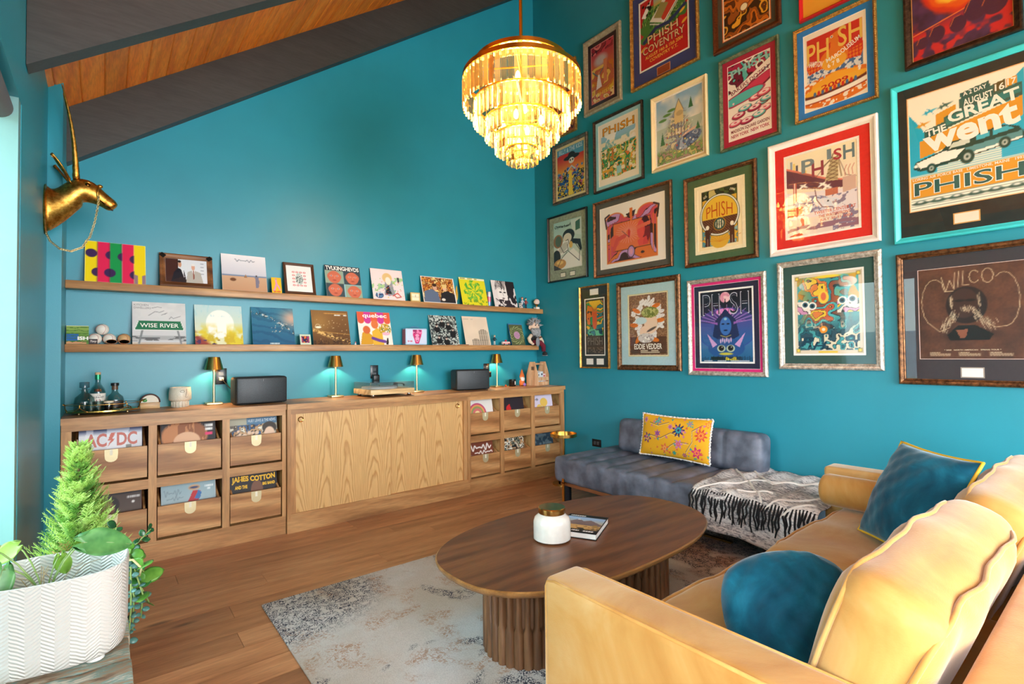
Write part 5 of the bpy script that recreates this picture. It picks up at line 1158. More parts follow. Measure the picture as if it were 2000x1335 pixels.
def a_nouv(c, W, H):
    c.A[:] = (246, 240, 234); pk, og, lv, br = (214, 84, 96), (224, 120, 50), (196, 150, 206), (70, 40, 40)
    m = np.clip(c.m_rect(0.10, 0.90, 0.06, 0.78)+c.m_ell(0.24, 0.76, 0.20, 0.13)+c.m_ell(0.76, 0.78, 0.20, 0.13), 0, 1); c.put(m, og)
    m2 = np.clip(c.m_rect(0.12, 0.88, 0.08, 0.77)+c.m_ell(0.24, 0.76, 0.18, 0.11)+c.m_ell(0.76, 0.78, 0.18, 0.11), 0, 1); c.bands([lv, pk, og, lv, br, pk], 3.2, 9, m2, 3.2, br, 0.07)
    c.rect(br, 0.205, 0.80, 0.245, 0.71); c.rect(og, 0.215, 0.79, 0.255, 0.70); win = c.m_rect(0.225, 0.78, 0.265, 0.69); c.put(win, (228, 118, 66))
    for k in range(28): a = 2*PI*k/28; c.A = np.where((win > 0.5)[..., None], c.A, c.A); c.line((236, 170, 176), [(0.46+0.04*math.cos(a), 0.52+0.05*math.sin(a)), (0.46+0.20*math.cos(a), 0.52+0.17*math.sin(a))], 0.006)
    c.ell((206, 50, 60), 0.47, 0.50, 0.022, 0.07); c.ell((226, 96, 70), 0.24, 0.42, 0.10, 0.10, 0.6); c.line((214, 84, 70), [(0.22, 0.28), (0.28, 0.44), (0.40, 0.47)], 0.07); c.line(br, [(0.36, 0.56), (0.47, 0.44)], 0.008)
    c.ell((70, 24, 34), 0.72, 0.50, 0.10, 0.22); c.ell((226, 84, 74), 0.655, 0.52, 0.075, 0.15); c.poly((226, 84, 74), [(0.60, 0.36), (0.74, 0.40), (0.76, 0.265), (0.62, 0.265)]); c.poly((226, 110, 84), [(0.585, 0.585), (0.80, 0.63), (0.80, 0.57), (0.59, 0.53)])
    for k in range(7): c.line((196, 50, 60), [(0.70+k*0.014, 0.54), (0.71+k*0.013, 0.42), (0.69+k*0.016, 0.28)], 0.007)
    for sx in (0.10, 0.90): c.line(br, [(sx, 0.66), (sx+(0.5-sx)*-0.06, 0.84), (sx+(0.5-sx)*0.12, 0.88)], 0.03); c.line(og, [(sx+(0.5-sx)*0.16, 0.10), (sx+(0.5-sx)*0.14, 0.72)], 0.018)
    c.poly(br, [(0.42, 0.82), (0.58, 0.86), (0.55, 0.76), (0.47, 0.74)]); c.poly(og, [(0.48, 0.90), (0.53, 0.90), (0.52, 0.70), (0.49, 0.70)]); c.ell(br, 0.5, 0.20, 0.075, 0.10); c.ell(lv, 0.5, 0.20, 0.062, 0.085); c.ell((226, 160, 190), 0.5, 0.20, 0.03, 0.05)
def a_cream(c, W, H):
    c.grad((226, 176, 50), (190, 70, 80), 0.15, 0.85); c.put(np.clip(1.2-((c.U-0.42)/0.34)**2-((c.V-0.72)/0.12)**2, 0, 1), (196, 186, 190)); c.bands([(226, 180, 60), (206, 120, 50), (190, 96, 70), (236, 200, 96)], 6, 3, (c.V < 0.62)*0.9, 3, (150, 90, 50), 0.06); c.bands([(196, 60, 80), (226, 120, 120), (150, 40, 60)], 7, 8, (c.V > 0.86)*1.0, 3, (60, 20, 40))
    c.line((90, 110, 120), [(0.05, 0.56), (0.30, 0.44), (0.62, 0.60)], 0.02); c.poly((236, 226, 226), [(0.20, 0.22), (0.46, 0.24), (0.36, 0.48), (0.30, 0.50)]); c.ell((206, 130, 90), 0.33, 0.50, 0.03); c.bands([(236, 190, 70), (220, 120, 90), (236, 210, 150)], 9, 5, (c.V < 0.14)*1.0, 3, (150, 70, 50)); c.rect((214, 130, 90), 0.55, 0.70, 0.3, 0.7)
    return [T('PHISH', 0.22, 0.92, 0.09, 0.16, (230, 196, 70), rot=0.05, bold=0.02)]
def a_cov(c, W, H):
    c.A[:] = (196, 36, 40); c.bands([(60, 130, 60), (96, 160, 70), (44, 100, 50), (150, 180, 90)], 14, 3, c.m_ell(0.5, 0.66, 0.36, 0.24), 3.4, (30, 60, 34), 0.07); c.put(np.clip(c.m_ell(0.02, 0.50, 0.22, 0.14)+c.m_ell(0.98, 0.60, 0.18, 0.12), 0, 1)*(c.noise(14, 5, 2) > 0.4), (70, 130, 60)); c.grad((236, 180, 60), (120, 180, 210), 0.8, 1.0, c.m_rect(0.3, 0.9, 0.84, 1.0))
    c.poly((236, 230, 220), [(0.22, 0.66), (0.52, 0.54), (0.86, 0.80), (0.56, 0.92)]); c.poly((206, 70, 50), [(0.50, 0.57), (0.54, 0.57), (0.82, 0.79), (0.60, 0.87), (0.40, 0.70)]); c.poly((160, 150, 90), [(0.30, 0.68), (0.46, 0.62), (0.62, 0.78), (0.46, 0.85)]); c.poly((240, 200, 70), [(0.46, 0.93), (0.70, 0.99), (0.86, 0.92), (0.60, 0.86)])
    for p in ([(0.22, 0.66), (0.52, 0.54), (0.86, 0.80)], [(0.22, 0.62), (0.52, 0.50), (0.86, 0.77)]): c.line((246, 240, 230), p, 0.014)
    c.poly(WHT, [(0.03, 0.78), (0.16, 0.92), (0.26, 0.98), (0.20, 0.86), (0.12, 0.74)]); c.dots([BLK], 7, 0.022, 4, box=(0.06, 0.22, 0.78, 0.94)); c.line((44, 60, 110), [(0.08, 0.40), (0.34, 0.52), (0.62, 0.50), (0.95, 0.62)], 0.05)
    for x, y in ((0.90, 0.56), (0.06, 0.30), (0.94, 0.40)): c.ell((240, 190, 60), x, y, 0.05, 0.02, 0.5)
    return [T('PHISH', 0.15, 0.82, 0.345, 0.475, (60, 30, 30), rot=0.05, bold=0.04), T('PHISH', 0.16, 0.81, 0.352, 0.468, (236, 200, 150), rot=0.05, bold=0.01, z=0.0009), T('COVENTRY', 0.04, 0.95, 0.215, 0.335, (60, 30, 30), rot=0.05, bold=0.04), T('COVENTRY', 0.05, 0.94, 0.222, 0.328, (236, 200, 150), rot=0.05, bold=0.01, z=0.0009), T('AUGUST 14th & 15th 2004', 0.10, 0.90, 0.145, 0.195, (240, 190, 80), rot=0.05), T('COVENTRY V.T.', 0.20, 0.80, 0.075, 0.125, (240, 190, 80), rot=0.05)]
def a_brown(c, W, H):
    c.A[:] = (60, 36, 22); c.bands([(206, 110, 30), (90, 48, 24), (236, 170, 50), (44, 28, 20), (160, 84, 30)], 7, 4, None, 3.4, (34, 20, 14), 0.08); c.poly((206, 112, 40), [(0.28, 0.42), (0.62, 0.62), (0.98, 0.66), (0.96, 0.48), (0.50, 0.28), (0.34, 0.30)]); c.poly((120, 60, 30), [(0.42, 0.56), (0.66, 0.72), (0.92, 0.72), (0.86, 0.64)])
    for x, y in ((0.46, 0.34), (0.90, 0.56)): c.ell((120, 60, 30), x, y, 0.06); c.ell((250, 240, 200), x, y, 0.048)
    c.line((90, 44, 24), [(0.55, 0.36), (0.90, 0.50)], 0.012)
def a_orange(c, W, H):
    c.A[:] = (240, 170, 60); c.bands([(240, 170, 60), (226, 130, 40), (246, 200, 90)], 5, 4, (c.V > 0.25)*1.0, 3, (60, 30, 20), 0.05)
def a_fire(c, W, H):
    c.A[:] = (74, 46, 84); c.fibre(0.3, 3, 14); d = np.hypot((c.U-0.50)/0.46, (c.V-0.86)/0.52)+0.20*(c.noise(8, 4, 3)-0.5)
    c.put(np.clip((1.02-d)*14, 0, 1), (206, 50, 36)); c.put(np.clip((0.92-d)*14, 0, 1), (230, 90, 30)); c.put(np.clip((0.80-d)*10, 0, 1), (244, 160, 40)); c.put(np.clip((0.80-d)*10, 0, 1)*(c.noise(16, 5, 2) > 0.5), (250, 206, 70)); c.put(np.clip(1-np.abs(d-0.55)*12, 0, 1), (160, 110, 60))
    c.put(np.clip((c.noise(8, 6, 3)-0.47)*12, 0, 1)*np.clip((0.40-c.V)*6, 0, 1), (200, 40, 50)); c.line((240, 130, 60), [(0, 0.26), (0.5, 0.34), (1, 0.42)], 0.010)
    for x, y, s in ((0.10, 0.16, 0.06), (0.26, 0.20, 0.08), (0.48, 0.22, 0.08), (0.66, 0.30, 0.11), (0.84, 0.30, 0.12)): c.ell((70, 36, 66), x, y, s*0.8, s); c.line((226, 120, 60), [(x-s, y), (x-s*0.5, y+s*0.9), (x+s*0.3, y+s)], 0.006)
def a_plainorange(c, W, H): c.A[:] = (206, 110, 50); c.bands([(206, 110, 50), (226, 150, 70), (170, 70, 40)], 6, 3, None, 3, (90, 40, 30))
turq = pm('turquoise_lacquer', (64, 206, 214), 0.35, var=0.12, scale=5)
suede = pm('charcoal_suede', (40, 44, 40), 0.95, var=0.25, scale=18)
goldf = metal_frame('gilt_frame', (150, 92, 30), (224, 170, 84)); bronze = metal_frame('bronze_frame', (64, 38, 22), (150, 104, 66)); silverf = metal_frame('silver_leaf', (150, 136, 122), (232, 226, 216), 0.4, 0.4)
darkf = metal_frame('dark_bronze', (34, 26, 22), (84, 66, 52)); burl = metal_frame('burl_frame', (58, 26, 14), (110, 58, 30), 0.35, 0.1, 70)
whitef = pm('white_lacquer', (240, 234, 230), 0.3); blackf = pm('black_lacquer', (22, 20, 20), 0.3); greenf = metal_frame('verdigris_frame', (64, 84, 62), (126, 136, 104), 0.45, 0.3); creamf = pm('cream_frame', (236, 214, 166), 0.4); taupef = metal_frame('taupe_frame', (160, 142, 112), (196, 180, 150), 0.45, 0.3); redf = pm('red_lacquer', (196, 30, 36), 0.3)
SU = 0.05
framed('large poster of a station wagon in a turquoise frame, at the right edge', -3.800, 2.463, 0.694, 0.996, 0.034, turq, [((0.045, 0.045, 0.060, 0.150), (40, 44, 40), suede), (0.004, (214, 150, 80)), (0.006, (240, 226, 200))], a_went, plates=((0.0, -0.395, 0.12, 0.066, (214, 160, 90), (236, 226, 206)),))
framed('poster of a steel bridge in a white frame with bright red mat', -3.031, 2.421, 0.700, 0.833, 0.046, whitef, [(0.062, (226, 44, 38)), (0.016, (252, 246, 238))], a_red)
framed('poster with a yellow and brown disc in a brown frame with green mat', -2.275, 2.404, 0.631, 0.768, 0.034, bronze, [(0.062, (74, 104, 70)), (0.030, (250, 238, 204))], a_cliff, prof='round')
framed('blue night poster with pink moon and pink inner mat in a silver frame', -2.309, 1.506, 0.667, 0.805, 0.036, silverf, [(0.022, (226, 40, 124)), (0.003, (240, 220, 230)), (0.040, (38, 36, 66)), (0.014, (250, 248, 246))], a_moon, prof='round')
framed('pale busy poster of teal and orange creatures in a wide silver frame with green mat', -3.053, 1.559, 0.653, 0.786, 0.042, silverf, [(0.058, (50, 84, 78)), (0.012, (250, 246, 240))], a_silver, prof='round')
framed('dark brown poster of a bearded head in a bronze frame, lowest at the right edge', -3.804, 1.491, 0.696, 0.813, 0.036, bronze, [((0.070, 0.070, 0.075, 0.120), (56, 50, 54)), (0.003, (216, 190, 180))], a_wilco, prof='round', plates=((0.0, -0.328, 0.105, 0.062, (150, 140, 130), (236, 230, 220)),))
framed('brown poster with white feathers and oranges in a dark frame with pale blue mat', -1.554, 1.557, 0.704, 0.845, 0.050, bronze, [(0.078, (176, 206, 212)), (0.008, (206, 196, 150)), (0.006, (240, 228, 190))], a_ved, prof='round')
framed('tall narrow poster of a fiery tree with three ticket stubs in a thin gold frame', -0.905, 1.568, 0.393, 0.848, 0.014, goldf, [((0.045, 0.045, 0.115, 0.115), (44, 46, 42)), (0.012, (246, 240, 228))], a_tweez, plates=((0.0, 0.357, 0.115, 0.062, (236, 226, 214), (246, 242, 234)), (-0.07, -0.355, 0.095, 0.062, (236, 226, 214), (246, 242, 234)), (0.07, -0.355, 0.095, 0.062, (236, 226, 214), (246, 242, 234))))
framed('poster of an orange rooster in a gold frame with bright blue mat', -3.135, 3.277, 0.508, 0.679, 0.020, goldf, [(0.040, (20, 128, 214)), (0.004, (250, 244, 232))], a_hamp, beads=(goldf, 0.007, 0.012))
framed('poster of flying saucer doughnuts in a green frame with crimson mat', -2.540, 3.285, 0.472, 0.746, 0.026, greenf, [(0.040, (172, 30, 66)), (0.004, (250, 240, 236))], a_donut)
framed('pale poster of a castle on a rock in a cream frame', -1.918, 3.275, 0.554, 0.683, 0.036, creamf, [(0.014, (250, 248, 244))], a_castle)
framed('poster of a hatted skeleton among flowers in a small dark frame by the chandelier', -0.588, 3.271, 0.521, 0.657, 0.034, metal_frame('pewter_frame', (84, 74, 64), (150, 136, 116)), [], a_skel, beads=(darkf, 0.006, 0.016))
framed('poster of a green and orange valley in a black frame with light blue mat', -1.240, 3.288, 0.612, 0.739, 0.024, darkf, [(0.034, (158, 212, 226)), (0.006, (246, 240, 226))], a_lblue, beads=(darkf, 0.006, 0.014))
framed('poster of two men at a barber in a black frame with mottled grey green mat', -0.529, 2.456, 0.594, 0.733, 0.018, blackf, [((0.065, 0.065, 0.060, 0.110), (150, 156, 132), pm('mottled_mat', (152, 158, 134), 0.9, var=0.2, scale=40))], a_oys, plates=((-0.07, -0.30, 0.085, 0.055, (40, 38, 36), (240, 232, 214)), (0.075, -0.30, 0.085, 0.055, (40, 38, 36), (240, 232, 214))))
framed('wide poster of pink and orange scrollwork around a profile in a rope-edged frame', -1.380, 2.442, 0.920, 0.768, 0.026, bronze, [(0.050, (84, 78, 68)), (0.010, (248, 242, 234))], a_nouv, beads=(metal_frame('copper_bead', (110, 58, 30), (190, 116, 70)), 0.007, 0.013))
framed('narrow yellow and red poster in a taupe frame right of the chandelier', -1.059, 4.145, 0.491, 0.779, 0.056, taupef, [(0.038, (52, 34, 40)), (0.008, (214, 120, 120))], a_cream)
framed('red poster of an aerial village in a gilt frame with navy mat', -1.776, 4.222, 0.711, 0.905, 0.030, goldf, [((0.060, 0.060, 0.060, 0.110), (52, 68, 128)), (0.004, (60, 70, 60)), (0.016, (250, 244, 236))], a_cov, beads=(goldf, 0.008, 0.015), plates=((0.0, -0.375, 0.14, 0.075, (214, 150, 110), (150, 70, 40)),))
framed('brown and orange poster with a car in a burl frame, at the top edge', -2.529, 4.104, 0.536, 0.744, 0.040, burl, [(0.034, (66, 68, 60)), (0.007, (226, 120, 50)), (0.008, (250, 236, 214))], a_brown)
framed('orange poster in a plain red frame, cut off by the top edge', -3.166, 4.069, 0.483, 0.814, 0.022, redf, [], a_orange)
framed('fiery red and purple landscape poster in a dark frame at the upper right corner', -3.797, 3.387, 0.529, 0.689, 0.038, darkf, [(0.004, (214, 150, 90))], a_fire)
framed('orange poster in a gold frame half hidden behind the chandelier', -0.464, 4.069, 0.463, 0.788, 0.020, goldf, [(0.02, (190, 110, 60))], a_plainorange)
# ------------------------------------------------------------------ record sleeves and pictures leaning on the ledges
def lean_m(xc, zb, yb, h_, ytop=-0.012, yaw=0.0):
    a = min(0.29, math.asin(min(0.9, (ytop-yb)/h_)))
    return Matrix.Translation((xc, yb, zb+0.0012)) @ Matrix.Rotation(yaw, 4, 'Z') @ Matrix.Rotation(PI/2-a, 4, 'X')
def sleeve(name, label, cat, M, W, H, art, body=(230, 226, 218), th_=0.004, cell=0.0046, group=None, y0=0.0):
    """thin upright sleeve, origin at the middle of its lower edge; local x right, y up, z out"""
    root = MB().rbox((W, H, th_), th_*0.3, (0, H/2, -th_/2), n=1, seg=(1, 1, 1)).build(name, flat(body), smooth=30)
    root.matrix_world = M; tag(root, label, cat, group)
    cv = Cv(W, H, cell=cell); tx = art(cv, W, H); tx = tx if isinstance(tx, list) else []
    p = link('cover_print', cv.mesh('cover_print'), PRINT, root, (0, H/2, 0.0003))
    for t in tx: letter(p, W, H, *t[0], **t[1])
    return root
LP = 0.314
def al_paddle(c, W, H):
    cols = [(244, 214, 16), (226, 36, 84), (20, 150, 76), (226, 36, 84), (246, 216, 20)]; pu = (62, 36, 84)
    for i, q in enumerate(cols): c.rect(q, i*0.2, i*0.2+0.2, 0, 1)
    def dot(x, y, a, b): c.put(c.m_ell(x, y, 0.105, 0.105)*c.m_rect(a, b, 0, 1), pu)
    dot(0.10, 0.70, 0, 0.2); dot(0.20, 0.24, 0.0, 0.2); dot(0.42, 0.68, 0.2, 0.4); dot(0.40, 0.24, 0.2, 0.6); dot(0.62, 0.66, 0.4, 0.6); dot(0.82, 0.62, 0.6, 0.8); dot(0.82, 0.22, 0.6, 0.8)
    m = c.m_rect(0.8, 1, 0, 0.24); c.put(m, (150, 120, 130)); c.rect((246, 216, 20), 0.865, 0.935, 0, 0.3); c.ell((246, 216, 20), 0.9, 0.26, 0.09, 0.05)
    for x in (0.2, 0.4, 0.6): c.put(np.clip(1-(x-c.U)/0.03, 0, 1)*(c.U < x)*0.35, (40, 20, 20))
def al_beach(c, W, H):
    c.grad((206, 204, 214), (240, 236, 238), 0.45, 1.0); c.grad((196, 150, 116), (206, 166, 134), 0.0, 0.40, c.m_rect(0, 1, 0, 0.40)); c.rect((110, 130, 160), 0, 1, 0.40, 0.435)
    c.ell((110, 70, 46), 0.24, 0.30, 0.07, 0.045); c.poly((160, 116, 80), [(0.48, 0.36), (0.52, 0.47), (0.56, 0.36)]); c.poly((126, 122, 140), [(0.73, 0.40), (0.80, 0.42), (0.83, 0.28), (0.80, 0.10), (0.74, 0.10)]); c.ell((60, 46, 40), 0.765, 0.435, 0.018, 0.022)
    c.squig((84, 92, 108), 0.30, 0.74, 0.845, 0.035, 0.012)
def al_faces(c, W, H):
    c.A[:] = (150, 196, 206); c.rect((40, 48, 60), 0, 1, 0.82, 1)
    for x, y in ((0.25, 0.62), (0.76, 0.62), (0.25, 0.21), (0.78, 0.18)):
        c.put(c.m_rect(x-0.25, x+0.25, y-0.21, y+0.21), [(120, 180, 196), (60, 76, 84), (96, 160, 176), (150, 170, 150)][int(x*3+y*5) % 4]); c.ell((206, 110, 84), x, y, 0.19, 0.20); c.ell((206, 110, 84), x, y+0.02, 0.21, 0.15)
        for d in (-0.08, 0.08): c.ell((236, 150, 120), x+d, y+0.04, 0.05, 0.03); c.ell((96, 130, 150), x+d, y+0.04, 0.018)
        c.ell((160, 70, 60), x, y-0.10, 0.05, 0.016); c.line((230, 140, 110), [(x, y+0.05), (x+0.01, y-0.04)], 0.02)
    return [T('TVLKINGHEVDS', 0.03, 0.97, 0.845, 0.975, WHT, bold=0.03)]
def al_pink(c, W, H):
    c.A[:] = (244, 220, 220); c.put((c.noise(7, 3, 3) > 0.58)*(np.abs(c.V-0.5) < 0.25), (170, 206, 150)); c.poly((150, 150, 160), [(0.36, 0.14), (0.42, 0.66), (0.52, 0.86), (0.62, 0.70), (0.70, 0.16)]); c.ell((226, 190, 130), 0.50, 0.72, 0.16, 0.16); c.ell((244, 230, 214), 0.52, 0.62, 0.09, 0.13); c.poly((40, 40, 46), [(0.40, 0.18), (0.44, 0.42), (0.52, 0.48), (0.60, 0.20)])
    c.line((200, 70, 60), [(0.62, 0.14), (0.78, 0.24), (0.88, 0.12), (0.74, 0.08), (0.66, 0.16)], 0.03); c.bands([(96, 140, 180), (206, 220, 230), (60, 90, 140)], 12, 6, c.m_ell(0.20, 0.14, 0.13, 0.10), 3, (40, 60, 90)); c.rect((60, 56, 60), 0.82, 0.88, 0.60, 0.76); c.dots([(214, 90, 90), (120, 170, 110), (90, 120, 170), (236, 200, 90)], 40, 0.014, 8, box=(0.04, 0.96, 0.08, 0.6))
def al_photo2(c, W, H):
    c.bands([(176, 96, 36), (230, 160, 70), (110, 50, 24), (240, 206, 130), (140, 70, 34)], 11, 4, None, 3.4, (70, 34, 18), 0.06)
    c.poly((96, 110, 136), [(0.02, 0), (0.06, 0.42), (0.28, 0.52), (0.46, 0.40), (0.50, 0)]); c.poly((36, 34, 40), [(0.48, 0), (0.56, 0.40), (0.74, 0.48), (0.96, 0.38), (1, 0)]); c.ell((214, 166, 138), 0.38, 0.60, 0.09, 0.13); c.ell((60, 40, 30), 0.38, 0.68, 0.09, 0.06); c.ell((226, 180, 150), 0.68, 0.58, 0.085, 0.12); c.ell((226, 196, 130), 0.68, 0.66, 0.10, 0.08); c.ell((236, 226, 216), 0.60, 0.14, 0.08, 0.05)
    c.A = np.where((c.m_rect(0.025, 0.975, 0.03, 0.97) < 0.5)[..., None], np.asarray((232, 228, 222), float), c.A)
def al_green(c, W, H):
    c.A[:] = (222, 214, 40); a = np.arctan2(c.V-0.5, c.X-0.5*c.k); d = np.hypot(c.X-0.5*c.k, c.V-0.52); c.put((np.sin(a*8+np.sin(d*20)) > 0.1)*(d < 0.40)*(d > 0.08), (86, 170, 60)); c.put((c.noise(16, 3, 2) > 0.58)*(d < 0.36), (150, 196, 60)); c.put((c.noise(14, 5, 2) > 0.6)*(c.V < 0.2), (130, 160, 40)); c.rect((240, 236, 200), 0, 1, 0.93, 1)
    c.scr((150, 150, 60), 0.05, 0.70, 0.945, 0.985)
def al_bw(c, W, H):
    c.A[:] = (226, 218, 218); n = c.noise(5, 7, 3); c.ell((238, 232, 230), 0.42, 0.50, 0.22, 0.30); g = np.random.RandomState(2)
    for k in range(26): x = 0.12+0.75*g.rand(); c.line((36, 32, 36), [(x, 1.0), (x+0.06*g.randn(), 0.62+0.2*g.rand())], 0.016)
    c.put((c.noise(7, 9, 3, 1, 0.5) > 0.50)*(c.U > 0.62), (40, 34, 40)); c.put((n > 0.55)*(c.V < 0.28), (50, 42, 50))
    for x in (0.34, 0.52): c.ell((30, 26, 30), x, 0.56, 0.055, 0.026)
    c.ell((60, 40, 44), 0.43, 0.33, 0.055, 0.022); c.line((120, 110, 112), [(0.43, 0.54), (0.45, 0.42)], 0.012); c.line((30, 26, 30), [(0.10, 0.30), (0.30, 0.16), (0.45, 0.02)], 0.03)
def al_wise(c, W, H):
    c.grad((206, 206, 208), (226, 224, 222)); c.put(np.clip((c.noise(4, 3, 3)-0.5)*4, 0, 1)*0.5*(c.V > 0.3), (196, 196, 198)); c.rect((176, 178, 180), 0, 1, 0.10, 0.20); c.put((c.noise(14, 5, 3, 0.5, 2) > 0.52)*(np.abs(c.V-0.13) < 0.06), (104, 106, 108)); c.rect((206, 184, 160), 0, 1, 0, 0.035)
    for x, d in ((0.12, 0.06), (0.90, -0.06)): c.line((130, 134, 136), [(x, 0.02), (x+d, 0.32)], 0.035)
    c.poly((236, 240, 236), [(0.03, 0.33), (0.97, 0.33), (0.91, 0.56), (0.11, 0.56)]); c.poly((40, 116, 80), [(0.045, 0.34), (0.955, 0.34), (0.90, 0.55), (0.12, 0.55)])
    for p in ([(0.30, 0.68), (0.42, 0.78), (0.50, 0.76), (0.58, 0.80)], [(0.54, 0.70), (0.64, 0.75), (0.60, 0.72)], [(0.68, 0.60), (0.72, 0.66), (0.76, 0.62), (0.90, 0.68)], [(0.36, 0.86), (0.46, 0.89), (0.54, 0.88)]): c.line((84, 84, 90), p, 0.007)
    return [T('WISE RIVER', 0.14, 0.86, 0.395, 0.495, WHT, bold=0.01), T('KITCHEN\nDWELLERS', 0.03, 0.34, 0.83, 0.95, (150, 148, 148), bold=0.01)]
def al_sun(c, W, H):
    c.grad((226, 226, 190), (196, 220, 220), 0.2, 0.9); c.ell((250, 248, 238), 0.52, 0.52, 0.30, 0.36); c.put(np.clip((c.noise(5, 3, 3)-0.30)*5, 0, 1)*np.clip((0.56-c.V)*4, 0, 1)*(np.abs(c.U-0.55) > 0.10), (222, 200, 60)); c.put(np.clip((c.noise(9, 6, 3)-0.5)*8, 0, 1)*np.clip((0.34-c.V)*6, 0, 1), (206, 176, 50)); c.put(np.clip((c.noise(8, 8, 3)-0.42)*9, 0, 1)*np.clip((0.38-c.V-c.U)*7, 0, 1), (150, 64, 60)); c.put((c.noise(14, 12, 2) > 0.6)*(c.V < 0.12)*(c.U < 0.5), (80, 50, 90)); c.put(np.clip((c.noise(10, 2, 2, 2, 0.6)-0.55)*5, 0, 1)*(c.V > 0.7)*0.6, (150, 206, 214))
def al_ocean(c, W, H):
    c.grad((28, 92, 130), (52, 120, 150), 0.0, 0.8); w_ = np.sin(c.V*30+c.U*9+6*c.noise(3, 4, 3)); c.put((w_ > 0.5)*0.35, (20, 70, 110)); d = np.exp(-((c.U-0.95)/0.25)**2-((c.V-0.72)/0.22)**2); c.put(d*0.9, (224, 176, 150)); L = np.abs(c.V-(0.86-0.55*c.U**1.6))
    c.put(np.clip(1-L/0.09, 0, 1)*(c.noise(15, 6, 3) > 0.47), (40, 66, 80)); c.put(np.clip(1-L/0.05, 0, 1)*(c.noise(26, 8, 2) > 0.58), (226, 226, 220)); c.dots([(236, 214, 180)], 26, 0.008, 9, box=(0.45, 1, 0.3, 0.6)); c.scr((232, 232, 226), 0.40, 0.62, 0.012, 0.045)
def al_night(c, W, H):
    c.grad((92, 60, 34), (136, 96, 56)); c.put(np.exp(-((c.U-0.2)/0.3)**2-((c.V-0.62)/0.3)**2)*0.5, (196, 150, 80)); L = np.abs(c.V-(0.42-0.36*c.U)); c.put(np.clip(1-L/0.10, 0, 1)*(c.noise(30, 6, 2) > 0.55), (240, 196, 120)); c.put(np.clip(1-np.abs(c.V-(0.40-0.10*c.U))/0.015, 0, 1)*0.7, (236, 180, 90)); c.line((244, 226, 190), [(0.10+0.07*math.cos(t*0.35)+0.05, 0.50+0.09*math.sin(t*0.35)) for t in range(10)], 0.010); c.ell((250, 240, 214), 0.16, 0.50, 0.08, 0.03); c.dots([(250, 226, 180)], 40, 0.007, 4, box=(0.1, 0.95, 0.05, 0.75)); c.put((c.V < 0.12)*(c.noise(20, 7, 2) > 0.5)*0.8, (60, 40, 30))
    c.scr((246, 240, 230), 0.62, 0.96, 0.852, 0.885); c.scr((206, 150, 80), 0.34, 0.96, 0.90, 0.93, 4)
def al_queb(c, W, H):
    c.A[:] = (244, 234, 224); c.rect((226, 96, 66), 0, 1, 0.74, 1)
    for k in range(5): x = 0.1+k*0.2; q = [(226, 96, 66), (206, 60, 150)][k % 2]; c.rect(q, x-0.1, x+0.1, 0.74, 1); c.ell(q, x, 0.74, 0.10)
    c.poly((214, 156, 44), [(0.02, 0), (0.10, 0.36), (0.22, 0.42), (0.38, 0.30), (0.48, 0.02)]); c.ell((214, 106, 60), 0.24, 0.45, 0.11, 0.12); c.poly((230, 180, 60), [(0.40, 0), (0.40, 0.40), (0.56, 0.52), (0.70, 0.40), (0.72, 0)]); c.ell((224, 120, 66), 0.50, 0.62, 0.11, 0.13); c.put(c.m_ell(0.80, 0.48, 0.19, 0.17)*(c.noise(22, 4, 2) > 0.42), (206, 160, 50)); c.put(c.m_ell(0.80, 0.48, 0.19, 0.17)*(c.noise(24, 9, 2) > 0.58), (110, 130, 50)); c.ell((236, 180, 200), 0.82, 0.34, 0.12, 0.05); c.line((110, 66, 150), [(0.40, 0.20), (0.60, 0.13), (0.76, 0.10)], 0.09); c.poly((50, 36, 36), [(0.78, 0.02), (0.84, 0.22), (0.88, 0.20), (0.86, 0.0)])
    return [T('quebec', 0.16, 0.90, 0.79, 0.955, WHT, bold=0.02)]
def al_group(c, W, H):
    c.A[:] = (60, 68, 70); c.put((c.noise(10, 3, 3, 0.5, 2) > 0.53), (150, 164, 160)); c.put((np.sin((c.U+c.V*0.6)*40+6*c.noise(5, 8, 2)) > 0.6), (30, 36, 40)); c.put((c.noise(30, 5, 2) > 0.62), (206, 212, 206))
    for x, y in ((0.46, 0.80), (0.25, 0.62), (0.68, 0.70), (0.80, 0.44), (0.28, 0.24), (0.54, 0.20), (0.82, 0.50)): c.ell((22, 24, 28), x, y-0.10, 0.11, 0.10); c.ell((214, 190, 176), x, y+0.02, 0.036, 0.05); c.ell((46, 32, 28), x, y+0.055, 0.042, 0.028)
def al_beige(c, W, H):
    c.A[:] = (226, 206, 184); c.fibre(0.03, 2, 4)
    for x, w_, h_ in ((0.42, 0.15, 0.23), (0.76, 0.19, 0.55)):
        m = np.clip(c.m_rect(x-w_, x+w_, 0, h_-w_*0.6)+c.m_ell(x, h_-w_*0.6, w_, w_*0.6), 0, 1); c.put(m, (196, 180, 160)); c.put(m*(np.sin(c.V*190) > 0.0)*(np.sin((c.U-x)/w_*14) > -0.3), (84, 74, 66))
    c.scr((176, 160, 142), 0.06, 0.42, 0.895, 0.915)
UZ, LZ = 1.806, 1.394; YB = -0.098
sleeve('record_album', 'album with yellow, pink and green stripes and purple dots, first on the upper ledge', 'album', lean_m(-3.864, UZ, YB, 0.30), 0.328, 0.296, al_paddle)
sleeve('record_album', 'album with a lone figure on a pale beach, on the upper ledge', 'album', lean_m(-3.074, UZ, YB, LP), LP, 0.30, al_beach)
sleeve('record_album', 'album with four red masked faces on the upper ledge', 'album', lean_m(-2.292, UZ, YB, LP), LP, 0.292, al_faces)
sleeve('record_album', 'pale pink album with a sketched veiled figure and red squiggle, on the upper ledge', 'album', lean_m(-1.877, UZ, YB, LP), LP, 0.302, al_pink)
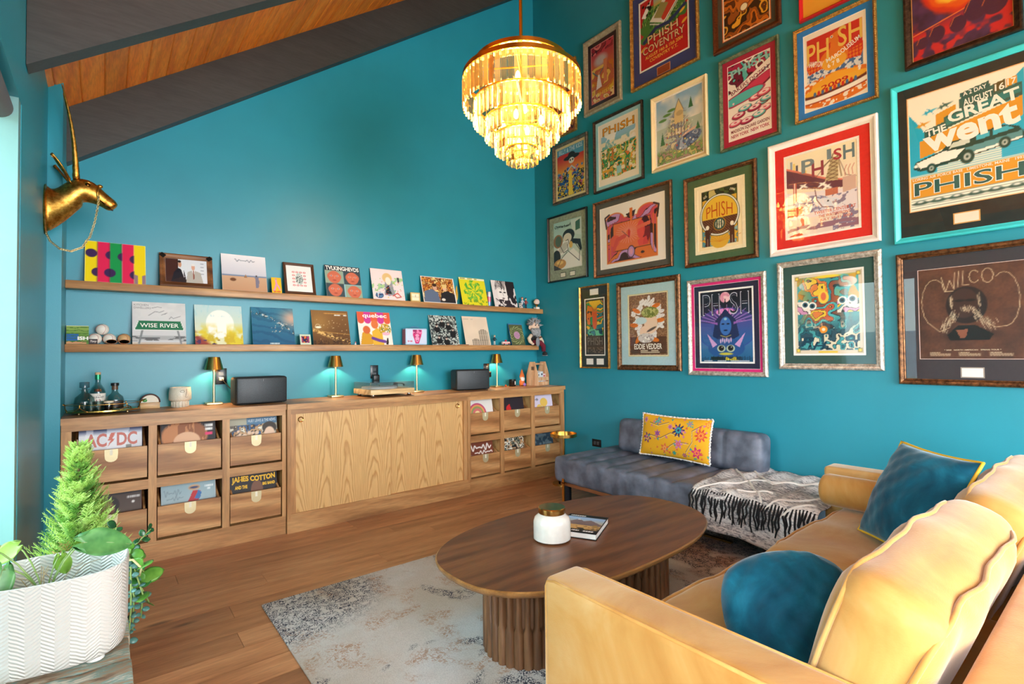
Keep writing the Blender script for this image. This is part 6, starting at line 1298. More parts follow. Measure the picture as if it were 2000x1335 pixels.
sleeve('photo_print', 'white-bordered photo of two people in a bar, on the upper ledge', 'photo', lean_m(-1.335, UZ, YB, 0.28), 0.376, 0.276, al_photo2)
sleeve('record_album', 'yellow album with a green starburst on the upper ledge', 'album', lean_m(-0.918, UZ, YB, LP), 0.322, 0.302, al_green, body=(206, 190, 60))
sleeve('record_album', 'black and white face album at the right end of the upper ledge', 'album', lean_m(-0.512, UZ, YB, LP), LP, 0.305, al_bw)
sleeve('record_album', 'album with a green road sign on the lower ledge', 'album', lean_m(-3.617, LZ, YB, LP), LP, 0.312, al_wise)
sleeve('record_album', 'pale album with yellow sunlit trees on the lower ledge', 'album', lean_m(-3.246, LZ, YB, LP), 0.316, 0.31, al_sun)
sleeve('record_album', 'dark blue album with an ocean wave on the lower ledge', 'album', lean_m(-2.864, LZ, YB, LP), LP, 0.31, al_ocean)
sleeve('record_album', 'brown album with city lights at night on the lower ledge', 'album', lean_m(-2.402, LZ, YB, LP), 0.316, 0.308, al_night)
sleeve('record_album', 'orange and magenta scalloped album with seated figures on the lower ledge', 'album', lean_m(-2.003, LZ, YB, LP), LP, 0.312, al_queb)
sleeve('record_album', 'dark album with a group of seven people on the lower ledge', 'album', lean_m(-1.277, LZ, YB, LP), LP, 0.308, al_group)
sleeve('record_album', 'beige album with two round grey towers on the lower ledge', 'album', lean_m(-0.887, LZ, YB, LP), LP, 0.312, al_beige)
# framed photo, framed print
def ledge_frame(name, label, cat, M, W, H, fw, fmat, mats, art, corners=False):
    root = thing(name, label, cat, mat4=M)
    o = frame_mesh(W, H, fw, 0.018, 'bevel').build('frame', fmat, root, smooth=20, loc=(0, H/2, -0.009))
    if corners:
        for sx, sy in ((-1, 1), (1, 1)): MB().rbox((0.035, 0.03, 0.006), 0.003, n=1, seg=(1, 1, 1)).build('corner_ornament', pm('iron', (30, 26, 24), 0.5, 0.7), root, loc=(sx*(W/2-0.02), H-0.02, 0.0115), rot=(0, 0, sx*0.7))
    x, y = W-2*fw, H-2*fw
    if mats: MB().box(-x/2, x/2, H/2-y/2, H/2+y/2, -0.006, -0.004).build('mat_board', flat(mats[1]), root); x -= 2*mats[0]; y -= 2*mats[0]
    cv = Cv(x, y, cell=0.003); art(cv, x, y); link('print', cv.mesh('print'), PRINT, root, (0, H/2, -0.0035))
    MB().box(-W/2+fw, W/2-fw, fw, H-fw, -0.002, -0.001).build('glazing', GLAZ, root)
    return root
def ph_two(c, W, H):
    c.A[:] = (226, 230, 236); c.rect((70, 36, 30), 0, 0.30, 0, 1)
    for k in range(4): c.rect((150, 156, 170), 0.84, 0.92, 0.40+k*0.15, 0.43+k*0.15)
    c.poly((26, 26, 38), [(0.12, 0), (0.20, 0.44), (0.30, 0.62), (0.44, 0.50), (0.50, 0)]); c.poly((236, 236, 240), [(0.36, 0.60), (0.42, 0.56), (0.44, 0.20)]); c.ell((206, 150, 120), 0.34, 0.78, 0.055, 0.13); c.ell((30, 22, 20), 0.33, 0.90, 0.06, 0.05)
    c.poly((186, 182, 174), [(0.48, 0), (0.52, 0.46), (0.66, 0.56), (0.84, 0.46), (0.90, 0)]); c.poly((240, 240, 240), [(0.62, 0.56), (0.70, 0.56), (0.67, 0.30)]); c.poly((150, 84, 70), [(0.65, 0.54), (0.68, 0.54), (0.685, 0.20), (0.665, 0.14), (0.65, 0.20)]); c.ell((224, 170, 146), 0.66, 0.68, 0.06, 0.13); c.ell((236, 234, 232), 0.66, 0.79, 0.065, 0.05)
def ph_card(c, W, H):
    c.A[:] = (246, 242, 238); g = np.random.RandomState(1)
    for i in range(4):
        for j in range(5):
            c.ell((214, 96, 96), 0.12+i*0.25, 0.1+j*0.2, 0.07, 0.05); c.ell((246, 236, 232), 0.12+i*0.25, 0.1+j*0.2, 0.03)
    c.bands([(90, 110, 104), (206, 220, 214), (236, 236, 230)], 10, 5, c.m_ell(0.5, 0.5, 0.20, 0.36), 3, (60, 70, 66))
ledge_frame('framed_photo', 'rustic wooden frame with a photo of two men in suits on the upper ledge', 'photo', lean_m(-3.456, UZ+0.002, YB, 0.26), 0.33, 0.255, 0.036, wood('rustic_frame', [(84, 46, 20), (126, 76, 38), (150, 98, 54)], 'X', 0.5), None, ph_two, True)
ledge_frame('framed_print', 'brown frame with white mat and small red patterned print on the upper ledge', 'picture', lean_m(-2.663, UZ+0.002, YB, 0.27), 0.245, 0.275, 0.022, pm('brown_frame', (86, 52, 32), 0.4), (0.042, (246, 244, 240)), ph_card)
# small cards and boxes on the ledges
def card_yel(c, W, H): c.A[:] = (236, 190, 40); c.line((226, 150, 190), [(0.45, 0.9), (0.5, 0.6), (0.35, 0.3), (0.2, 0.15)], 0.10); c.line((226, 150, 190), [(0.5, 0.6), (0.7, 0.4), (0.85, 0.2)], 0.08); c.ell((214, 150, 120), 0.48, 0.90, 0.06); c.squig((206, 40, 70), 0.2, 0.85, 0.085, 0.04, 0.03)
sleeve('postcard', 'small yellow postcard with a dancing pink figure on the upper ledge', 'card', lean_m(-2.848, UZ, YB-0.008, 0.13), 0.074, 0.132, card_yel, th_=0.002, cell=0.003)
def card_col(c, W, H): c.A[:] = (206, 214, 190); c.bands([(90, 40, 110), (226, 110, 50), (30, 40, 90), (190, 60, 110)], 6, 3, c.m_rect(0.14, 0.86, 0.18, 0.84), 3, (20, 16, 30))
sleeve('postcard', 'small framed card with purple and orange print on the lower ledge', 'card', lean_m(-2.626, LZ, YB-0.008, 0.09), 0.086, 0.088, card_col, th_=0.003, cell=0.003)
def card_clock(c, W, H): c.A[:] = (206, 176, 110); c.rect((240, 230, 200), 0.12, 0.88, 0.12, 0.88); c.line((90, 80, 60), [(0.5, 0.5), (0.5, 0.72)], 0.03); c.line((150, 130, 90), [(0.12, 0.5), (0.88, 0.5)], 0.02)
sleeve('desk_clock', 'tiny square gold framed clock on the upper ledge', 'clock', lean_m(-1.612, UZ, YB, 0.09, ytop=-0.085), 0.10, 0.088, card_clock, th_=0.02, cell=0.004, body=(200, 164, 90))
def card_mand(c, W, H):
    c.A[:] = (84, 92, 60); d = np.hypot(c.X-0.5*c.k, c.V-0.46); a = np.arctan2(c.V-0.46, c.X-0.5*c.k); c.put((np.sin(a*12+d*60) > 0.1)*(d < 0.42), (150, 160, 110)); c.put((np.cos(a*16-d*40) > 0.3)*(d < 0.30), (60, 72, 44)); c.put((d < 0.17)*1.0, (196, 150, 180)); c.put((np.cos(a*10) > 0.2)*(d < 0.14), (150, 110, 150)); c.rect((60, 130, 190), 0, 1, 0.95, 1)
sleeve('book', 'green mandala patterned book beside the plush doll on the lower ledge', 'book', lean_m(-0.352, LZ, YB-0.005, 0.26), 0.192, 0.252, card_mand, th_=0.012, cell=0.004, body=(50, 110, 170))
def card_ish(c, W, H): c.grad((96, 140, 60), (150, 176, 90), 0.4, 1.0); c.rect((40, 100, 170), 0, 0.55, 0.18, 0.56); c.rect((206, 150, 110), 0, 0.9, 0, 0.16); c.put(np.sin(c.V*40+6*c.noise(4, 3, 2)) > 0.7, (70, 110, 50)); return [T('ISH', 0.50, 0.98, 0.22, 0.42, WHT, bold=0.04)]
sleeve('cd_case', 'small green and blue cased disc at the left end of the lower ledge', 'disc case', lean_m(-4.060, LZ, YB-0.006, 0.125), 0.112, 0.122, card_ish, th_=0.010, cell=0.003)
def card_white(c, W, H): c.A[:] = (214, 222, 206); c.rect((170, 190, 160), 0.1, 0.7, 0.5, 0.9)
sleeve('cd_case', 'white cased disc tucked behind the green one on the lower ledge', 'disc case', lean_m(-4.062, LZ, YB+0.034, 0.13), 0.112, 0.128, card_white, th_=0.008, cell=0.006)
# baseballs, little box, sunglasses
ballm = pm('baseball_leather', (228, 222, 212), 0.5)
def ball(x, y, z, label, c=None, r=0.0365):
    o = thing('baseball', label, 'ball', (x, y, z), (0.4, 0.3, 0.5), 'baseballs on the lower ledge')
    MB().sphere((0, 0, 0), r, 24, 16).build('cover', c or ballm, o, smooth='all')
    pts = []
    for i in range(48):
        t = 2*PI*i/48; v = Vector((math.cos(t)+0.35*math.cos(3*t), math.sin(t)-0.35*math.sin(3*t), 0.95*math.sin(2*t))).normalized()*(r+0.0003); pts.append(v)
    MB().tube(pts, 0.0009, 5, closed=True).build('stitching', flat((170, 50, 50)), o, smooth='all')
ball(-3.972, -0.062, LZ+0.0367, 'white baseball at the left of the row behind the dark box')
ball(-3.897, -0.058, LZ+0.0367, 'white baseball in the middle of the bottom row on the lower ledge')
ball(-3.9345, -0.060, LZ+0.0367+0.0635, 'white signed baseball perched on top of the others')
ball(-3.818, -0.058, LZ+0.0367, 'tan baseball behind the sunglasses on the lower ledge', pm('tan_leather', (206, 166, 116), 0.5))
def card_box(c, W, H): c.A[:] = (44, 28, 30); return [T('Tony', 0.15, 0.9, 0.25, 0.75, (226, 214, 206), shear=0.3)]
sleeve('trinket_box', 'small dark box with white script in front of the baseballs', 'box', Matrix.Translation((-3.982, -0.098, LZ+0.0005)) @ Matrix.Rotation(PI/2, 4, 'X'), 0.046, 0.034, card_box, th_=0.008, cell=0.002, body=(44, 28, 30))
sg = thing('sunglasses', 'tortoiseshell sunglasses lying on the lower ledge', 'sunglasses', (-3.852, -0.098, LZ+0.001))
tort = pm('tortoiseshell', (150, 96, 50), 0.25, var=0.4, scale=90); lens = pm('brown_lens', (70, 34, 22), 0.1)
for s in (-1, 1):
    pts = [(s*0.034+0.029*math.cos(t*PI/10), 0, 0.016+0.014*math.sin(t*PI/10)*(1 if math.sin(t) else 1)) for t in range(20)]
    MB().tube(pts, 0.0022, 6, closed=True).build('rim', tort, sg, smooth='all')
    MB().lathe([(0, 0), (0.028, 0)], 20, Matrix.Translation((s*0.034, 0, 0.016)) @ Matrix.Rotation(PI/2, 4, 'X') @ Matrix.Diagonal((1, 0.48, 1, 1))).build('lens', lens, sg)
    MB().tube([(s*0.064, 0, 0.018), (s*0.064, 0.008, 0.012), (s*0.02, 0.010, 0.004)], 0.002, 6).build('temple', tort, sg, smooth='all')
MB().tube([(-0.006, 0, 0.018), (0, 0, 0.022), (0.006, 0, 0.018)], 0.0022, 6).build('bridge', tort, sg, smooth='all')
# feather, candle can, figurines, trophy, lunch box, toys
fe = thing('brass_feather', 'slim golden feather ornament between two covers on the upper ledge', 'ornament', (-1.128, -0.06, UZ+0.001))
MB().tube([(0, 0, 0), (0.004, 0, 0.06), (0.0, 0, 0.12), (0.006, 0, 0.19)], [0.003, 0.003, 0.002, 0.001], 6).build('quill', brass, fe, smooth='all')
MB().grid(lambda u, v: ((v-0.5)*0.026*math.sin(PI*u)**0.7*(1 if True else 0)+0.003*math.sin(u*6), -0.001, 0.03+0.165*u), 16, 5).build('vane', pm('gold_leafing', (206, 164, 44), 0.4, 0.5), fe)
MB().lathe([(0.010, 0), (0.012, 0.003), (0.006, 0.006), (0, 0.007)], 14).build('foot', brass, fe, smooth=40)
cn = thing('drink_can', 'tall pink and blue can behind the black and white album on the upper ledge', 'can', (-0.716, -0.05, UZ+0.0005))
MB().lathe([(0, 0), (0.019, 0), (0.022, 0.008), (0.022, 0.05)], 24).build('lower_band', pm('can_blue', (120, 150, 206), 0.3, 0.4), cn, True); MB().lathe([(0.0221, 0.05), (0.0221, 0.105)], 24).build('middle_band', pm('can_pink', (226, 110, 130), 0.3, 0.4), cn, True); MB().lathe([(0.022, 0.105), (0.022, 0.148), (0.018, 0.158), (0, 0.158)], 24).build('upper_band', pm('can_white', (214, 214, 226), 0.3, 0.4), cn, True)
def figure(name, label, loc, s, cb, cl, ch, hat=None, arms=True):
    o = thing(name, label, 'figurine', loc)
    MB().lathe([(0, 0), (0.016*s, 0), (0.016*s, 0.004*s), (0, 0.004*s)], 16).build('base', flat((60, 56, 56)), o, smooth=40)
    for q in (-1, 1): MB().tube([(q*0.006*s, 0, 0.004*s), (q*0.006*s, 0, 0.022*s), (q*0.0045*s, 0, 0.045*s)], [0.0045*s, 0.004*s, 0.0055*s], 8).build('leg', flat(cl), o, smooth='all')
    MB().lathe([(0.001, 0.040*s), (0.010*s, 0.042*s), (0.009*s, 0.055*s), (0.012*s, 0.070*s), (0.005*s, 0.078*s), (0.001, 0.079*s)], 14).build('torso', flat(cb), o, smooth='all')
    if arms:
        for q in (-1, 1): MB().tube([(q*0.011*s, 0, 0.071*s), (q*0.019*s, -0.004*s, 0.058*s), (q*0.015*s, -0.012*s, 0.05*s)], [0.004*s, 0.0035*s, 0.003*s], 7).build('arm', flat(cb), o, smooth='all')
    MB().sphere((0, 0, 0.090*s), (0.0095*s, 0.0095*s, 0.012*s), 12, 8).build('head', flat((222, 180, 150)), o, smooth='all')
    MB().sphere((0, 0.002*s, 0.096*s), (0.0105*s, 0.0105*s, 0.009*s), 12, 8).build('hair', flat(ch), o, smooth='all')
    return o
figure('figurine', 'small blue and white figurine near the right end of the upper ledge', (-0.262, -0.06, UZ+0.0006), 1.25, (190, 206, 226), (70, 110, 160), (150, 60, 50))
figure('figurine', 'small red and black figurine next to the trophy ball on the upper ledge', (-0.205, -0.055, UZ+0.0006), 1.2, (150, 60, 60), (40, 50, 70), (40, 40, 60))
figure('figurine', 'small dark figurine with light hair behind the red and white toy on the lower ledge', (-0.655, -0.06, LZ+0.0006), 1.1, (40, 60, 70), (190, 196, 196), (90, 160, 150))
sleeve('postcard', 'tiny grey card at the foot of the figurines on the upper ledge', 'card', lean_m(-0.305, UZ, -0.095, 0.06, ytop=-0.07), 0.05, 0.06, lambda c, W, H: c.bands([(120, 116, 120), (206, 200, 196), (70, 66, 72)], 4, 2, None, 3), th_=0.002, cell=0.003)
tp = thing('trophy_ball', 'pearl ball in a gold stand at the right end of the upper ledge', 'trophy', (-0.055, -0.068, UZ+0.0005))
MB().rbox((0.05, 0.05, 0.026), 0.003, (0, 0, 0.013), n=1, seg=(1, 1, 1)).build('block', flat((236, 230, 222)), tp)
MB().lathe([(0.018, 0.026), (0.008, 0.034), (0.010, 0.04), (0.028, 0.052), (0.030, 0.056), (0.024, 0.056), (0.004, 0.042), (0, 0.042)], 20).build('stand', brass, tp, smooth=50)
MB().sphere((0, 0, 0.084), 0.035, 20, 14).build('ball', pm('pearl_ball', (232, 206, 196), 0.25), tp, smooth='all'); MB().tube([(0.037*math.cos(a*PI/8), 0, 0.084+0.037*math.sin(a*PI/8)) for a in range(-4, 13)], 0.0025, 6).build('hoop', brass, tp, smooth='all')
lb = thing('lunch_box', 'pale blue metal lunch box with a pink portrait on the lower ledge', 'lunch box', (-1.606, -0.062, LZ+0.0005), (0, 0, math.radians(-4)))
MB().rbox((0.222, 0.085, 0.158), 0.012, (0, 0, 0.079), n=3, seg=(1, 1, 1)).build('box', pm('pale_blue_tin', (176, 206, 232), 0.3), lb, smooth=50)
MB().box(-0.1118, -0.1112, -0.036, 0.036, 0.01, 0.148).build('side_panel', pm('red_side', (206, 70, 80), 0.35), lb)
cv = Cv(0.196, 0.132, (206, 214, 236), 0.003); cv.poly((206, 40, 110), [(0.30, 1), (0.78, 1), (0.74, 0.55), (0.68, 0.30), (0.62, 0.0), (0.44, 0.0), (0.38, 0.30), (0.30, 0.60)]); cv.ell((240, 150, 190), 0.53, 0.42, 0.16, 0.32); cv.bands([(226, 60, 130), (150, 30, 90), (240, 120, 170)], 5, 4, cv.m_rect(0.30, 0.78, 0.70, 1.0), 3); cv.ell((120, 30, 80), 0.53, 0.22, 0.07, 0.03); cv.ell((90, 30, 70), 0.44, 0.48, 0.05, 0.03); cv.ell((90, 30, 70), 0.62, 0.48, 0.05, 0.03)
cv.squig((206, 50, 80), 0.04, 0.28, 0.17, 0.05, 0.03); lp = link('printed_lid', cv.mesh('printed_lid'), PRINT, lb, (0, -0.0432, 0.079), (PI/2, 0, 0))
MB().tube([(-0.04, 0, 0.157), (-0.035, 0, 0.172), (0.035, 0, 0.172), (0.04, 0, 0.157)], 0.004, 8).build('handle', pm('blue_handle', (70, 120, 170), 0.3), lb, smooth=50)
ty = thing('toy_cart', 'tiny red and white toy on the lower ledge left of the mandala book', 'toy', (-0.515, -0.075, LZ+0.0005))
MB().rbox((0.10, 0.03, 0.03), 0.004, (0, 0, 0.024), n=1, seg=(1, 1, 1)).build('body', flat((236, 224, 220)), ty, smooth=30); MB().sphere((0.0, 0, 0.047), 0.013, 12, 8).build('ball_top', flat((206, 50, 70)), ty, smooth='all'); MB().box(-0.052, 0.052, -0.0165, -0.0155, 0.018, 0.026).build('red_stripe', flat((206, 60, 60)), ty)
for x in (-0.032, 0.032): MB().lathe([(0.009, -0.017), (0.009, 0.017)], 12, Matrix.Translation((x, 0, 0.0092)) @ Matrix.Rotation(PI/2, 4, 'X')).build('wheel', flat((70, 60, 60)), ty, smooth=40)
o = MB().rbox((0.13, 0.035, 0.008), 0.002, (0, 0, 0.004), n=1, seg=(1, 1, 1)).build('flat_case', flat((150, 120, 96)), smooth=30, loc=(-1.085, -0.095, LZ+0.0005)); tag(o, 'thin tan case lying between the group album and the towers album', 'case')
tf = thing('mini_figure', 'tiny white figure standing between the night album and the orange album', 'figurine', (-2.20, -0.09, LZ+0.0005)); MB().lathe([(0, 0), (0.010, 0), (0.006, 0.012), (0.002, 0.016), (0, 0.016)], 12).build('body', flat((236, 232, 230)), tf, smooth='all'); MB().sphere((0, 0, 0.021), 0.0065, 10, 7).build('head', flat((220, 150, 150)), tf, smooth='all')

# ------------------------------------------------------------------ records in the cabinet bins
def b_silver(c, W, H):
    c.grad((206, 206, 214), (236, 236, 240)); c.put(np.clip((c.V-0.88)*9, 0, 1), (60, 70, 110)); c.put((c.noise(6, 4, 3, 1, 0.3) > 0.62)*0.5, (246, 246, 250)); c.put((c.V < 0.66)*(c.noise(5, 5, 2, 1, 0.5) > 0.6), (150, 146, 140)); c.poly((214, 120, 104), [(0.50, 0.92), (0.57, 0.92), (0.52, 0.80), (0.57, 0.80), (0.44, 0.64), (0.49, 0.76), (0.44, 0.76)])
    return [T('AC', 0.10, 0.43, 0.645, 0.915, (208, 124, 112), bold=0.03), T('DC', 0.59, 0.92, 0.645, 0.915, (208, 124, 112), bold=0.03)]
def b_hair(c, W, H):
    c.A[:] = (40, 36, 40); g = c.noise(5, 3, 3, 2.5, 0.5); m = np.clip((1-((c.U-0.42)/0.45)**2-((c.V-0.72)/0.36)**2)*4, 0, 1); c.put(m, (150, 90, 56)); c.put(m*(g > 0.5), (196, 130, 84)); c.ell((226, 176, 140), 0.46, 0.60, 0.25, 0.20); c.rect((226, 60, 110), 0.80, 0.94, 0.70, 0.76); c.scr((240, 236, 232), 0.80, 0.95, 0.88, 0.94); c.scr((240, 236, 232), 0.80, 0.95, 0.80, 0.86, 3)
def b_news(c, W, H):
    c.A[:] = (176, 170, 150); c.rect((84, 120, 150), 0.35, 1, 0.84, 1); c.bands([(226, 216, 196), (110, 100, 90), (60, 90, 130), (190, 150, 110)], 8, 3, c.m_rect(0, 0.72, 0.5, 0.84), 3, (50, 44, 40)); c.ell((60, 50, 44), 0.83, 0.74, 0.16, 0.14); c.ell((226, 190, 164), 0.83, 0.58, 0.12, 0.18); c.dots([(222, 190, 164)], 7, 0.04, 5, box=(0.05, 0.6, 0.56, 0.72)); return [T('HUEY LEWIS & THE NEWS', 0.38, 0.97, 0.89, 0.96, (206, 214, 220), bold=0.01)]
def b_dark(c, W, H):
    c.grad((120, 96, 80), (70, 52, 46)); c.rect((30, 28, 34), 0, 1, 0.94, 1); c.ell((36, 26, 26), 0.48, 0.74, 0.16, 0.18); c.ell((120, 76, 56), 0.45, 0.66, 0.12, 0.16); c.ell(WHT, 0.86, 0.76, 0.025); c.scr((206, 200, 196), 0.76, 0.97, 0.84, 0.885)
def b_rac(c, W, H):
    c.grad((186, 190, 188), (150, 176, 186)); c.ell((206, 160, 120), 0.60, 0.86, 0.11, 0.06); c.ell((60, 70, 110), 0.60, 0.86, 0.08, 0.025); c.poly((190, 40, 50), [(0.48, 0.58), (0.58, 0.80), (0.72, 0.78), (0.68, 0.58)]); c.poly((60, 110, 170), [(0.60, 0.62), (0.68, 0.80), (0.74, 0.74), (0.70, 0.60)]); c.dots([(170, 60, 50), (120, 70, 50)], 14, 0.02, 4, box=(0.2, 0.4, 0.44, 0.56)); c.squig((120, 136, 146), 0.05, 0.36, 0.80, 0.07, 0.010); c.squig((120, 136, 146), 0.10, 0.40, 0.68, 0.05, 0.010, 3); c.scr((236, 240, 240), 0.80, 0.96, 0.84, 0.88); c.scr((236, 240, 240), 0.84, 0.96, 0.78, 0.82, 2)
def b_cot(c, W, H): c.A[:] = (36, 26, 26); c.ell((120, 76, 56), 0.56, 0.60, 0.13, 0.22); c.ell((226, 200, 180), 0.56, 0.54, 0.06, 0.02); return [T('JAMES COTTON', 0.04, 0.96, 0.76, 0.95, (236, 180, 30), bold=0.05, warp=wave(0.15, 7)), T('AND THE', 0.10, 0.36, 0.66, 0.74, (236, 180, 30), bold=0.05), T('BIG BAND', 0.68, 0.95, 0.68, 0.75, (236, 180, 30), bold=0.05)]
def b_rain(c, W, H): c.A[:] = (226, 220, 214); [c.ell(q, 0.40, 0.56, r) for r, q in ((0.34, (190, 70, 110)), (0.29, (226, 150, 90)), (0.24, (140, 150, 90)), (0.18, (206, 110, 110)), (0.1, (236, 210, 150)))]
def b_redfig(c, W, H): c.A[:] = (44, 34, 40); c.ell((206, 40, 40), 0.36, 0.62, 0.10, 0.13); c.line((206, 40, 40), [(0.30, 0.5), (0.40, 0.75)], 0.06)
def b_gold(c, W, H): c.A[:] = (216, 206, 226); c.rect((206, 150, 206), 0, 0.4, 0.3, 0.6); c.ell((230, 190, 90), 0.60, 0.74, 0.17, 0.15); c.ell((230, 196, 100), 0.38, 0.55, 0.13, 0.13); c.squig((60, 60, 70), 0.14, 0.36, 0.85, 0.05, 0.012)
def b_script(c, W, H): c.A[:] = (120, 60, 40); c.poly((236, 230, 226), [(0, 0.62), (0.75, 0.45), (1, 0.3), (1, 0), (0, 0)]); c.squig((240, 232, 226), 0.15, 0.92, 0.80, 0.10, 0.04); c.squig((240, 232, 226), 0.30, 0.95, 0.64, 0.06, 0.03, 4)
def b_collage(c, W, H): c.bands([(226, 222, 206), (60, 66, 62), (150, 150, 126), (30, 34, 34), (190, 150, 110)], 9, 5, None, 3.4, (30, 30, 30), 0.08)
def b_blue(c, W, H): c.grad((40, 56, 70), (70, 92, 110)); c.put((c.noise(10, 4, 2) > 0.56), (110, 130, 140))
SL = [(34, 32, 38), (206, 200, 190), (60, 80, 120), (150, 60, 50), (40, 120, 60), (226, 220, 214), (90, 80, 120)]
BINS = [(BL[0], b_silver, 'silver album with red block lettering in the top left bin'), (BL[1], b_hair, 'album with tousled brown hair and forehead in the top bin, second from left'), (BL[2], b_news, 'album with a crowd scene and pale blue title in the top bin, third from left'),
        (BL[3], b_dark, 'dark brown portrait album in the bottom left bin behind the cypress'), (BL[4], b_rac, 'pale blue album with a caped cartoon animal in the bottom bin, second from left'), (BL[5], b_cot, 'black album with bubbly yellow lettering in the bottom bin, third from left'),
        (BR[0], b_rain, 'white album with coloured rings in the top bin nearest the sliding doors'), (BR[1], b_redfig, 'black album with a small red figure in the top middle bin at right'), (BR[2], b_gold, 'lilac album with two gold discs in the top right bin'),
        (BR[3], b_script, 'brown and white album with white script in the lower bin nearest the sliding doors'), (BR[4], b_collage, 'black and white collage album in the lower middle bin at right'), (BR[5], b_blue, 'dark blue album in the lower right bin by the drink table')]
random.seed(11)
BINN = ['top left bin', 'top bin second from left', 'top bin third from left', 'bottom left bin', 'bottom bin second from left', 'bottom bin third from left', 'top bin right of the sliding doors', 'top middle bin at right', 'top right bin', 'lower bin right of the sliding doors', 'lower middle bin at right', 'lower right bin']
def tilt_m(x, y, z, a): return Matrix.Translation((x, y, z)) @ Matrix.Rotation(PI/2-a, 4, 'X')
for k, ((xc, z0, w_), fn, lb_) in enumerate(BINS):
    sh = -0.015 if k in (6, 7, 8, 9, 10, 11) else 0.0
    sleeve('record_album', lb_, 'album', tilt_m(xc+sh, -0.412, z0+0.026, math.radians(11)), 0.312, 0.308, fn, group='records in the cabinet bins')
    for j in range(4):
        q = MB().rbox((0.312, 0.309, 0.004), 0.001, (0, 0.1545, -0.002), n=1, seg=(1, 1, 1)).build('record_album', flat(SL[(k*3+j) % len(SL)]), smooth=30)
        q.matrix_world = tilt_m(xc+sh+random.uniform(-0.004, 0.004), -0.400+0.012*j, z0+0.026, math.radians(10.5-0.7*j))
        tag(q, '%s sleeve behind the front album, %s' % (['black', 'cream', 'blue', 'red', 'green', 'white', 'purple'][(k*3+j) % 7], BINN[k]), 'album', 'records behind the front one of a bin')

# ------------------------------------------------------------------ floral pillow on the daybed
cv = Cv(0.64, 0.34, (228, 168, 34), 0.0035)
rs_ = np.random.RandomState(12)
for p in ([(0.05, 0.4), (0.2, 0.5), (0.35, 0.45), (0.5, 0.6), (0.62, 0.55)], [(0.4, 0.1), (0.5, 0.3), (0.6, 0.42), (0.75, 0.4)], [(0.72, 0.2), (0.8, 0.45), (0.78, 0.7), (0.9, 0.85)], [(0.15, 0.8), (0.3, 0.75), (0.45, 0.85)]): cv.line((70, 60, 84), p, 0.012); cv.line((236, 220, 170), [(x, y-0.02) for x, y in p], 0.008)
for x, y, r, q, k2 in ((0.60, 0.68, 0.16, (60, 50, 90), (50, 160, 170)), (0.90, 0.62, 0.15, (206, 70, 50), (240, 150, 60)), (0.13, 0.42, 0.13, (120, 60, 110), (226, 190, 80)), (0.30, 0.55, 0.09, (170, 90, 150), (120, 60, 120)), (0.42, 0.22, 0.12, (222, 110, 60), (240, 170, 90)), (0.86, 0.22, 0.13, (200, 40, 110), (240, 140, 60)), (0.28, 0.86, 0.11, (70, 150, 150), (120, 180, 160)), (0.62, 0.36, 0.11, (190, 120, 160), (220, 90, 90)), (0.48, 0.74, 0.07, (190, 110, 160), (150, 80, 130)), (0.74, 0.86, 0.09, (110, 160, 140), (200, 110, 150)), (0.56, 0.14, 0.06, (40, 130, 120), (60, 160, 140)), (0.07, 0.86, 0.08, (200, 140, 160), (150, 90, 130)), (0.70, 0.12, 0.06, (110, 70, 120), (226, 120, 90)), (0.97, 0.88, 0.08, (226, 110, 50), (240, 180, 70))):
    dx, dy = cv.X-x*cv.k, cv.V-y; d = np.hypot(dx, dy); a = np.arctan2(dy, dx); n = 9 if r > 0.14 else 6
    cv.put(cv.soft(d-r*(0.78+0.26*np.cos(n*a+x*9))), q); cv.put(cv.soft(d-r*0.55*(0.8+0.2*np.cos(n*a+2))), k2); cv.put(cv.soft(d-r*0.2), q)
cv.dots([(190, 110, 150), (60, 150, 140), (214, 90, 70)], 60, 0.022, 3, petals=3)
PC = [Vector(p) for p in ((-0.335, -1.685, 0.44), (-0.335, -2.335, 0.44), (-0.275, -1.70, 0.775))]
Mx = basis((PC[1]+PC[2])/2, PC[1]-PC[0], PC[2]-PC[0])
fp = thing('throw_pillow', 'yellow floral lumbar pillow with white fringed edge on the leather daybed', 'pillow', mat4=Mx)
me = cv.mesh('cover'); n = len(me.vertices); p = np.zeros(n*3); me.vertices.foreach_get('co', p); p = p.reshape(-1, 3)
a, b = p[:, 0]/0.32, p[:, 1]/0.17; f = np.maximum(0, (1-a*a)*(1-b*b))**0.45
p[:, 0] *= 1-0.04*(1-b*b)*np.abs(a)**3; p[:, 1] *= 1-0.07*(1-a*a)*np.abs(b)**3; p[:, 2] = 0.06*f+0.003*np.sin(9*a*b+3)*f
me.vertices.foreach_set('co', p.ravel()); me.update(); me.polygons.foreach_set('use_smooth', [True]*len(me.polygons)); link('cover', me, print_mat('printed_velvet', 0.8), fp)
mb, ed = pillow_mesh(0.64, 0.34, 0.05, 24, 16, 0.45, 0.0, 0.05); q = MB(); q.grid(lambda u, v: ((u-0.5)*0.64*(1-0.04*(1-(2*v-1)**2)*abs(2*u-1)**3), (v-0.5)*0.34*(1-0.07*(1-(2*u-1)**2)*abs(2*v-1)**3), -0.05*max(0, (1-(2*u-1)**2)*(1-(2*v-1)**2))**0.45), 24, 16)
q.build('back_cover', pm('ochre_back', (206, 150, 40), 0.9), fp, smooth='all')
ep = []
for i in range(200):
    t = i/200*4; s_ = int(t); u = t-s_; a2, b2 = [(2*u-1, -1), (1, 2*u-1), (1-2*u, 1), (-1, 1-2*u)][s_]
    ep.append((a2*0.32*(1-0.04*(1-b2*b2))*1.012, b2*0.17*(1-0.07*(1-a2*a2))*1.02, 0.006*math.sin(i*1.9)))
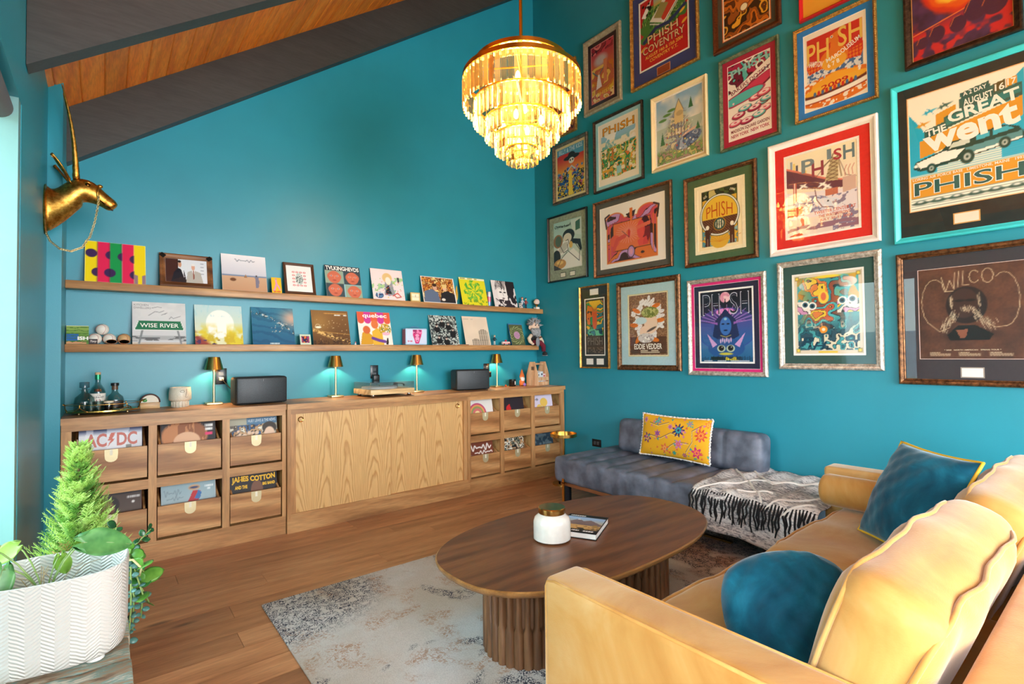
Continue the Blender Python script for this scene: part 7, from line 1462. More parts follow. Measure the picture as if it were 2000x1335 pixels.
MB().tube(ep, [0.007+0.003*math.sin(i*2.7) for i in range(200)], 6, closed=True).build('fringe_trim', wht, fp, smooth='all')
# book on the coffee table
bc = Matrix.Translation((-2.055, -2.652, TT+0.0008)) @ Matrix.Rotation(math.radians(-62), 4, 'Z')
bk = thing('hardback_book', 'black hardback book with a mountain landscape cover on the coffee table', 'book', mat4=bc)
BW_, BH, BT = 0.205, 0.262, 0.030
MB().box(-BW_/2+0.004, BW_/2-0.003, -BH/2+0.004, BH/2-0.004, 0.003, BT-0.003).build('page_block', flat((232, 228, 220)), bk)
bkm = pm('black_cover', (24, 24, 26), 0.3)
MB().box(-BW_/2, BW_/2, -BH/2, BH/2, 0, 0.003).box(-BW_/2, BW_/2, -BH/2, BH/2, BT-0.003, BT).box(-BW_/2, -BW_/2+0.003, -BH/2, BH/2, 0, BT).build('cover', bkm, bk)
cv = Cv(BW_-0.004, BH-0.004, (26, 26, 28), 0.0035); m = cv.m_rect(0, 1, 0.16, 0.86); cv.grad((206, 170, 110), (150, 180, 214), 0.35, 0.75, m); cv.poly((126, 110, 110), [(0.1, 0.5), (0.35, 0.74), (0.5, 0.62), (0.66, 0.70), (1, 0.48), (1, 0.4), (0, 0.4)]); cv.put(m*(cv.noise(12, 3, 3) > 0.5)*(cv.V < 0.46), (160, 130, 80)); cv.put(m*(cv.V < 0.24)*(cv.noise(9, 7, 2) > 0.5), (70, 60, 50)); cv.poly((236, 236, 240), [(0.30, 0.69), (0.35, 0.74), (0.41, 0.69)])
cv.scr((240, 240, 240), 0.12, 0.92, 0.05, 0.11); cv.scr((240, 240, 240), 0.06, 0.45, 0.90, 0.945, 3); bp_ = link('cover_print', cv.mesh('cover_print'), PRINT, bk, (0, 0, BT+0.0003))
# ------------------------------------------------------------------ table lamps (lit)
def lamp(x, y, label):
    o = thing('table_lamp', label, 'lamp', (x, y, CT+0.0004), group='brass table lamps on the record cabinet')
    MB().rbox((0.105, 0.105, 0.016), 0.003, (0, 0, 0.008), n=1, seg=(1, 1, 1)).build('base', brass_pale, o, smooth=30)
    MB().cyl((0, 0), 0.0085, 0.016, 0.282, 16).build('pole', brass_pale, o, smooth=40)
    MB().lathe([(0.064, 0.258), (0.040, 0.352), (0.0, 0.354), (0.0, 0.351), (0.038, 0.349), (0.062, 0.258)], 40, closed=True).build('shade', brass, o, smooth=50)
    MB().lathe([(0.001, 0.345), (0.012, 0.344), (0.014, 0.338), (0.012, 0.332), (0.001, 0.330)], 16).build('bulb', emit('lamp_bulb', (255, 222, 170), 30.0), o, True)
    l = bpy.data.lights.new('lamp_glow', 'POINT'); l.energy = 2.2; l.color = (1.0, 0.66, 0.34); l.shadow_soft_size = 0.012
    q = bpy.data.objects.new('lamp_glow', l); COL.objects.link(q); q.parent = o; q.location = (0.0, 0.0, 0.304)
    # light leaves through the open foot of the shade
lamp(-3.284, -0.085, 'brass table lamp left of the larger speaker, nearest the liquor tray')
lamp(-2.374, -0.085, 'brass table lamp between the left speaker and the turntable')
lamp(-1.600, -0.085, 'brass table lamp just behind the right corner of the turntable')
lamp(-0.640, -0.075, 'brass table lamp behind the right speaker')
# ------------------------------------------------------------------ wall outlets
blackp = pm('black_plastic', (16, 16, 18), 0.35)
def outlet(name, label, M, plug=0):
    o = thing(name, label, 'outlet', mat4=M)
    MB().rbox((0.076, 0.122, 0.006), 0.003, (0, 0, 0.003), n=1, seg=(1, 1, 1)).build('plate', pm('black_plate', (20, 26, 32), 0.25), o, smooth=30)
    for s in (-1, 1): MB().rbox((0.034, 0.028, 0.003), 0.002, (0, s*0.02, 0.007), n=1, seg=(1, 1, 1)).build('socket', pm('grey_socket', (70, 74, 78), 0.3), o, smooth=30)
    if plug == 1: MB().rbox((0.03, 0.026, 0.024), 0.005, (0, -0.02, 0.02), n=2, seg=(1, 1, 1)).build('plug', pm('white_plug', (206, 196, 180), 0.4), o, smooth=40)
    if plug == 2: MB().rbox((0.06, 0.06, 0.045), 0.010, (0.004, -0.055, 0.028), n=2, seg=(1, 1, 1)).build('adapter', blackp, o, smooth=40)
    return o
BWM = lambda x, z: Matrix.Translation((x, -0.001, z)) @ Matrix.Rotation(PI/2, 4, 'X')
outlet('wall_outlet', 'black wall outlet beside the left lamp with a pale plug', BWM(-3.224, 1.153), 1)
outlet('wall_outlet', 'black wall outlet above the turntable with a black adapter', BWM(-1.990, 1.150), 2)
outlet('wall_outlet', 'black wall outlet half hidden behind the right lamp pole', BWM(-0.725, 1.140), 2)
outlet('wall_outlet', 'small black outlet low on the right wall between cabinet and daybed', Matrix.Translation((-0.001, -0.905, 0.385)) @ FA @ Matrix.Rotation(PI/2, 4, 'Z'))
def cable(label, pts, c=(22, 22, 24), r=0.003):
    o = MB().tube(pts, r, 6).build('power_cable', flat(c), smooth='all'); tag(o, label, 'cable')
cable('thin black cable from the left outlet down to the speaker', [(-3.224, -0.034, 1.135), (-3.215, -0.05, 1.12), (-3.19, -0.07, 1.08), (-3.165, -0.10, 1.05), (-3.15, -0.12, 1.035)])
cable('thin dark cable from the adapter down behind the turntable', [(-1.985, -0.05, 1.063), (-1.983, -0.05, 1.03), (-1.975, -0.05, 1.0), (-1.96, -0.06, 0.955)])
# ------------------------------------------------------------------ speakers
def speaker(x, y, rz, label, w_=0.364, d_=0.15, h_=0.20):
    o = thing('speaker', label, 'speaker', (x, y, CT+0.0005), (0, 0, rz), 'black speakers on the record cabinet')
    def fn(a, b, c): return (a, b-0.018*(1-(a/(w_/2))**2)*(1 if b < 0 else 0), c)
    MB().rbox((w_, d_, h_), 0.022, (0, 0, h_/2+0.003), n=4, seg=(10, 2, 2), fn=fn).build('cabinet_body', pm('matte_black', (26, 28, 31), 0.5), o, smooth='all')
    def gm():
        if 'speaker_grille' in MATS: return MATS['speaker_grille']
        m, nt, out = newmat('speaker_grille'); b = principled(nt, out, Roughness=0.45, Metallic=0.3)
        tc = N(nt, 'TexCoord'); v = N(nt, 'TexVoronoi'); v.inputs['Scale'].default_value = 330; K(nt, tc.outputs['Object'], v.inputs['Vector'])
        rp = N(nt, 'ValToRGB'); rp.color_ramp.elements[0].position = 0.25; rp.color_ramp.elements[0].color = L4((14, 15, 17)); rp.color_ramp.elements[1].position = 0.4; rp.color_ramp.elements[1].color = L4((56, 60, 64)); K(nt, v.outputs['Distance'], rp.inputs[0]); K(nt, rp.outputs[0], b.inputs['Base Color']); MATS['speaker_grille'] = m; return m
    MB().rbox((w_-0.012, 0.02, h_-0.012), 0.018*0.5, (0, -d_/2+0.004, h_/2+0.003), n=3, seg=(10, 1, 2), fn=lambda a, b, c: (a, b-0.018*(1-(a/(w_/2))**2), c)).build('grille', gm(), o, smooth='all')
    MB().box(-0.0012, 0.0012, -d_/2-0.0255, -d_/2-0.0245, h_-0.03, h_-0.014).build('logo_mark', flat((130, 130, 134)), o)
    for q in (-1, 1): MB().box(q*0.12-0.03, q*0.12+0.03, -0.05, 0.05, 0, 0.004).build('rubber_foot', blackp, o)
speaker(-3.005, -0.225, math.radians(4), 'black rounded speaker between the two left lamps')
speaker(-1.072, -0.205, math.radians(-10), 'black rounded speaker in front of the rightmost lamp')
# ------------------------------------------------------------------ turntable
tt = thing('turntable', 'turntable with pale wood plinth and clear dust cover on the middle cabinet', 'turntable', (-2.000, -0.235, CT+0.0004), (0, 0, math.radians(3)))
bir = wood('pale_beech', [(196, 150, 96), (222, 182, 128), (236, 202, 150)], 'X', 0.4, plankvar=0.05)
MB().rbox((0.415, 0.33, 0.042), 0.003, (0, 0, 0.043), n=1, seg=(1, 1, 1)).build('plinth', bir, tt, smooth=30)
for x in (-0.17, 0.17):
    for y in (-0.13, 0.13): MB().lathe([(0.018, 0), (0.021, 0.006), (0.012, 0.012), (0.012, 0.023)], 18).build('foot', pm('chrome', (190, 194, 200), 0.15, 1.0), tt, smooth=40, loc=(x, y, 0))
MB().lathe([(0, 0.064), (0.148, 0.064), (0.151, 0.068), (0.151, 0.080), (0.147, 0.083), (0, 0.083)], 48).build('platter', pm('white_platter', (226, 216, 210), 0.35), tt, smooth=40, loc=(-0.045, 0, 0))
MB().cyl((-0.045, 0), 0.004, 0.083, 0.096, 10).build('spindle', brass, tt, smooth=40)
MB().lathe([(0.024, 0.064), (0.024, 0.09), (0.018, 0.1), (0, 0.1)], 20).build('arm_base', blackp, tt, smooth=40, loc=(0.165, 0.10, 0))
MB().tube([(0.165, 0.13, 0.098), (0.165, 0.10, 0.1), (0.160, -0.06, 0.098), (0.135, -0.11, 0.094)], 0.004, 8).build('tonearm', pm('arm_black', (40, 40, 44), 0.3, 0.6), tt, smooth='all')
MB().rbox((0.012, 0.03, 0.012), 0.002, (0.132, -0.118, 0.09), n=1, seg=(1, 1, 1)).build('headshell', blackp, tt)
cvg = glassy('clear_acrylic', (236, 240, 242), ior=1.5, body=0.10)
mb = MB(); W2, D2, Z0, Z1, t_ = 0.410, 0.325, 0.065, 0.124, 0.003
mb.box(-W2/2, W2/2, -D2/2, D2/2, Z1-t_, Z1).box(-W2/2, W2/2, -D2/2, -D2/2+t_, Z0, Z1-t_).box(-W2/2, W2/2, D2/2-t_, D2/2, Z0, Z1-t_).box(-W2/2, -W2/2+t_, -D2/2+t_, D2/2-t_, Z0, Z1-t_).box(W2/2-t_, W2/2, -D2/2+t_, D2/2-t_, Z0, Z1-t_)
mb.build('dust_cover', cvg, tt)
# ------------------------------------------------------------------ liquor tray and bottles
glass_m = glassy('bottle_glass', (226, 236, 234), ior=1.6, body=0.10, bodycol=(206, 220, 220))
tr = thing('serving_tray', 'oval gold tray with looped gallery rail at the left end of the countertop', 'tray', (-3.925, -0.225, CT+0.0004))
a_, b_ = 0.188, 0.125
mb = MB().lathe([(0, 0.014), (0.97, 0.014), (1.0, 0.016), (1.0, 0.024), (0.97, 0.020), (0, 0.018)], 48, Matrix.Diagonal((a_, b_, 1, 1))); mb.build('tray_plate', pm('mirror_gold', (200, 164, 84), 0.18, 1.0), tr, smooth=40)
el = lambda t, z, k=1.0: (a_*k*math.cos(t), b_*k*math.sin(t), z)
MB().tube([el(2*PI*i/60, 0.062) for i in range(60)], 0.0022, 6, closed=True).build('gallery_rail', brass, tr, smooth='all')
for k, t0 in enumerate((0.0, PI, -0.9, -PI+0.9, 0.9, PI-0.9)):
    w2 = 0.34 if k < 2 else 0.26
    for s in (-1, 1): MB().tube([el(t0+s*w2*(1-i/10)**1.0*(1 if i < 10 else 0.0)+s*0.10*math.sin(i/10*PI)*-1, 0.02+0.046*i/10) for i in range(11)], 0.0022, 6).build('gallery_loop', brass, tr, smooth='all')
for t0, lab in ((0.0, 1), (PI, -1)): MB().tube([(lab*(a_-0.004), -0.03, 0.060), (lab*(a_+0.02), -0.035, 0.072), (lab*(a_+0.035), 0, 0.078), (lab*(a_+0.02), 0.035, 0.072), (lab*(a_-0.004), 0.03, 0.060)], 0.0028, 6).build('handle', brass, tr, smooth='all')
for x, y in ((0.12, 0.07), (-0.12, 0.07), (0.12, -0.07), (-0.12, -0.07)): MB().sphere((x, y, 0.007), 0.0068, 12, 8).build('ball_foot', brass_pale, tr, smooth='all')
TZ = CT+0.0190
def bottle(name, label, loc, parts, rz=0.0):
    o = thing(name, label, 'bottle', loc, (0, 0, rz))
    for nm, prof, mt, sx in parts: MB().lathe(prof, 28, sx=sx[0], sy=sx[1], cap=prof[0][0] == 0 and prof[-1][0] == 0).build(nm, mt, o, smooth=50)
    return o
bottle('decanter', 'clear round-bodied glass decanter with a thick stopper on the gold tray', (-4.020, -0.235, TZ), (('body', [(0, 0), (0.045, 0), (0.054, 0.012), (0.055, 0.06), (0.049, 0.088), (0.028, 0.108), (0.018, 0.118), (0.018, 0.132), (0.026, 0.136), (0.026, 0.139), (0.014, 0.139), (0.014, 0.118), (0.045, 0.085), (0.050, 0.06), (0.049, 0.014), (0, 0.010)], glass_m, (1, 1)), ('stopper', [(0, 0.139), (0.013, 0.139), (0.014, 0.145), (0.025, 0.149), (0.026, 0.182), (0.023, 0.185), (0, 0.185)], glassy('stopper_glass', (206, 216, 220), 1.6, body=0.2, bodycol=(190, 204, 210)), (1, 1))))
wb = bottle('whisky_bottle', 'tall clear whisky bottle with white label and cork on the gold tray', (-3.955, -0.180, TZ), (('body', [(0, 0), (0.038, 0), (0.041, 0.006), (0.041, 0.120), (0.034, 0.142), (0.018, 0.164), (0.0145, 0.180), (0.0145, 0.225), (0.012, 0.225), (0.012, 0.165), (0.037, 0.12), (0.037, 0.008), (0, 0.006)], glass_m, (1, 1)), ('label', [(0.0414, 0.035), (0.0414, 0.108)], flat((236, 230, 220)), (1, 1)), ('neck_foil', [(0.0150, 0.196), (0.0150, 0.228)], pm('green_foil', (30, 140, 96), 0.3, 0.5), (1, 1)), ('cork', [(0.0152, 0.228), (0.0152, 0.243), (0, 0.243)], pm('cork', (206, 170, 130), 0.8), (1, 1)), ('medallion', [(0.0395, 0.120), (0.0350, 0.136)], pm('copper_seal', (140, 70, 40), 0.4), (0.5, 1.04))))
for tx, z0_, z1_, c_ in (('THE', 0.094, 0.100, (60, 60, 60)), ('GLENLIVET', 0.078, 0.090, (40, 40, 44)), ('12', 0.048, 0.070, (150, 50, 60))):
    me = text_mesh(tx, 0.01); p = np.zeros(len(me.vertices)*3); me.vertices.foreach_get('co', p); p = p.reshape(-1, 3); q0, q1 = p.min(0), p.max(0); u = (p-q0)/np.maximum(q1-q0, 1e-6)
    wd_ = {'THE': 0.3, 'GLENLIVET': 0.95, '12': 0.36}[tx]; ang_ = -PI/2+0.12+(u[:, 0]-0.5)*wd_*1.6
    p[:, 0] = 0.0418*np.cos(ang_); p[:, 1] = 0.0418*np.sin(ang_); p[:, 2] = z0_+(z1_-z0_)*u[:, 1]; me.vertices.foreach_set('co', p.ravel()); me.update(); link('label_lettering', me, flat(c_), wb)
bottle('whisky_bottle', 'squat bottle with black stopper, dark bands and amber whisky on the gold tray', (-3.868, -0.205, TZ), (('body', [(0, 0), (0.048, 0), (0.050, 0.008), (0.050, 0.060), (0.044, 0.084), (0.022, 0.102), (0.017, 0.115), (0.016, 0.150), (0.013, 0.150), (0.014, 0.112), (0.040, 0.082), (0.046, 0.06), (0.046, 0.01), (0, 0.008)], glass_m, (1, 0.8)), ('whisky', [(0, 0.009), (0.045, 0.010), (0.045, 0.045), (0, 0.0455)], glassy('amber_whisky', (176, 84, 30), 1.3, body=0.35, bodycol=(170, 80, 24)), (1, 0.8)), ('label', [(0.0505, 0.016), (0.0505, 0.056)], pm('dark_label', (52, 36, 30), 0.5), (0.86, 0.81)), ('neck_band', [(0.0172, 0.128), (0.0168, 0.152)], pm('brown_band', (96, 66, 44), 0.4), (1, 0.9)), ('stopper', [(0.022, 0.153), (0.022, 0.170), (0.018, 0.172), (0, 0.172)], blackp, (1, 1))))
bottle('whisky_bottle', 'small square bottle of dark red amber whisky at the front of the tray', (-3.900, -0.282, TZ), (('body', [(0, 0), (0.024, 0), (0.026, 0.004), (0.026, 0.062), (0.022, 0.068), (0, 0.069)], glass_m, (1, 1)), ('whisky', [(0, 0.003), (0.0235, 0.004), (0.0235, 0.05), (0, 0.0505)], glassy('red_whisky', (130, 40, 26), 1.3, body=0.45, bodycol=(130, 36, 22)), (1, 1)), ('cap_band', [(0.0262, 0.050), (0.0262, 0.062)], flat((226, 206, 180)), (1, 1))))
for k, (x, y) in enumerate(((-3.985, -0.300), (-3.950, -0.262))):
    o = thing('tumbler', ['clear cut-glass tumbler at the front left of the gold tray', 'clear cut-glass tumbler just right of the front left one on the tray'][k], 'glass', (x, y, TZ), group='tumblers on the tray')
    MB().lathe([(0, 0), (0.021, 0), (0.024, 0.004), (0.027, 0.062), (0.0255, 0.062), (0.0225, 0.010), (0, 0.009)], 18).build('bowl', glass_m, o, smooth=20)
    MB().lathe([(0.0262, 0.020), (0.0272, 0.028), (0.0268, 0.036)], 18, cap=False).build('cut_band', glass_m, o)
# coaster holder, face mug, candle, figure, caddy, paper
ch2 = thing('coaster_set', 'half-round dark rimmed coaster in a wooden holder beside the tray', 'coaster', (-3.672, -0.075, CT+0.0004))
MB().rbox((0.112, 0.045, 0.040), 0.002, (0, 0, 0.020), n=1, seg=(1, 1, 1)).build('holder', bir, ch2, smooth=30)
MB().prism(arc((0, 0), 0.054, 0, PI, 20), -0.006, 0.006, Matrix.Translation((0, 0, 0.041)) @ Matrix.Rotation(PI/2, 4, 'X')).build('coaster_face', pm('cream_stone', (222, 214, 196), 0.5), ch2)
MB().tube([(0.056*math.cos(PI*i/20), -0.006, 0.041+0.056*math.sin(PI*i/20)) for i in range(21)], 0.005, 8).build('dark_rim', pm('dark_wood_rim', (70, 34, 26), 0.5), ch2, smooth='all')
MB().sphere((-0.03, -0.012, 0.056), (0.014, 0.005, 0.010), 12, 8).build('green_gem', pm('green_enamel', (60, 150, 70), 0.3), ch2, smooth='all')
mg = thing('face_mug', 'speckled cream ceramic mug with a drawn face on the countertop', 'mug', (-3.499, -0.115, CT+0.0004))
cer = pm('speckled_ceramic', (216, 208, 190), 0.35, var=0.12, scale=160)
MB().lathe([(0, 0), (0.050, 0), (0.051, 0.004), (0.052, 0.042), (0.066, 0.050), (0.070, 0.056), (0.069, 0.10), (0.065, 0.138), (0.063, 0.141), (0.060, 0.138), (0.063, 0.06), (0, 0.055)], 36).build('body', cer, mg, smooth=50)
ink = flat((90, 78, 66))
def onmug(ts, z, r=0.0692): return [(r*math.cos(-PI/2+t), r*math.sin(-PI/2+t), q) for t, q in zip(ts, z)]
MB().tube(onmug([-0.10, 0.0, 0.12, 0.22, 0.30], [0.112, 0.118, 0.120, 0.118, 0.112]), 0.0012, 5).build('eye_line', ink, mg); MB().tube(onmug([-0.10, 0.0, 0.12, 0.22, 0.30], [0.111, 0.107, 0.106, 0.107, 0.111]), 0.0012, 5).build('eye_line', ink, mg)
MB().tube(onmug([0.52, 0.50, 0.42, 0.36, 0.46, 0.60], [0.130, 0.105, 0.082, 0.074, 0.070, 0.072]), 0.0012, 5).build('nose_line', ink, mg)
for k in range(18): MB().tube([(0.0525*math.cos(2*PI*k/18), 0.0525*math.sin(2*PI*k/18), 0.004), (0.0535*math.cos(2*PI*k/18), 0.0535*math.sin(2*PI*k/18), 0.040)], 0.0025, 5).build('rib', cer, mg, smooth='all')
cd = thing('jar_candle', 'small black jar candle with white label near the right end of the countertop', 'candle', (-0.455, -0.105, CT+0.0004))
MB().lathe([(0, 0), (0.036, 0), (0.038, 0.004), (0.038, 0.075), (0.035, 0.075), (0.035, 0.060), (0, 0.060)], 28).build('jar', pm('black_glass', (18, 16, 16), 0.12), cd, smooth=40)
MB().box(-0.0385, 0.0385, -0.0385, -0.0384, 0, 0.001).build('foot_ring', blackp, cd)
MB().grid(lambda u, v: (0.0384*math.cos(-PI/2+0.1+u*0.8), 0.0384*math.sin(-PI/2+0.1+u*0.8), 0.02+0.036*v), 8, 2).build('label', flat((232, 224, 214)), cd, smooth='all')
o = MB().rbox((0.018, 0.018, 0.02), 0.004, (0, 0, 0.010), n=2, seg=(1, 1, 1)).build('trinket', flat((206, 96, 50)), smooth=40, loc=(-0.540, -0.10, CT+0.0004)); tag(o, 'tiny orange trinket left of the black candle', 'trinket')
gn = thing('gnome_figurine', 'small orange-hatted gnome with white beard holding a purple ball', 'figurine', (-0.355, -0.150, CT+0.0004))
MB().lathe([(0, 0), (0.026, 0), (0.030, 0.02), (0.028, 0.055), (0.016, 0.075), (0, 0.078)], 20).build('body', pm('gnome_orange', (206, 104, 40), 0.6), gn, smooth='all'); MB().lathe([(0.030, 0.100), (0.027, 0.108), (0.018, 0.138), (0.008, 0.17), (0.001, 0.185)], 20).build('hat', pm('gnome_orange', (206, 104, 40), 0.6), gn, smooth=60)
MB().sphere((0, 0, 0.092), 0.024, 16, 10).build('head', flat((226, 190, 160)), gn, smooth='all'); MB().sphere((0, -0.016, 0.076), (0.024, 0.014, 0.030), 16, 10).build('beard', pm('beard_white', (236, 230, 226), 0.9), gn, smooth='all'); MB().sphere((0, -0.026, 0.094), 0.006, 10, 7).build('nose', flat((222, 170, 140)), gn, smooth='all'); MB().sphere((0.008, -0.034, 0.018), 0.0178, 14, 10).build('ball', pm('purple_glaze', (140, 104, 190), 0.3), gn, smooth='all')
for s in (-1, 1): MB().sphere((s*0.014, -0.016, 0.006), (0.010, 0.016, 0.006), 12, 8).build('boot', blackp, gn, smooth='all')
cb = thing('wooden_caddy', 'pale wooden carrier with dowel handle holding white boxes, at the right end of the countertop', 'caddy', (-0.135, -0.165, CT+0.0004), (0, 0, math.radians(14)))
pinep = wood('pale_pine', [(206, 150, 106), (226, 176, 132), (238, 196, 154)], 'Z', 0.5, plankvar=0.06)
endp = [(-0.075, 0), (0.075, 0), (0.075, 0.115), (0.032, 0.262), (-0.032, 0.262), (-0.075, 0.115)]
for s in (-1, 1): MB().prism(endp, -0.008, 0.008, Matrix.Translation((s*0.105, 0, 0)) @ Matrix(((0, 0, 1, 0), (1, 0, 0, 0), (0, 1, 0, 0), (0, 0, 0, 1)))).build('end_panel', pinep, cb)
MB().lathe([(0.011, -0.098), (0.011, 0.098)], 16, Matrix.Translation((0, 0, 0.238)) @ Matrix.Rotation(PI/2, 4, 'Y')).build('handle', pinep, cb, smooth=40)
MB().box(-0.097, 0.097, -0.07, 0.07, 0, 0.008).build('floor_board', pinep, cb)
for y in (-0.071, 0.071):
    for z0_, z1_ in ((0.004, 0.042), (0.054, 0.092)): MB().box(-0.097, 0.097, y-0.004, y+0.004, z0_, z1_).build('slat', pinep, cb)
MB().box(-0.113, -0.1128, -0.03, 0.01, 0.17, 0.21).build('stamp', flat((110, 96, 84)), cb, rot=(0, 0, 0))
for k, (x, y, w2, h2, c_) in enumerate(((-0.06, -0.03, 0.055, 0.135, (226, 228, 230)), (0.0, -0.035, 0.05, 0.145, (214, 222, 226)), (0.055, -0.03, 0.05, 0.12, (236, 206, 206)), (-0.03, 0.03, 0.06, 0.165, (232, 214, 206)), (0.04, 0.03, 0.05, 0.150, (222, 226, 228)))):
    ca, sa = math.cos(math.radians(14)), math.sin(math.radians(14))
    o = thing('paper_box', ['white paper packet at the front left of the wooden caddy', 'pale grey packet at the front middle of the wooden caddy', 'pink packet at the front right of the wooden caddy', 'tall peach packet at the back left of the wooden caddy', 'tall white packet at the back right of the wooden caddy'][k], 'packet', (-0.135+x*ca-y*sa, -0.165+x*sa+y*ca, CT+0.0090), (0, 0, math.radians(14)), 'packets in the wooden caddy')
    MB().rbox((w2, 0.04, h2), 0.003, (0, 0, h2/2), n=1, seg=(1, 1, 1)).build('carton', flat(c_), o, smooth=30)
    MB().box(-w2*0.3, w2*0.2, -0.0205, -0.0202, h2*0.72, h2*0.86).build('printed_patch', flat([(90, 110, 130), (70, 70, 90), (190, 60, 70), (206, 90, 60), (110, 80, 150)][k]), o)
o = MB().box(-0.09, 0.09, -0.05, 0.05, 0, 0.0015).build('paper_sheet', flat((214, 196, 180)), loc=(-0.13, -0.340, CT+0.0004), rot=(0, 0, 0.25)); tag(o, 'loose sheet of paper on the countertop in front of the wooden caddy', 'paper')

# ------------------------------------------------------------------ plush doll sitting on the end of the lower ledge
pdl = thing('plush_doll', 'grey-bearded plush doll in black vest and maroon trousers on the end of the lower ledge', 'doll', (-0.125, -0.098, LZ+0.0005))
fur = pm('grey_fur', (150, 152, 156), 0.95, var=0.3, scale=60); skin = pm('doll_felt', (226, 196, 176), 0.85); maroon = pm('maroon_cloth', (110, 24, 44), 0.9); vest = pm('vest_cloth', (34, 34, 38), 0.9); shirt = pm('cream_cloth', (222, 206, 184), 0.9)
MB().lathe([(0.001, 0.0), (0.05, 0.01), (0.058, 0.05), (0.05, 0.10), (0.028, 0.135), (0.001, 0.14)], 18, sy=0.75).build('torso', vest, pdl, smooth='all')
MB().sphere((0, -0.004, 0.205), (0.062, 0.056, 0.066), 18, 12).build('head', skin, pdl, smooth='all')
MB().sphere((0, -0.060, 0.205), (0.017, 0.016, 0.015), 12, 8).build('nose', skin, pdl, smooth='all')
for s in (-1, 1):
    MB().sphere((s*0.022, -0.052, 0.222), (0.009, 0.005, 0.007), 10, 7).build('eye', flat((40, 36, 36)), pdl, smooth='all')
    MB().sphere((s*0.066, 0.0, 0.200), (0.014, 0.012, 0.022), 10, 8).build('ear', skin, pdl, smooth='all')
    MB().tube([(s*0.030, -0.058, 0.236), (s*0.012, -0.060, 0.232)], 0.005, 6).build('eyebrow', fur, pdl, smooth='all')
random.seed(9)
hb = MB()
for k in range(110):
    a, e = random.uniform(0, 2*PI), random.uniform(0.15, 1.45)
    d = Vector((math.cos(a)*math.cos(e), math.sin(a)*math.cos(e), math.sin(e)))
    if d.y < -0.55 and d.z < 0.6: continue
    p = Vector((0, 0, 0.205))+Vector((d.x*0.056, d.y*0.05, d.z*0.06)); L = random.uniform(0.03, 0.055)
    hb.tube([p, p+d*L*0.5+Vector((0, 0, 0.004)), p+d*L+Vector((random.uniform(-0.012, 0.012), random.uniform(-0.01, 0.01), 0.004))], [0.011, 0.009, 0.001], 5)
hb.build('hair', fur, pdl, smooth='all', fix=False)
bb = MB()
for k in range(80):
    a = random.uniform(-1.35, 1.35); x = math.sin(a); p = Vector((x*0.056, -0.046*math.cos(a)-0.006, 0.19-random.random()*0.035)); L = random.uniform(0.05, 0.10)*(1-0.35*abs(x))
    bb.tube([p, p+Vector((x*0.008, -0.012, -L*0.5)), p+Vector((x*-0.01+random.uniform(-0.01, 0.01), -0.004, -L))], [0.011, 0.010, 0.002], 5)
bb.build('beard', fur, pdl, smooth='all', fix=False)
for s in (-1, 1):
    MB().tube([(s*0.05, -0.01, 0.115), (s*0.088, -0.012, 0.075), (s*0.092, -0.035, 0.04), (s*0.080, -0.055, 0.022)], [0.022, 0.022, 0.019, 0.015], 10).build('arm', shirt, pdl, smooth='all')
    MB().sphere((s*0.076, -0.062, 0.014), (0.017, 0.017, 0.014), 12, 8).build('hand', skin, pdl, smooth='all')
MB().tube([(-0.028, -0.01, 0.026), (-0.034, -0.05, 0.032), (-0.040, -0.085, 0.030)], [0.028, 0.027, 0.022], 12).build('leg', maroon, pdl, smooth='all')
MB().sphere((-0.042, -0.108, 0.034), (0.027, 0.015, 0.052), 14, 10).build('shoe', pm('grey_sole', (130, 134, 142), 0.8), pdl, smooth='all')
MB().tube([(0.028, -0.01, 0.026), (0.052, -0.050, 0.028), (0.078, -0.068, -0.010), (0.084, -0.066, -0.070)], [0.028, 0.029, 0.027, 0.022], 12).build('leg', maroon, pdl, smooth='all')
MB().sphere((0.086, -0.082, -0.095), (0.022, 0.036, 0.022), 14, 10).build('shoe', pm('black_shoe', (36, 34, 36), 0.7), pdl, smooth='all')
MB().rbox((0.034, 0.066, 0.010), 0.004, (0.086, -0.082, -0.116), n=2, seg=(1, 1, 1)).build('shoe_sole', pm('grey_sole', (130, 134, 142), 0.8), pdl, smooth=40)
MB().tube([(-0.036, -0.075, 0.066), (0.0, -0.088, 0.080), (0.034, -0.084, 0.094)], [0.009, 0.006, 0.010], 8).build('pipe', pm('brown_pipe', (120, 70, 44), 0.6), pdl, smooth='all')

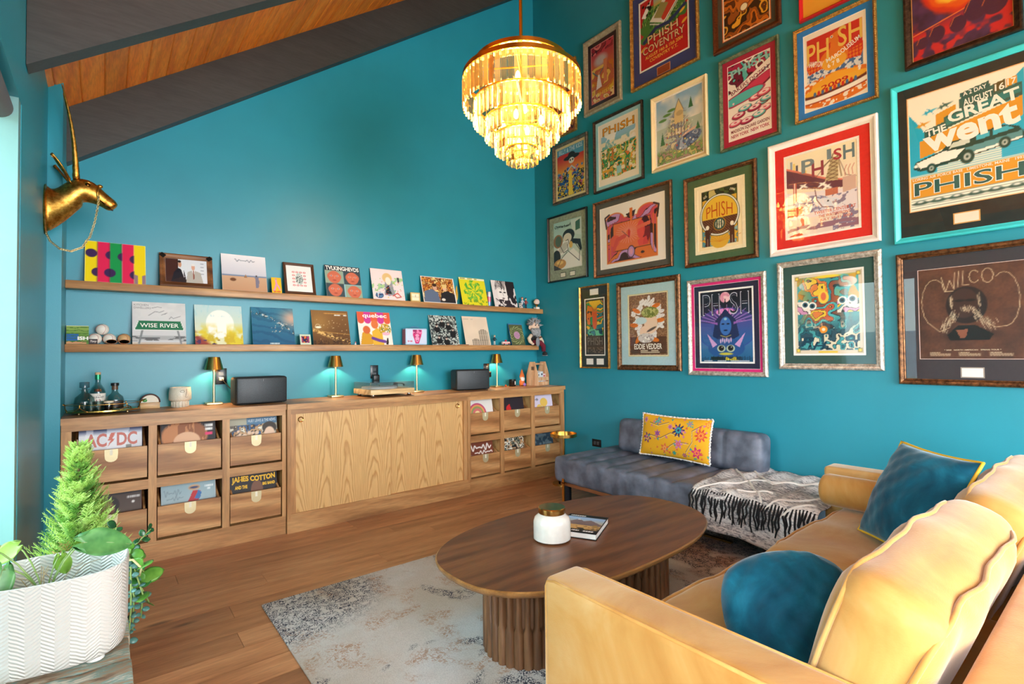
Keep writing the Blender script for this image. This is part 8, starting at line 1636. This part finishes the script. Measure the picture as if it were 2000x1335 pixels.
# ------------------------------------------------------------------ golden antelope head on the left wall
gm_ = metal_frame('antique_gold', (150, 98, 34), (222, 172, 84), 0.36, 1.0, 55)
an = thing('antelope_head', 'golden long-horned antelope head mounted on the left wall', 'wall sculpture', (-4.1895, -0.62, 2.14)); an.scale = (1.36, 1.36, 1.36)
def loft_path(secs, n=22):
    rings = []
    for (c, ax, w_, h_) in secs:   # centre, tangent angle in xz, half width (y), half height
        up = Vector((-math.sin(ax), 0, math.cos(ax))); rings.append([Vector(c)+Vector((0, 1, 0))*w_*math.cos(2*PI*k/n)+up*h_*math.sin(2*PI*k/n) for k in range(n)])
    return loft(rings)
secs = [((0.0, 0, -0.005), 0.0, 0.070, 0.100), ((0.012, 0, -0.002), 0.0, 0.066, 0.094), ((0.04, 0, 0.016), 0.35, 0.054, 0.068), ((0.07, 0, 0.045), 0.6, 0.046, 0.052), ((0.095, 0, 0.078), 0.5, 0.047, 0.056), ((0.118, 0, 0.094), 0.0, 0.047, 0.056), ((0.140, 0, 0.092), -0.4, 0.041, 0.048), ((0.165, 0, 0.079), -0.55, 0.031, 0.037), ((0.190, 0, 0.064), -0.6, 0.024, 0.028), ((0.210, 0, 0.050), -0.7, 0.025, 0.028), ((0.223, 0, 0.038), -0.8, 0.021, 0.023), ((0.227, 0, 0.036), -0.7, 0.006, 0.007)]
hd = loft_path(secs).build('head', gm_, an, smooth='all'); sm = hd.modifiers.new('sub', 'SUBSURF'); sm.levels = 1; sm.render_levels = 1
MB().lathe([(0.001, 0.0), (0.078, 0.0), (0.080, 0.004), (0.074, 0.008), (0.001, 0.009)], 30, Matrix.Translation((0, 0, -0.005)) @ Matrix.Rotation(PI/2, 4, 'Y') @ Matrix.Diagonal((1.3, 0.95, 1, 1))).build('wall_plate', gm_, an, smooth=40)
for s in (-1, 1):
    hp = []
    for i in range(26):
        t = i/25; hp.append((0.098-0.048*t+0.012*math.sin(t*3), s*(0.016+0.030*t), 0.135+0.375*t))
    MB().tube(hp, [(0.0125*(1-0.85*i/25)+0.0012*(1 if i % 2 else -1)*(1-i/25)) for i in range(26)], 10).build('horn', gm_, an, smooth='all')
    ear = MB().grid(lambda u, v, s=s: (0.082-0.055*u-0.006*math.sin(v*PI), s*(0.034+0.050*u+(v-0.5)*0.034*math.sin(PI*min(1, u*0.9+0.08))), 0.118+0.085*u+(v-0.5)*0.012), 14, 7)
    eo = ear.build('ear', gm_, an, smooth='all'); sd = eo.modifiers.new('thick', 'SOLIDIFY'); sd.thickness = 0.004
    MB().sphere((0.135, s*0.036, 0.112), (0.010, 0.007, 0.009), 12, 8).build('eye', metal_frame('dark_gold', (60, 34, 12), (120, 80, 34), 0.2, 1.0), an, smooth='all')
    MB().tube([(0.125, s*0.037, 0.120), (0.137, s*0.040, 0.123), (0.150, s*0.034, 0.116)], 0.004, 7).build('brow', gm_, an, smooth='all')
    MB().sphere((0.212, s*0.016, 0.052), (0.006, 0.005, 0.004), 10, 7).build('nostril', metal_frame('dark_gold', (60, 34, 12), (120, 80, 34), 0.2, 1.0), an, smooth='all')
MB().tube([(0.176, -0.028, 0.056), (0.205, -0.024, 0.034), (0.220, 0, 0.026), (0.205, 0.024, 0.034), (0.176, 0.028, 0.056)], 0.0025, 6).build('mouth_line', metal_frame('dark_gold', (60, 34, 12), (120, 80, 34), 0.2, 1.0), an, smooth='all')
MB().tube([(0.172+0.004*math.cos(2*PI*i/16), 0.031*math.cos(2*PI*i/16), 0.086+0.034*math.sin(2*PI*i/16)) for i in range(16)], 0.005, 7, closed=True).build('noseband', gm_, an, smooth='all')
MB().sphere((0.176, -0.012, 0.120), (0.010, 0.008, 0.008), 10, 7).build('noseband_bow', gm_, an, smooth='all')
cm = MB()
cp = [Vector((0.006, -0.03, -0.105)), Vector((0.02, -0.04, -0.14)), Vector((0.05, -0.05, -0.170)), Vector((0.085, -0.05, -0.176)), Vector((0.12, -0.045, -0.155)), Vector((0.145, -0.04, -0.105)), Vector((0.16, -0.038, -0.04)), Vector((0.17, -0.036, 0.03)), Vector((0.173, -0.034, 0.084))]
pts = []
for i in range(len(cp)-1):
    for k in range(8): pts.append(cp[i].lerp(cp[i+1], k/8))
for i in range(len(pts)-1):
    a, b = pts[i], pts[i+1]; t = (b-a).normalized(); nrm = t.cross(Vector((0, 1, 0)) if i % 2 else Vector((0.3, 0.1, 1))).normalized(); c = (a+b)/2
    cm.tube([c+t*0.0075*math.cos(2*PI*k/8)+nrm*0.0034*math.sin(2*PI*k/8) for k in range(8)], 0.0011, 4, closed=True)
cm.build('chain', pm('pale_gold_chain', (216, 196, 140), 0.3, 1.0), an, smooth='all', fix=False)
# ------------------------------------------------------------------ plants
def leafmat(name, c1, c2, rough=0.4, trans=0.25):
    if name in MATS: return MATS[name]
    m, nt, out = newmat(name); b = principled(nt, out, Roughness=rough)
    tc = N(nt, 'TexCoord'); n1 = N(nt, 'TexNoise'); n1.inputs['Scale'].default_value = 25; K(nt, tc.outputs['Object'], n1.inputs['Vector'])
    rp = N(nt, 'ValToRGB'); rp.color_ramp.elements[0].position = 0.35; rp.color_ramp.elements[0].color = L4(c1); rp.color_ramp.elements[1].position = 0.7; rp.color_ramp.elements[1].color = L4(c2)
    K(nt, n1.outputs[0], rp.inputs[0]); K(nt, rp.outputs[0], b.inputs['Base Color'])
    t = N(nt, 'BsdfTranslucent'); K(nt, rp.outputs[0], t.inputs[0]); mx = N(nt, 'MixShader'); mx.inputs[0].default_value = trans
    K(nt, b.outputs[0], mx.inputs[1]); K(nt, t.outputs[0], mx.inputs[2]); K(nt, mx.outputs[0], out.inputs[0]); MATS[name] = m; return m
# weathered stand
def weathered():
    m, nt, out = newmat('weathered_paint'); b = principled(nt, out, Roughness=0.85)
    tc = N(nt, 'TexCoord'); mp = N(nt, 'Mapping'); mp.inputs['Scale'].default_value = (3, 14, 14); K(nt, tc.outputs['Object'], mp.inputs['Vector'])
    n1 = N(nt, 'TexNoise'); n1.inputs['Scale'].default_value = 2.2; n1.inputs['Detail'].default_value = 7; n1.inputs['Roughness'].default_value = 0.7; K(nt, mp.outputs[0], n1.inputs['Vector'])
    rp = N(nt, 'ValToRGB'); e = rp.color_ramp.elements; e[0].position = 0.36; e[0].color = L4((112, 86, 66)); e[1].position = 0.70; e[1].color = L4((222, 206, 186)); q = e.new(0.5); q.color = L4((170, 146, 120)); q = e.new(0.57); q.color = L4((128, 160, 152)); q = e.new(0.62); q.color = L4((206, 196, 178))
    K(nt, n1.outputs[0], rp.inputs[0]); K(nt, rp.outputs[0], b.inputs['Base Color']); bp = N(nt, 'Bump'); bp.inputs['Strength'].default_value = 0.6; bp.inputs['Distance'].default_value = 0.006; K(nt, n1.outputs[0], bp.inputs['Height']); K(nt, bp.outputs[0], b.inputs['Normal']); return m
wm = weathered()
st = thing('plant_stand', 'weathered painted wooden stand under the white planter', 'stand', (-4.026, -2.512, 0))
for k in range(7):
    MB().rbox((0.322, 0.148, 0.036), 0.006, n=1, seg=(6, 2, 1), fn=lambda x, y, z, k=k: (x, y, z+0.003*math.sin(19*x+7*k)+0.002*math.sin(47*x+31*y))).build('top_board', wm, st, smooth=40, loc=(0.002*((k*7) % 3), 0.453-k*0.151, 0.421))
for x in (-0.146, 0.150): MB().rbox((0.018, 1.03, 0.402), 0.003, (x, 0, 0.2015), n=1, seg=(1, 1, 1)).build('side_board', wood('stand_board', [(150, 100, 60), (186, 136, 90)], 'Z', 0.6), st, smooth=30)
MB().rbox((0.26, 0.018, 0.39), 0.003, (0.002, -0.49, 0.2), n=1, seg=(1, 1, 1)).build('front_board', wm, st)
# white oval planter with embossed herringbone
def herring():
    m, nt, out = newmat('white_planter'); b = principled(nt, out, Roughness=0.55); b.inputs['Base Color'].default_value = L4((208, 204, 197))
    uv = N(nt, 'Attribute'); uv.attribute_name = 'wrap'; sp = N(nt, 'SeparateXYZ'); K(nt, uv.outputs['Vector'], sp.inputs[0])
    def mth(op, a, b_=None):
        q = N(nt, 'Math', operation=op)
        for s, v in ((0, a), (1, b_)):
            if v is None: continue
            if isinstance(v, (int, float)): q.inputs[s].default_value = v
            else: K(nt, v, q.inputs[s])
        return q.outputs[0]
    pp = mth('PINGPONG', sp.outputs[0], 0.032); z = mth('ADD', sp.outputs[1], mth('MULTIPLY', pp, 0.62)); w_ = mth('SINE', mth('MULTIPLY', z, 620.0))
    bp = N(nt, 'Bump'); bp.inputs['Strength'].default_value = 0.55; bp.inputs['Distance'].default_value = 0.0022; K(nt, w_, bp.inputs['Height']); K(nt, bp.outputs[0], b.inputs['Normal']); return m
pn = thing('oval_planter', 'large white oval planter with embossed herringbone pattern in the lower left corner', 'planter', (-4.036, -2.448, 0.4418), (0, 0, math.radians(-6)))
PA, PB, PHT = 0.170, 0.138, 0.256
prof = [(0.90, 0.012), (0.955, 0.020), (0.985, 0.06), (1.0, PHT-0.006), (0.995, PHT-0.001), (0.97, PHT), (0.955, PHT-0.006), (0.945, 0.12), (0.93, 0.04)]
NB = 96
rings = [[(x*k, y*k, z) for x, y in sup(PA, PB, 2.9, NB)] for k, z in prof]
rings = [rings[0]]+[[(x*(0.985+0.015*t), y*(0.985+0.015*t), 0.06+(PHT-0.066)*t) for x, y in sup(PA, PB, 2.9, NB)] for t in np.linspace(0, 1, 6)] if False else rings
body = loft(rings, cap0=True, cap1=True).build('body', herring(), pn, smooth=45)
s_ = sup(PA, PB, 2.9, 720); cl_ = [0.0]
for i in range(720): cl_.append(cl_[-1]+math.dist(s_[i], s_[(i+1) % 720]))
at = body.data.attributes.new('wrap', 'FLOAT_VECTOR', 'POINT')
for i, v in enumerate(body.data.vertices):
    q = min(range(0, 720, 3), key=lambda j: abs(math.atan2(s_[j][1], s_[j][0])-math.atan2(v.co.y, v.co.x))); at.data[i].vector = (cl_[q], v.co.z, 0)
for x, y in ((-0.10, -0.08), (0.10, -0.08), (0.10, 0.08), (-0.10, 0.08)): MB().cyl((x, y), 0.022, 0, 0.014, 14).build('foot', pm('white_foot', (232, 228, 222), 0.5), pn, smooth=40)
soil_m = pm('potting_soil', (66, 50, 40), 0.95, var=0.5, scale=90, bump=0.8, bscale=90)
loft([[(x, y, 0.165) for x, y in sup(PA*0.93, PB*0.93, 2.9, 48)], [(x, y, 0.170) for x, y in sup(PA*0.935, PB*0.935, 2.9, 48)]]).build('soil', soil_m, pn)
# anthurium in it
ant = thing('anthurium', 'leafy anthurium with heart-shaped leaves and one pink flower in the white planter', 'plant', (-4.036, -2.448, 0.6128))
def heart(L, W_, cup=0.15, droop=0.25, n=14, m=9):
    def fn(u, v):
        t = u; s = (v-0.5)*2
        wd = W_*1.42*(t+0.01)**0.35*(1-t)**0.75
        back = -0.30*L*abs(s)**0.8*(1-abs(s)**6)*max(0, 1-t*2.2)
        return (s*wd*0.5, t*L+back, -droop*L*t*t+cup*W_*abs(s)**1.6*0.5)
    return MB().grid(fn, n, m)
gA = leafmat('anthurium_leaf', (88, 150, 84), (128, 190, 112), 0.35, 0.35); gB = leafmat('anthurium_young', (150, 190, 80), (176, 212, 110), 0.35, 0.4)
def place_leaf(par, tip, direc, L, W_, mat, stem_from, droop=0.2, upn=(0, 0, 1), sl=0.0022, cup=0.15):
    d = Vector(direc).normalized(); u = Vector(upn); x = d.cross(u).normalized(); z = x.cross(d)
    M = Matrix.Identity(4)
    for i in range(3): M[i][0] = x[i]; M[i][1] = d[i]; M[i][2] = z[i]
    M.translation = Vector(tip)
    o = heart(L, W_, cup, droop).build('leaf', mat, par, smooth='all'); o.matrix_local = M
    sd = o.modifiers.new('thick', 'SOLIDIFY'); sd.thickness = 0.0012
    MB().tube([(0, 0.0, 0.0005), (0, L*0.5, -droop*L*0.25+0.0005), (0, L*0.95, -droop*L*0.9+0.0005)], 0.0011, 5).build('midrib', leafmat('midrib', (170, 200, 140), (190, 214, 160)), o, smooth='all')
    a, b = Vector(stem_from), Vector(tip); mid = (a+b)/2+Vector((0, 0, 0.03))
    MB().tube([a, a.lerp(mid, 0.5)+Vector((0, 0, 0.01)), mid, mid.lerp(b, 0.55)+Vector((0, 0, 0.006)), b], sl, 6).build('petiole', leafmat('petiole', (130, 160, 84), (160, 184, 110)), par, smooth='all')
R0 = Vector((-0.02, -0.02, 0.0))
place_leaf(ant, (0.062, -0.02, 0.145), (0.8, 0.15, -0.18), 0.135, 0.115, gA, R0, 0.35, (0.0, -0.85, 0.5))
place_leaf(ant, (-0.105, -0.05, 0.120), (-0.15, -0.35, -0.9), 0.105, 0.085, gA, R0, 0.1, (0.3, -1, 0.35))
place_leaf(ant, (-0.085, 0.05, 0.150), (-0.5, 0.2, -0.35), 0.08, 0.075, gB, R0, 0.3, (0.2, -0.8, 0.6))
place_leaf(ant, (-0.01, -0.06, 0.045), (-0.55, -0.55, -0.20), 0.105, 0.06, gA, R0, 0.3, (0, -0.3, 1))
place_leaf(ant, (0.02, -0.075, 0.035), (0.25, -0.6, -0.15), 0.06, 0.055, gA, R0, 0.3, (0, -0.3, 1))
place_leaf(ant, (-0.055, -0.07, 0.04), (-0.55, -0.45, 0.35), 0.07, 0.06, gA, R0, 0.2, (0, -0.8, 0.6))
place_leaf(ant, (0.085, -0.06, 0.040), (0.6, -0.2, 0.25), 0.05, 0.045, gA, R0, 0.2, (0, -0.9, 0.5))
place_leaf(ant, (0.01, 0.03, 0.105), (0.15, 0.2, -0.8), 0.07, 0.06, gB, R0, 0.2, (0, -1, 0.2))
place_leaf(ant, (0.05, 0.05, 0.125), (0.6, 0.3, -0.1), 0.06, 0.055, gB, R0, 0.2, (0, -0.7, 0.7))
pk = leafmat('pink_spathe', (226, 150, 160), (240, 190, 190), 0.4, 0.3)
place_leaf(ant, (-0.135, -0.02, 0.175), (-0.5, -0.1, -0.35), 0.11, 0.10, leafmat('pale_spathe', (206, 214, 160), (232, 226, 190), 0.4, 0.35), R0, 0.15, (0.2, -0.9, 0.4), cup=0.3)
MB().tube([(-0.135, -0.03, 0.180), (-0.148, -0.045, 0.205), (-0.150, -0.055, 0.225)], [0.004, 0.005, 0.003], 8).build('spadix', pk, ant, smooth='all')
MB().tube([(-0.135, -0.03, 0.180), (-0.155, -0.045, 0.168), (-0.165, -0.05, 0.160)], [0.004, 0.005, 0.003], 8).build('spadix', pk, ant, smooth='all')
random.seed(21)
for k in range(9):
    a = random.uniform(-1.2, 1.2); p = R0+Vector((random.uniform(-0.02, 0.06), random.uniform(-0.03, 0.03), 0))
    MB().tube([p, p+Vector((0.02*math.sin(a), -0.01, 0.045)), p+Vector((0.05*math.sin(a), 0.0, 0.075)), p+Vector((0.09*math.sin(a), 0.01, 0.07+0.02*math.cos(a)))], 0.0009, 5).build('dry_stem', leafmat('dry_stem', (150, 126, 84), (186, 160, 112)), ant, smooth='all')
# lemon cypress in a tall white pot behind
pot = thing('round_pot', 'tall white round pot behind the oval planter', 'pot', (-4.00, -1.80, 0))
MB().lathe([(0.10, 0), (0.125, 0.01), (0.135, 0.40), (0.138, 0.415), (0.130, 0.415), (0.126, 0.38), (0, 0.375)], 32).build('pot_wall', pm('white_pot', (226, 222, 216), 0.5), pot, smooth=45)
MB().lathe([(0, 0.381), (0.124, 0.381)], 24).build('soil', soil_m, pot)
cyp = thing('lemon_cypress', 'bright lime green conical cypress in front of the record cabinet', 'plant', (-4.00, -1.80, 0.3815))
MB().tube([(0, 0, 0), (0.002, 0, 0.2), (-0.004, 0, 0.45), (-0.008, 0, 0.60)], [0.010, 0.008, 0.005, 0.002], 8).build('trunk', pm('bark', (110, 84, 60), 0.9), cyp, smooth='all')
def spray(n, z0, z1, r0, r1, seed, mat, sect=None):
    g = random.Random(seed); mb = MB()
    for k in range(n):
        t = g.random()**0.85; z = z0+(z1-z0)*t; a = g.uniform(0, 2*PI) if sect is None else g.uniform(*sect); r = (r0+(r1-r0)*t)*(0.55+0.5*g.random())
        if z1-z < 0.10: a = g.uniform(0, 2*PI)
        d = Vector((math.cos(a), math.sin(a), 0)); rise = g.uniform(0.5, 1.05)
        p0 = d*r*0.15+Vector((0, 0, z)); p1 = d*r*0.65+Vector((0, 0, z+r*0.32*rise)); p2 = d*r+Vector((0, 0, z+r*0.85*rise)); side = Vector((-d.y, d.x, 0))
        m = 9
        for i in range(m):
            q = i/m; p = p0.lerp(p1, q*2) if q < 0.5 else p1.lerp(p2, q*2-1); dirv = (p1-p0 if q < 0.5 else p2-p1).normalized(); L = r*0.26*(1-0.55*q)+0.010
            for s in (-1, 1):
                w_ = side*s*0.75+dirv*0.75+Vector((0, 0, g.uniform(0.0, 0.35))); w_.normalize(); tip = p+w_*L; nn = dirv.cross(w_).normalized(); h = 0.0020
                mb.add([p-dirv*h, p+dirv*h, p+w_*L*0.6+dirv*h*1.1, tip, p+w_*L*0.6-dirv*h*1.1], [(0, 1, 2, 3, 4)])
                for z_ in (0.45, 0.75):
                    b = p+w_*L*z_; tw = (w_*0.8+dirv*0.7*s+nn*g.uniform(-0.5, 0.5)).normalized(); mb.add([b-nn*h*0.7, b+nn*h*0.7, b+tw*L*0.42], [(0, 1, 2)])
        mb.tube([p0, p1, p2], [0.0016, 0.0012, 0.0006], 4)
    return mb
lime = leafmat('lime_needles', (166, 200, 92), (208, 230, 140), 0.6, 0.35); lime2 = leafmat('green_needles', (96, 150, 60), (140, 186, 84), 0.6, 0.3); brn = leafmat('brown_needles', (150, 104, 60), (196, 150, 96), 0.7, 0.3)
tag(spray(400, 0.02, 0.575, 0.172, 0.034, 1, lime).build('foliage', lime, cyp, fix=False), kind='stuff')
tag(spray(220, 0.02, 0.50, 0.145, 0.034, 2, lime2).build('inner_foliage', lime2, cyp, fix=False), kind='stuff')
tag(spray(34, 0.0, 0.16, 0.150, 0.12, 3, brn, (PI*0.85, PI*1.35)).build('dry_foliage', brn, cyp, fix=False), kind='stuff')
# trailing jade and broad-leaf plant in a second pot at the right of the planter
pot2 = thing('round_pot', 'white round pot just right of the oval planter, mostly hidden by leaves', 'pot', (-3.935, -2.10, 0.4425))
MB().lathe([(0.055, 0), (0.066, 0.006), (0.072, 0.118), (0.073, 0.124), (0.068, 0.124), (0.066, 0.105), (0, 0.10)], 28).build('pot_wall', pm('white_pot', (226, 222, 216), 0.5), pot2, smooth=45)
MB().lathe([(0, 0.106), (0.066, 0.106)], 20).build('soil', soil_m, pot2)
jd = thing('jade_plant', 'trailing jade plant with round blue green and glossy leaves spilling beside the planter', 'plant', (-3.935, -2.10, 0.549))
def oval_leaf(L, W_, th_=0.003): return MB().grid(lambda u, v: (W_/2*math.sin(PI*u)**0.7*math.cos(2*PI*v), L*u, th_*math.sin(PI*u)*math.sin(2*PI*v)), 8, 8, cv=True).mesh('leaf', 'all')
lm1, lm2, lm3 = oval_leaf(0.026, 0.020), oval_leaf(0.046, 0.034, 0.0025), oval_leaf(0.072, 0.050, 0.002)
jb = leafmat('jade_blue', (62, 110, 104), (120, 170, 160), 0.3, 0.1); jg = leafmat('jade_green', (34, 96, 44), (70, 140, 60), 0.25, 0.15); jy = leafmat('broad_leaf', (70, 130, 46), (120, 176, 70), 0.3, 0.25); jd_ = leafmat('dark_leaf', (22, 66, 36), (44, 100, 52), 0.25, 0.1)
for me_, ma_ in ((lm1, None), (lm2, None), (lm3, None)): pass
def mesh_with(me, mat):
    c = me.copy(); c.materials.clear(); c.materials.append(mat); return c
L1b, L2g, L3y, L2d, L2y = mesh_with(lm1, jb), mesh_with(lm2, jg), mesh_with(lm3, jy), mesh_with(lm2, jd_), mesh_with(lm2, jy)
def stem_leaves(path, me, n, r, t0=0.15, stemc=None, seed=0, sc=(0.8, 1.2)):
    g = random.Random(seed); P_ = [Vector(p) for p in path]
    MB().tube(P_, r, 6).build('stem', stemc or leafmat('petiole', (130, 160, 84), (160, 184, 110)), jd, smooth='all')
    for k in range(n):
        t = t0+(1-t0)*k/max(1, n-1); f = t*(len(P_)-1); i = min(int(f), len(P_)-2); p = P_[i].lerp(P_[i+1], f-i); d = (P_[i+1]-P_[i]).normalized()
        a = k*2.4+seed; x = d.orthogonal().normalized(); y = d.cross(x); w_ = (x*math.cos(a)+y*math.sin(a)+d*0.35+Vector((0.10, -0.22, 0.22))).normalized()
        z = Vector((g.uniform(-0.3, 0.3), -0.7, 0.6)); xx = w_.cross(z).normalized(); zz = xx.cross(w_)
        M = Matrix.Identity(4); s = g.uniform(*sc)
        for q in range(3): M[q][0] = xx[q]*s; M[q][1] = w_[q]*s; M[q][2] = zz[q]*s
        M.translation = p; o = link('leaf', me, None, jd); o.matrix_local = M
stem_leaves([(0.02, -0.01, 0), (0.075, -0.04, 0.02), (0.095, -0.06, -0.10), (0.09, -0.07, -0.21)], L1b, 20, 0.003, seed=1)
stem_leaves([(0.02, -0.02, 0), (0.085, -0.07, 0.01), (0.085, -0.09, -0.13), (0.075, -0.095, -0.27)], L1b, 22, 0.003, seed=2)
stem_leaves([(0.02, -0.02, 0), (0.095, -0.05, 0.0), (0.12, -0.06, -0.10), (0.115, -0.06, -0.18)], L1b, 14, 0.003, seed=3)
stem_leaves([(0.02, 0.0, 0), (0.08, -0.02, 0.03), (0.125, -0.03, -0.03)], L3y, 5, 0.0025, seed=4)
stem_leaves([(0.02, 0.0, 0), (0.10, -0.03, -0.04), (0.14, -0.04, -0.14)], L3y, 5, 0.0025, seed=5)
stem_leaves([(0.0, 0.02, 0), (0.06, 0.03, 0.03), (0.11, 0.04, 0.06), (0.15, 0.05, 0.10)], L2d, 12, 0.002, 0.3, seed=6, sc=(0.5, 0.75))
stem_leaves([(0.0, 0.0, 0), (0.03, 0.0, 0.07), (0.045, 0.01, 0.14)], L2d, 7, 0.002, 0.3, seed=7, sc=(0.6, 0.9))
stem_leaves([(0.0, 0.0, 0), (0.05, 0.0, 0.04), (0.09, 0.0, 0.05)], L2y, 7, 0.002, 0.2, seed=8)
stem_leaves([(0.02, 0.0, 0), (0.09, -0.02, -0.02), (0.12, -0.02, -0.09)], L2g, 8, 0.002, 0.2, seed=9)
MB().tube([(0.02, -0.03, 0.0), (0.05, -0.06, 0.035), (0.09, -0.07, 0.035), (0.115, -0.07, 0.0), (0.11, -0.06, -0.03)], 0.004, 8).build('runner', leafmat('pale_runner', (206, 196, 140), (226, 216, 170)), jd, smooth='all')
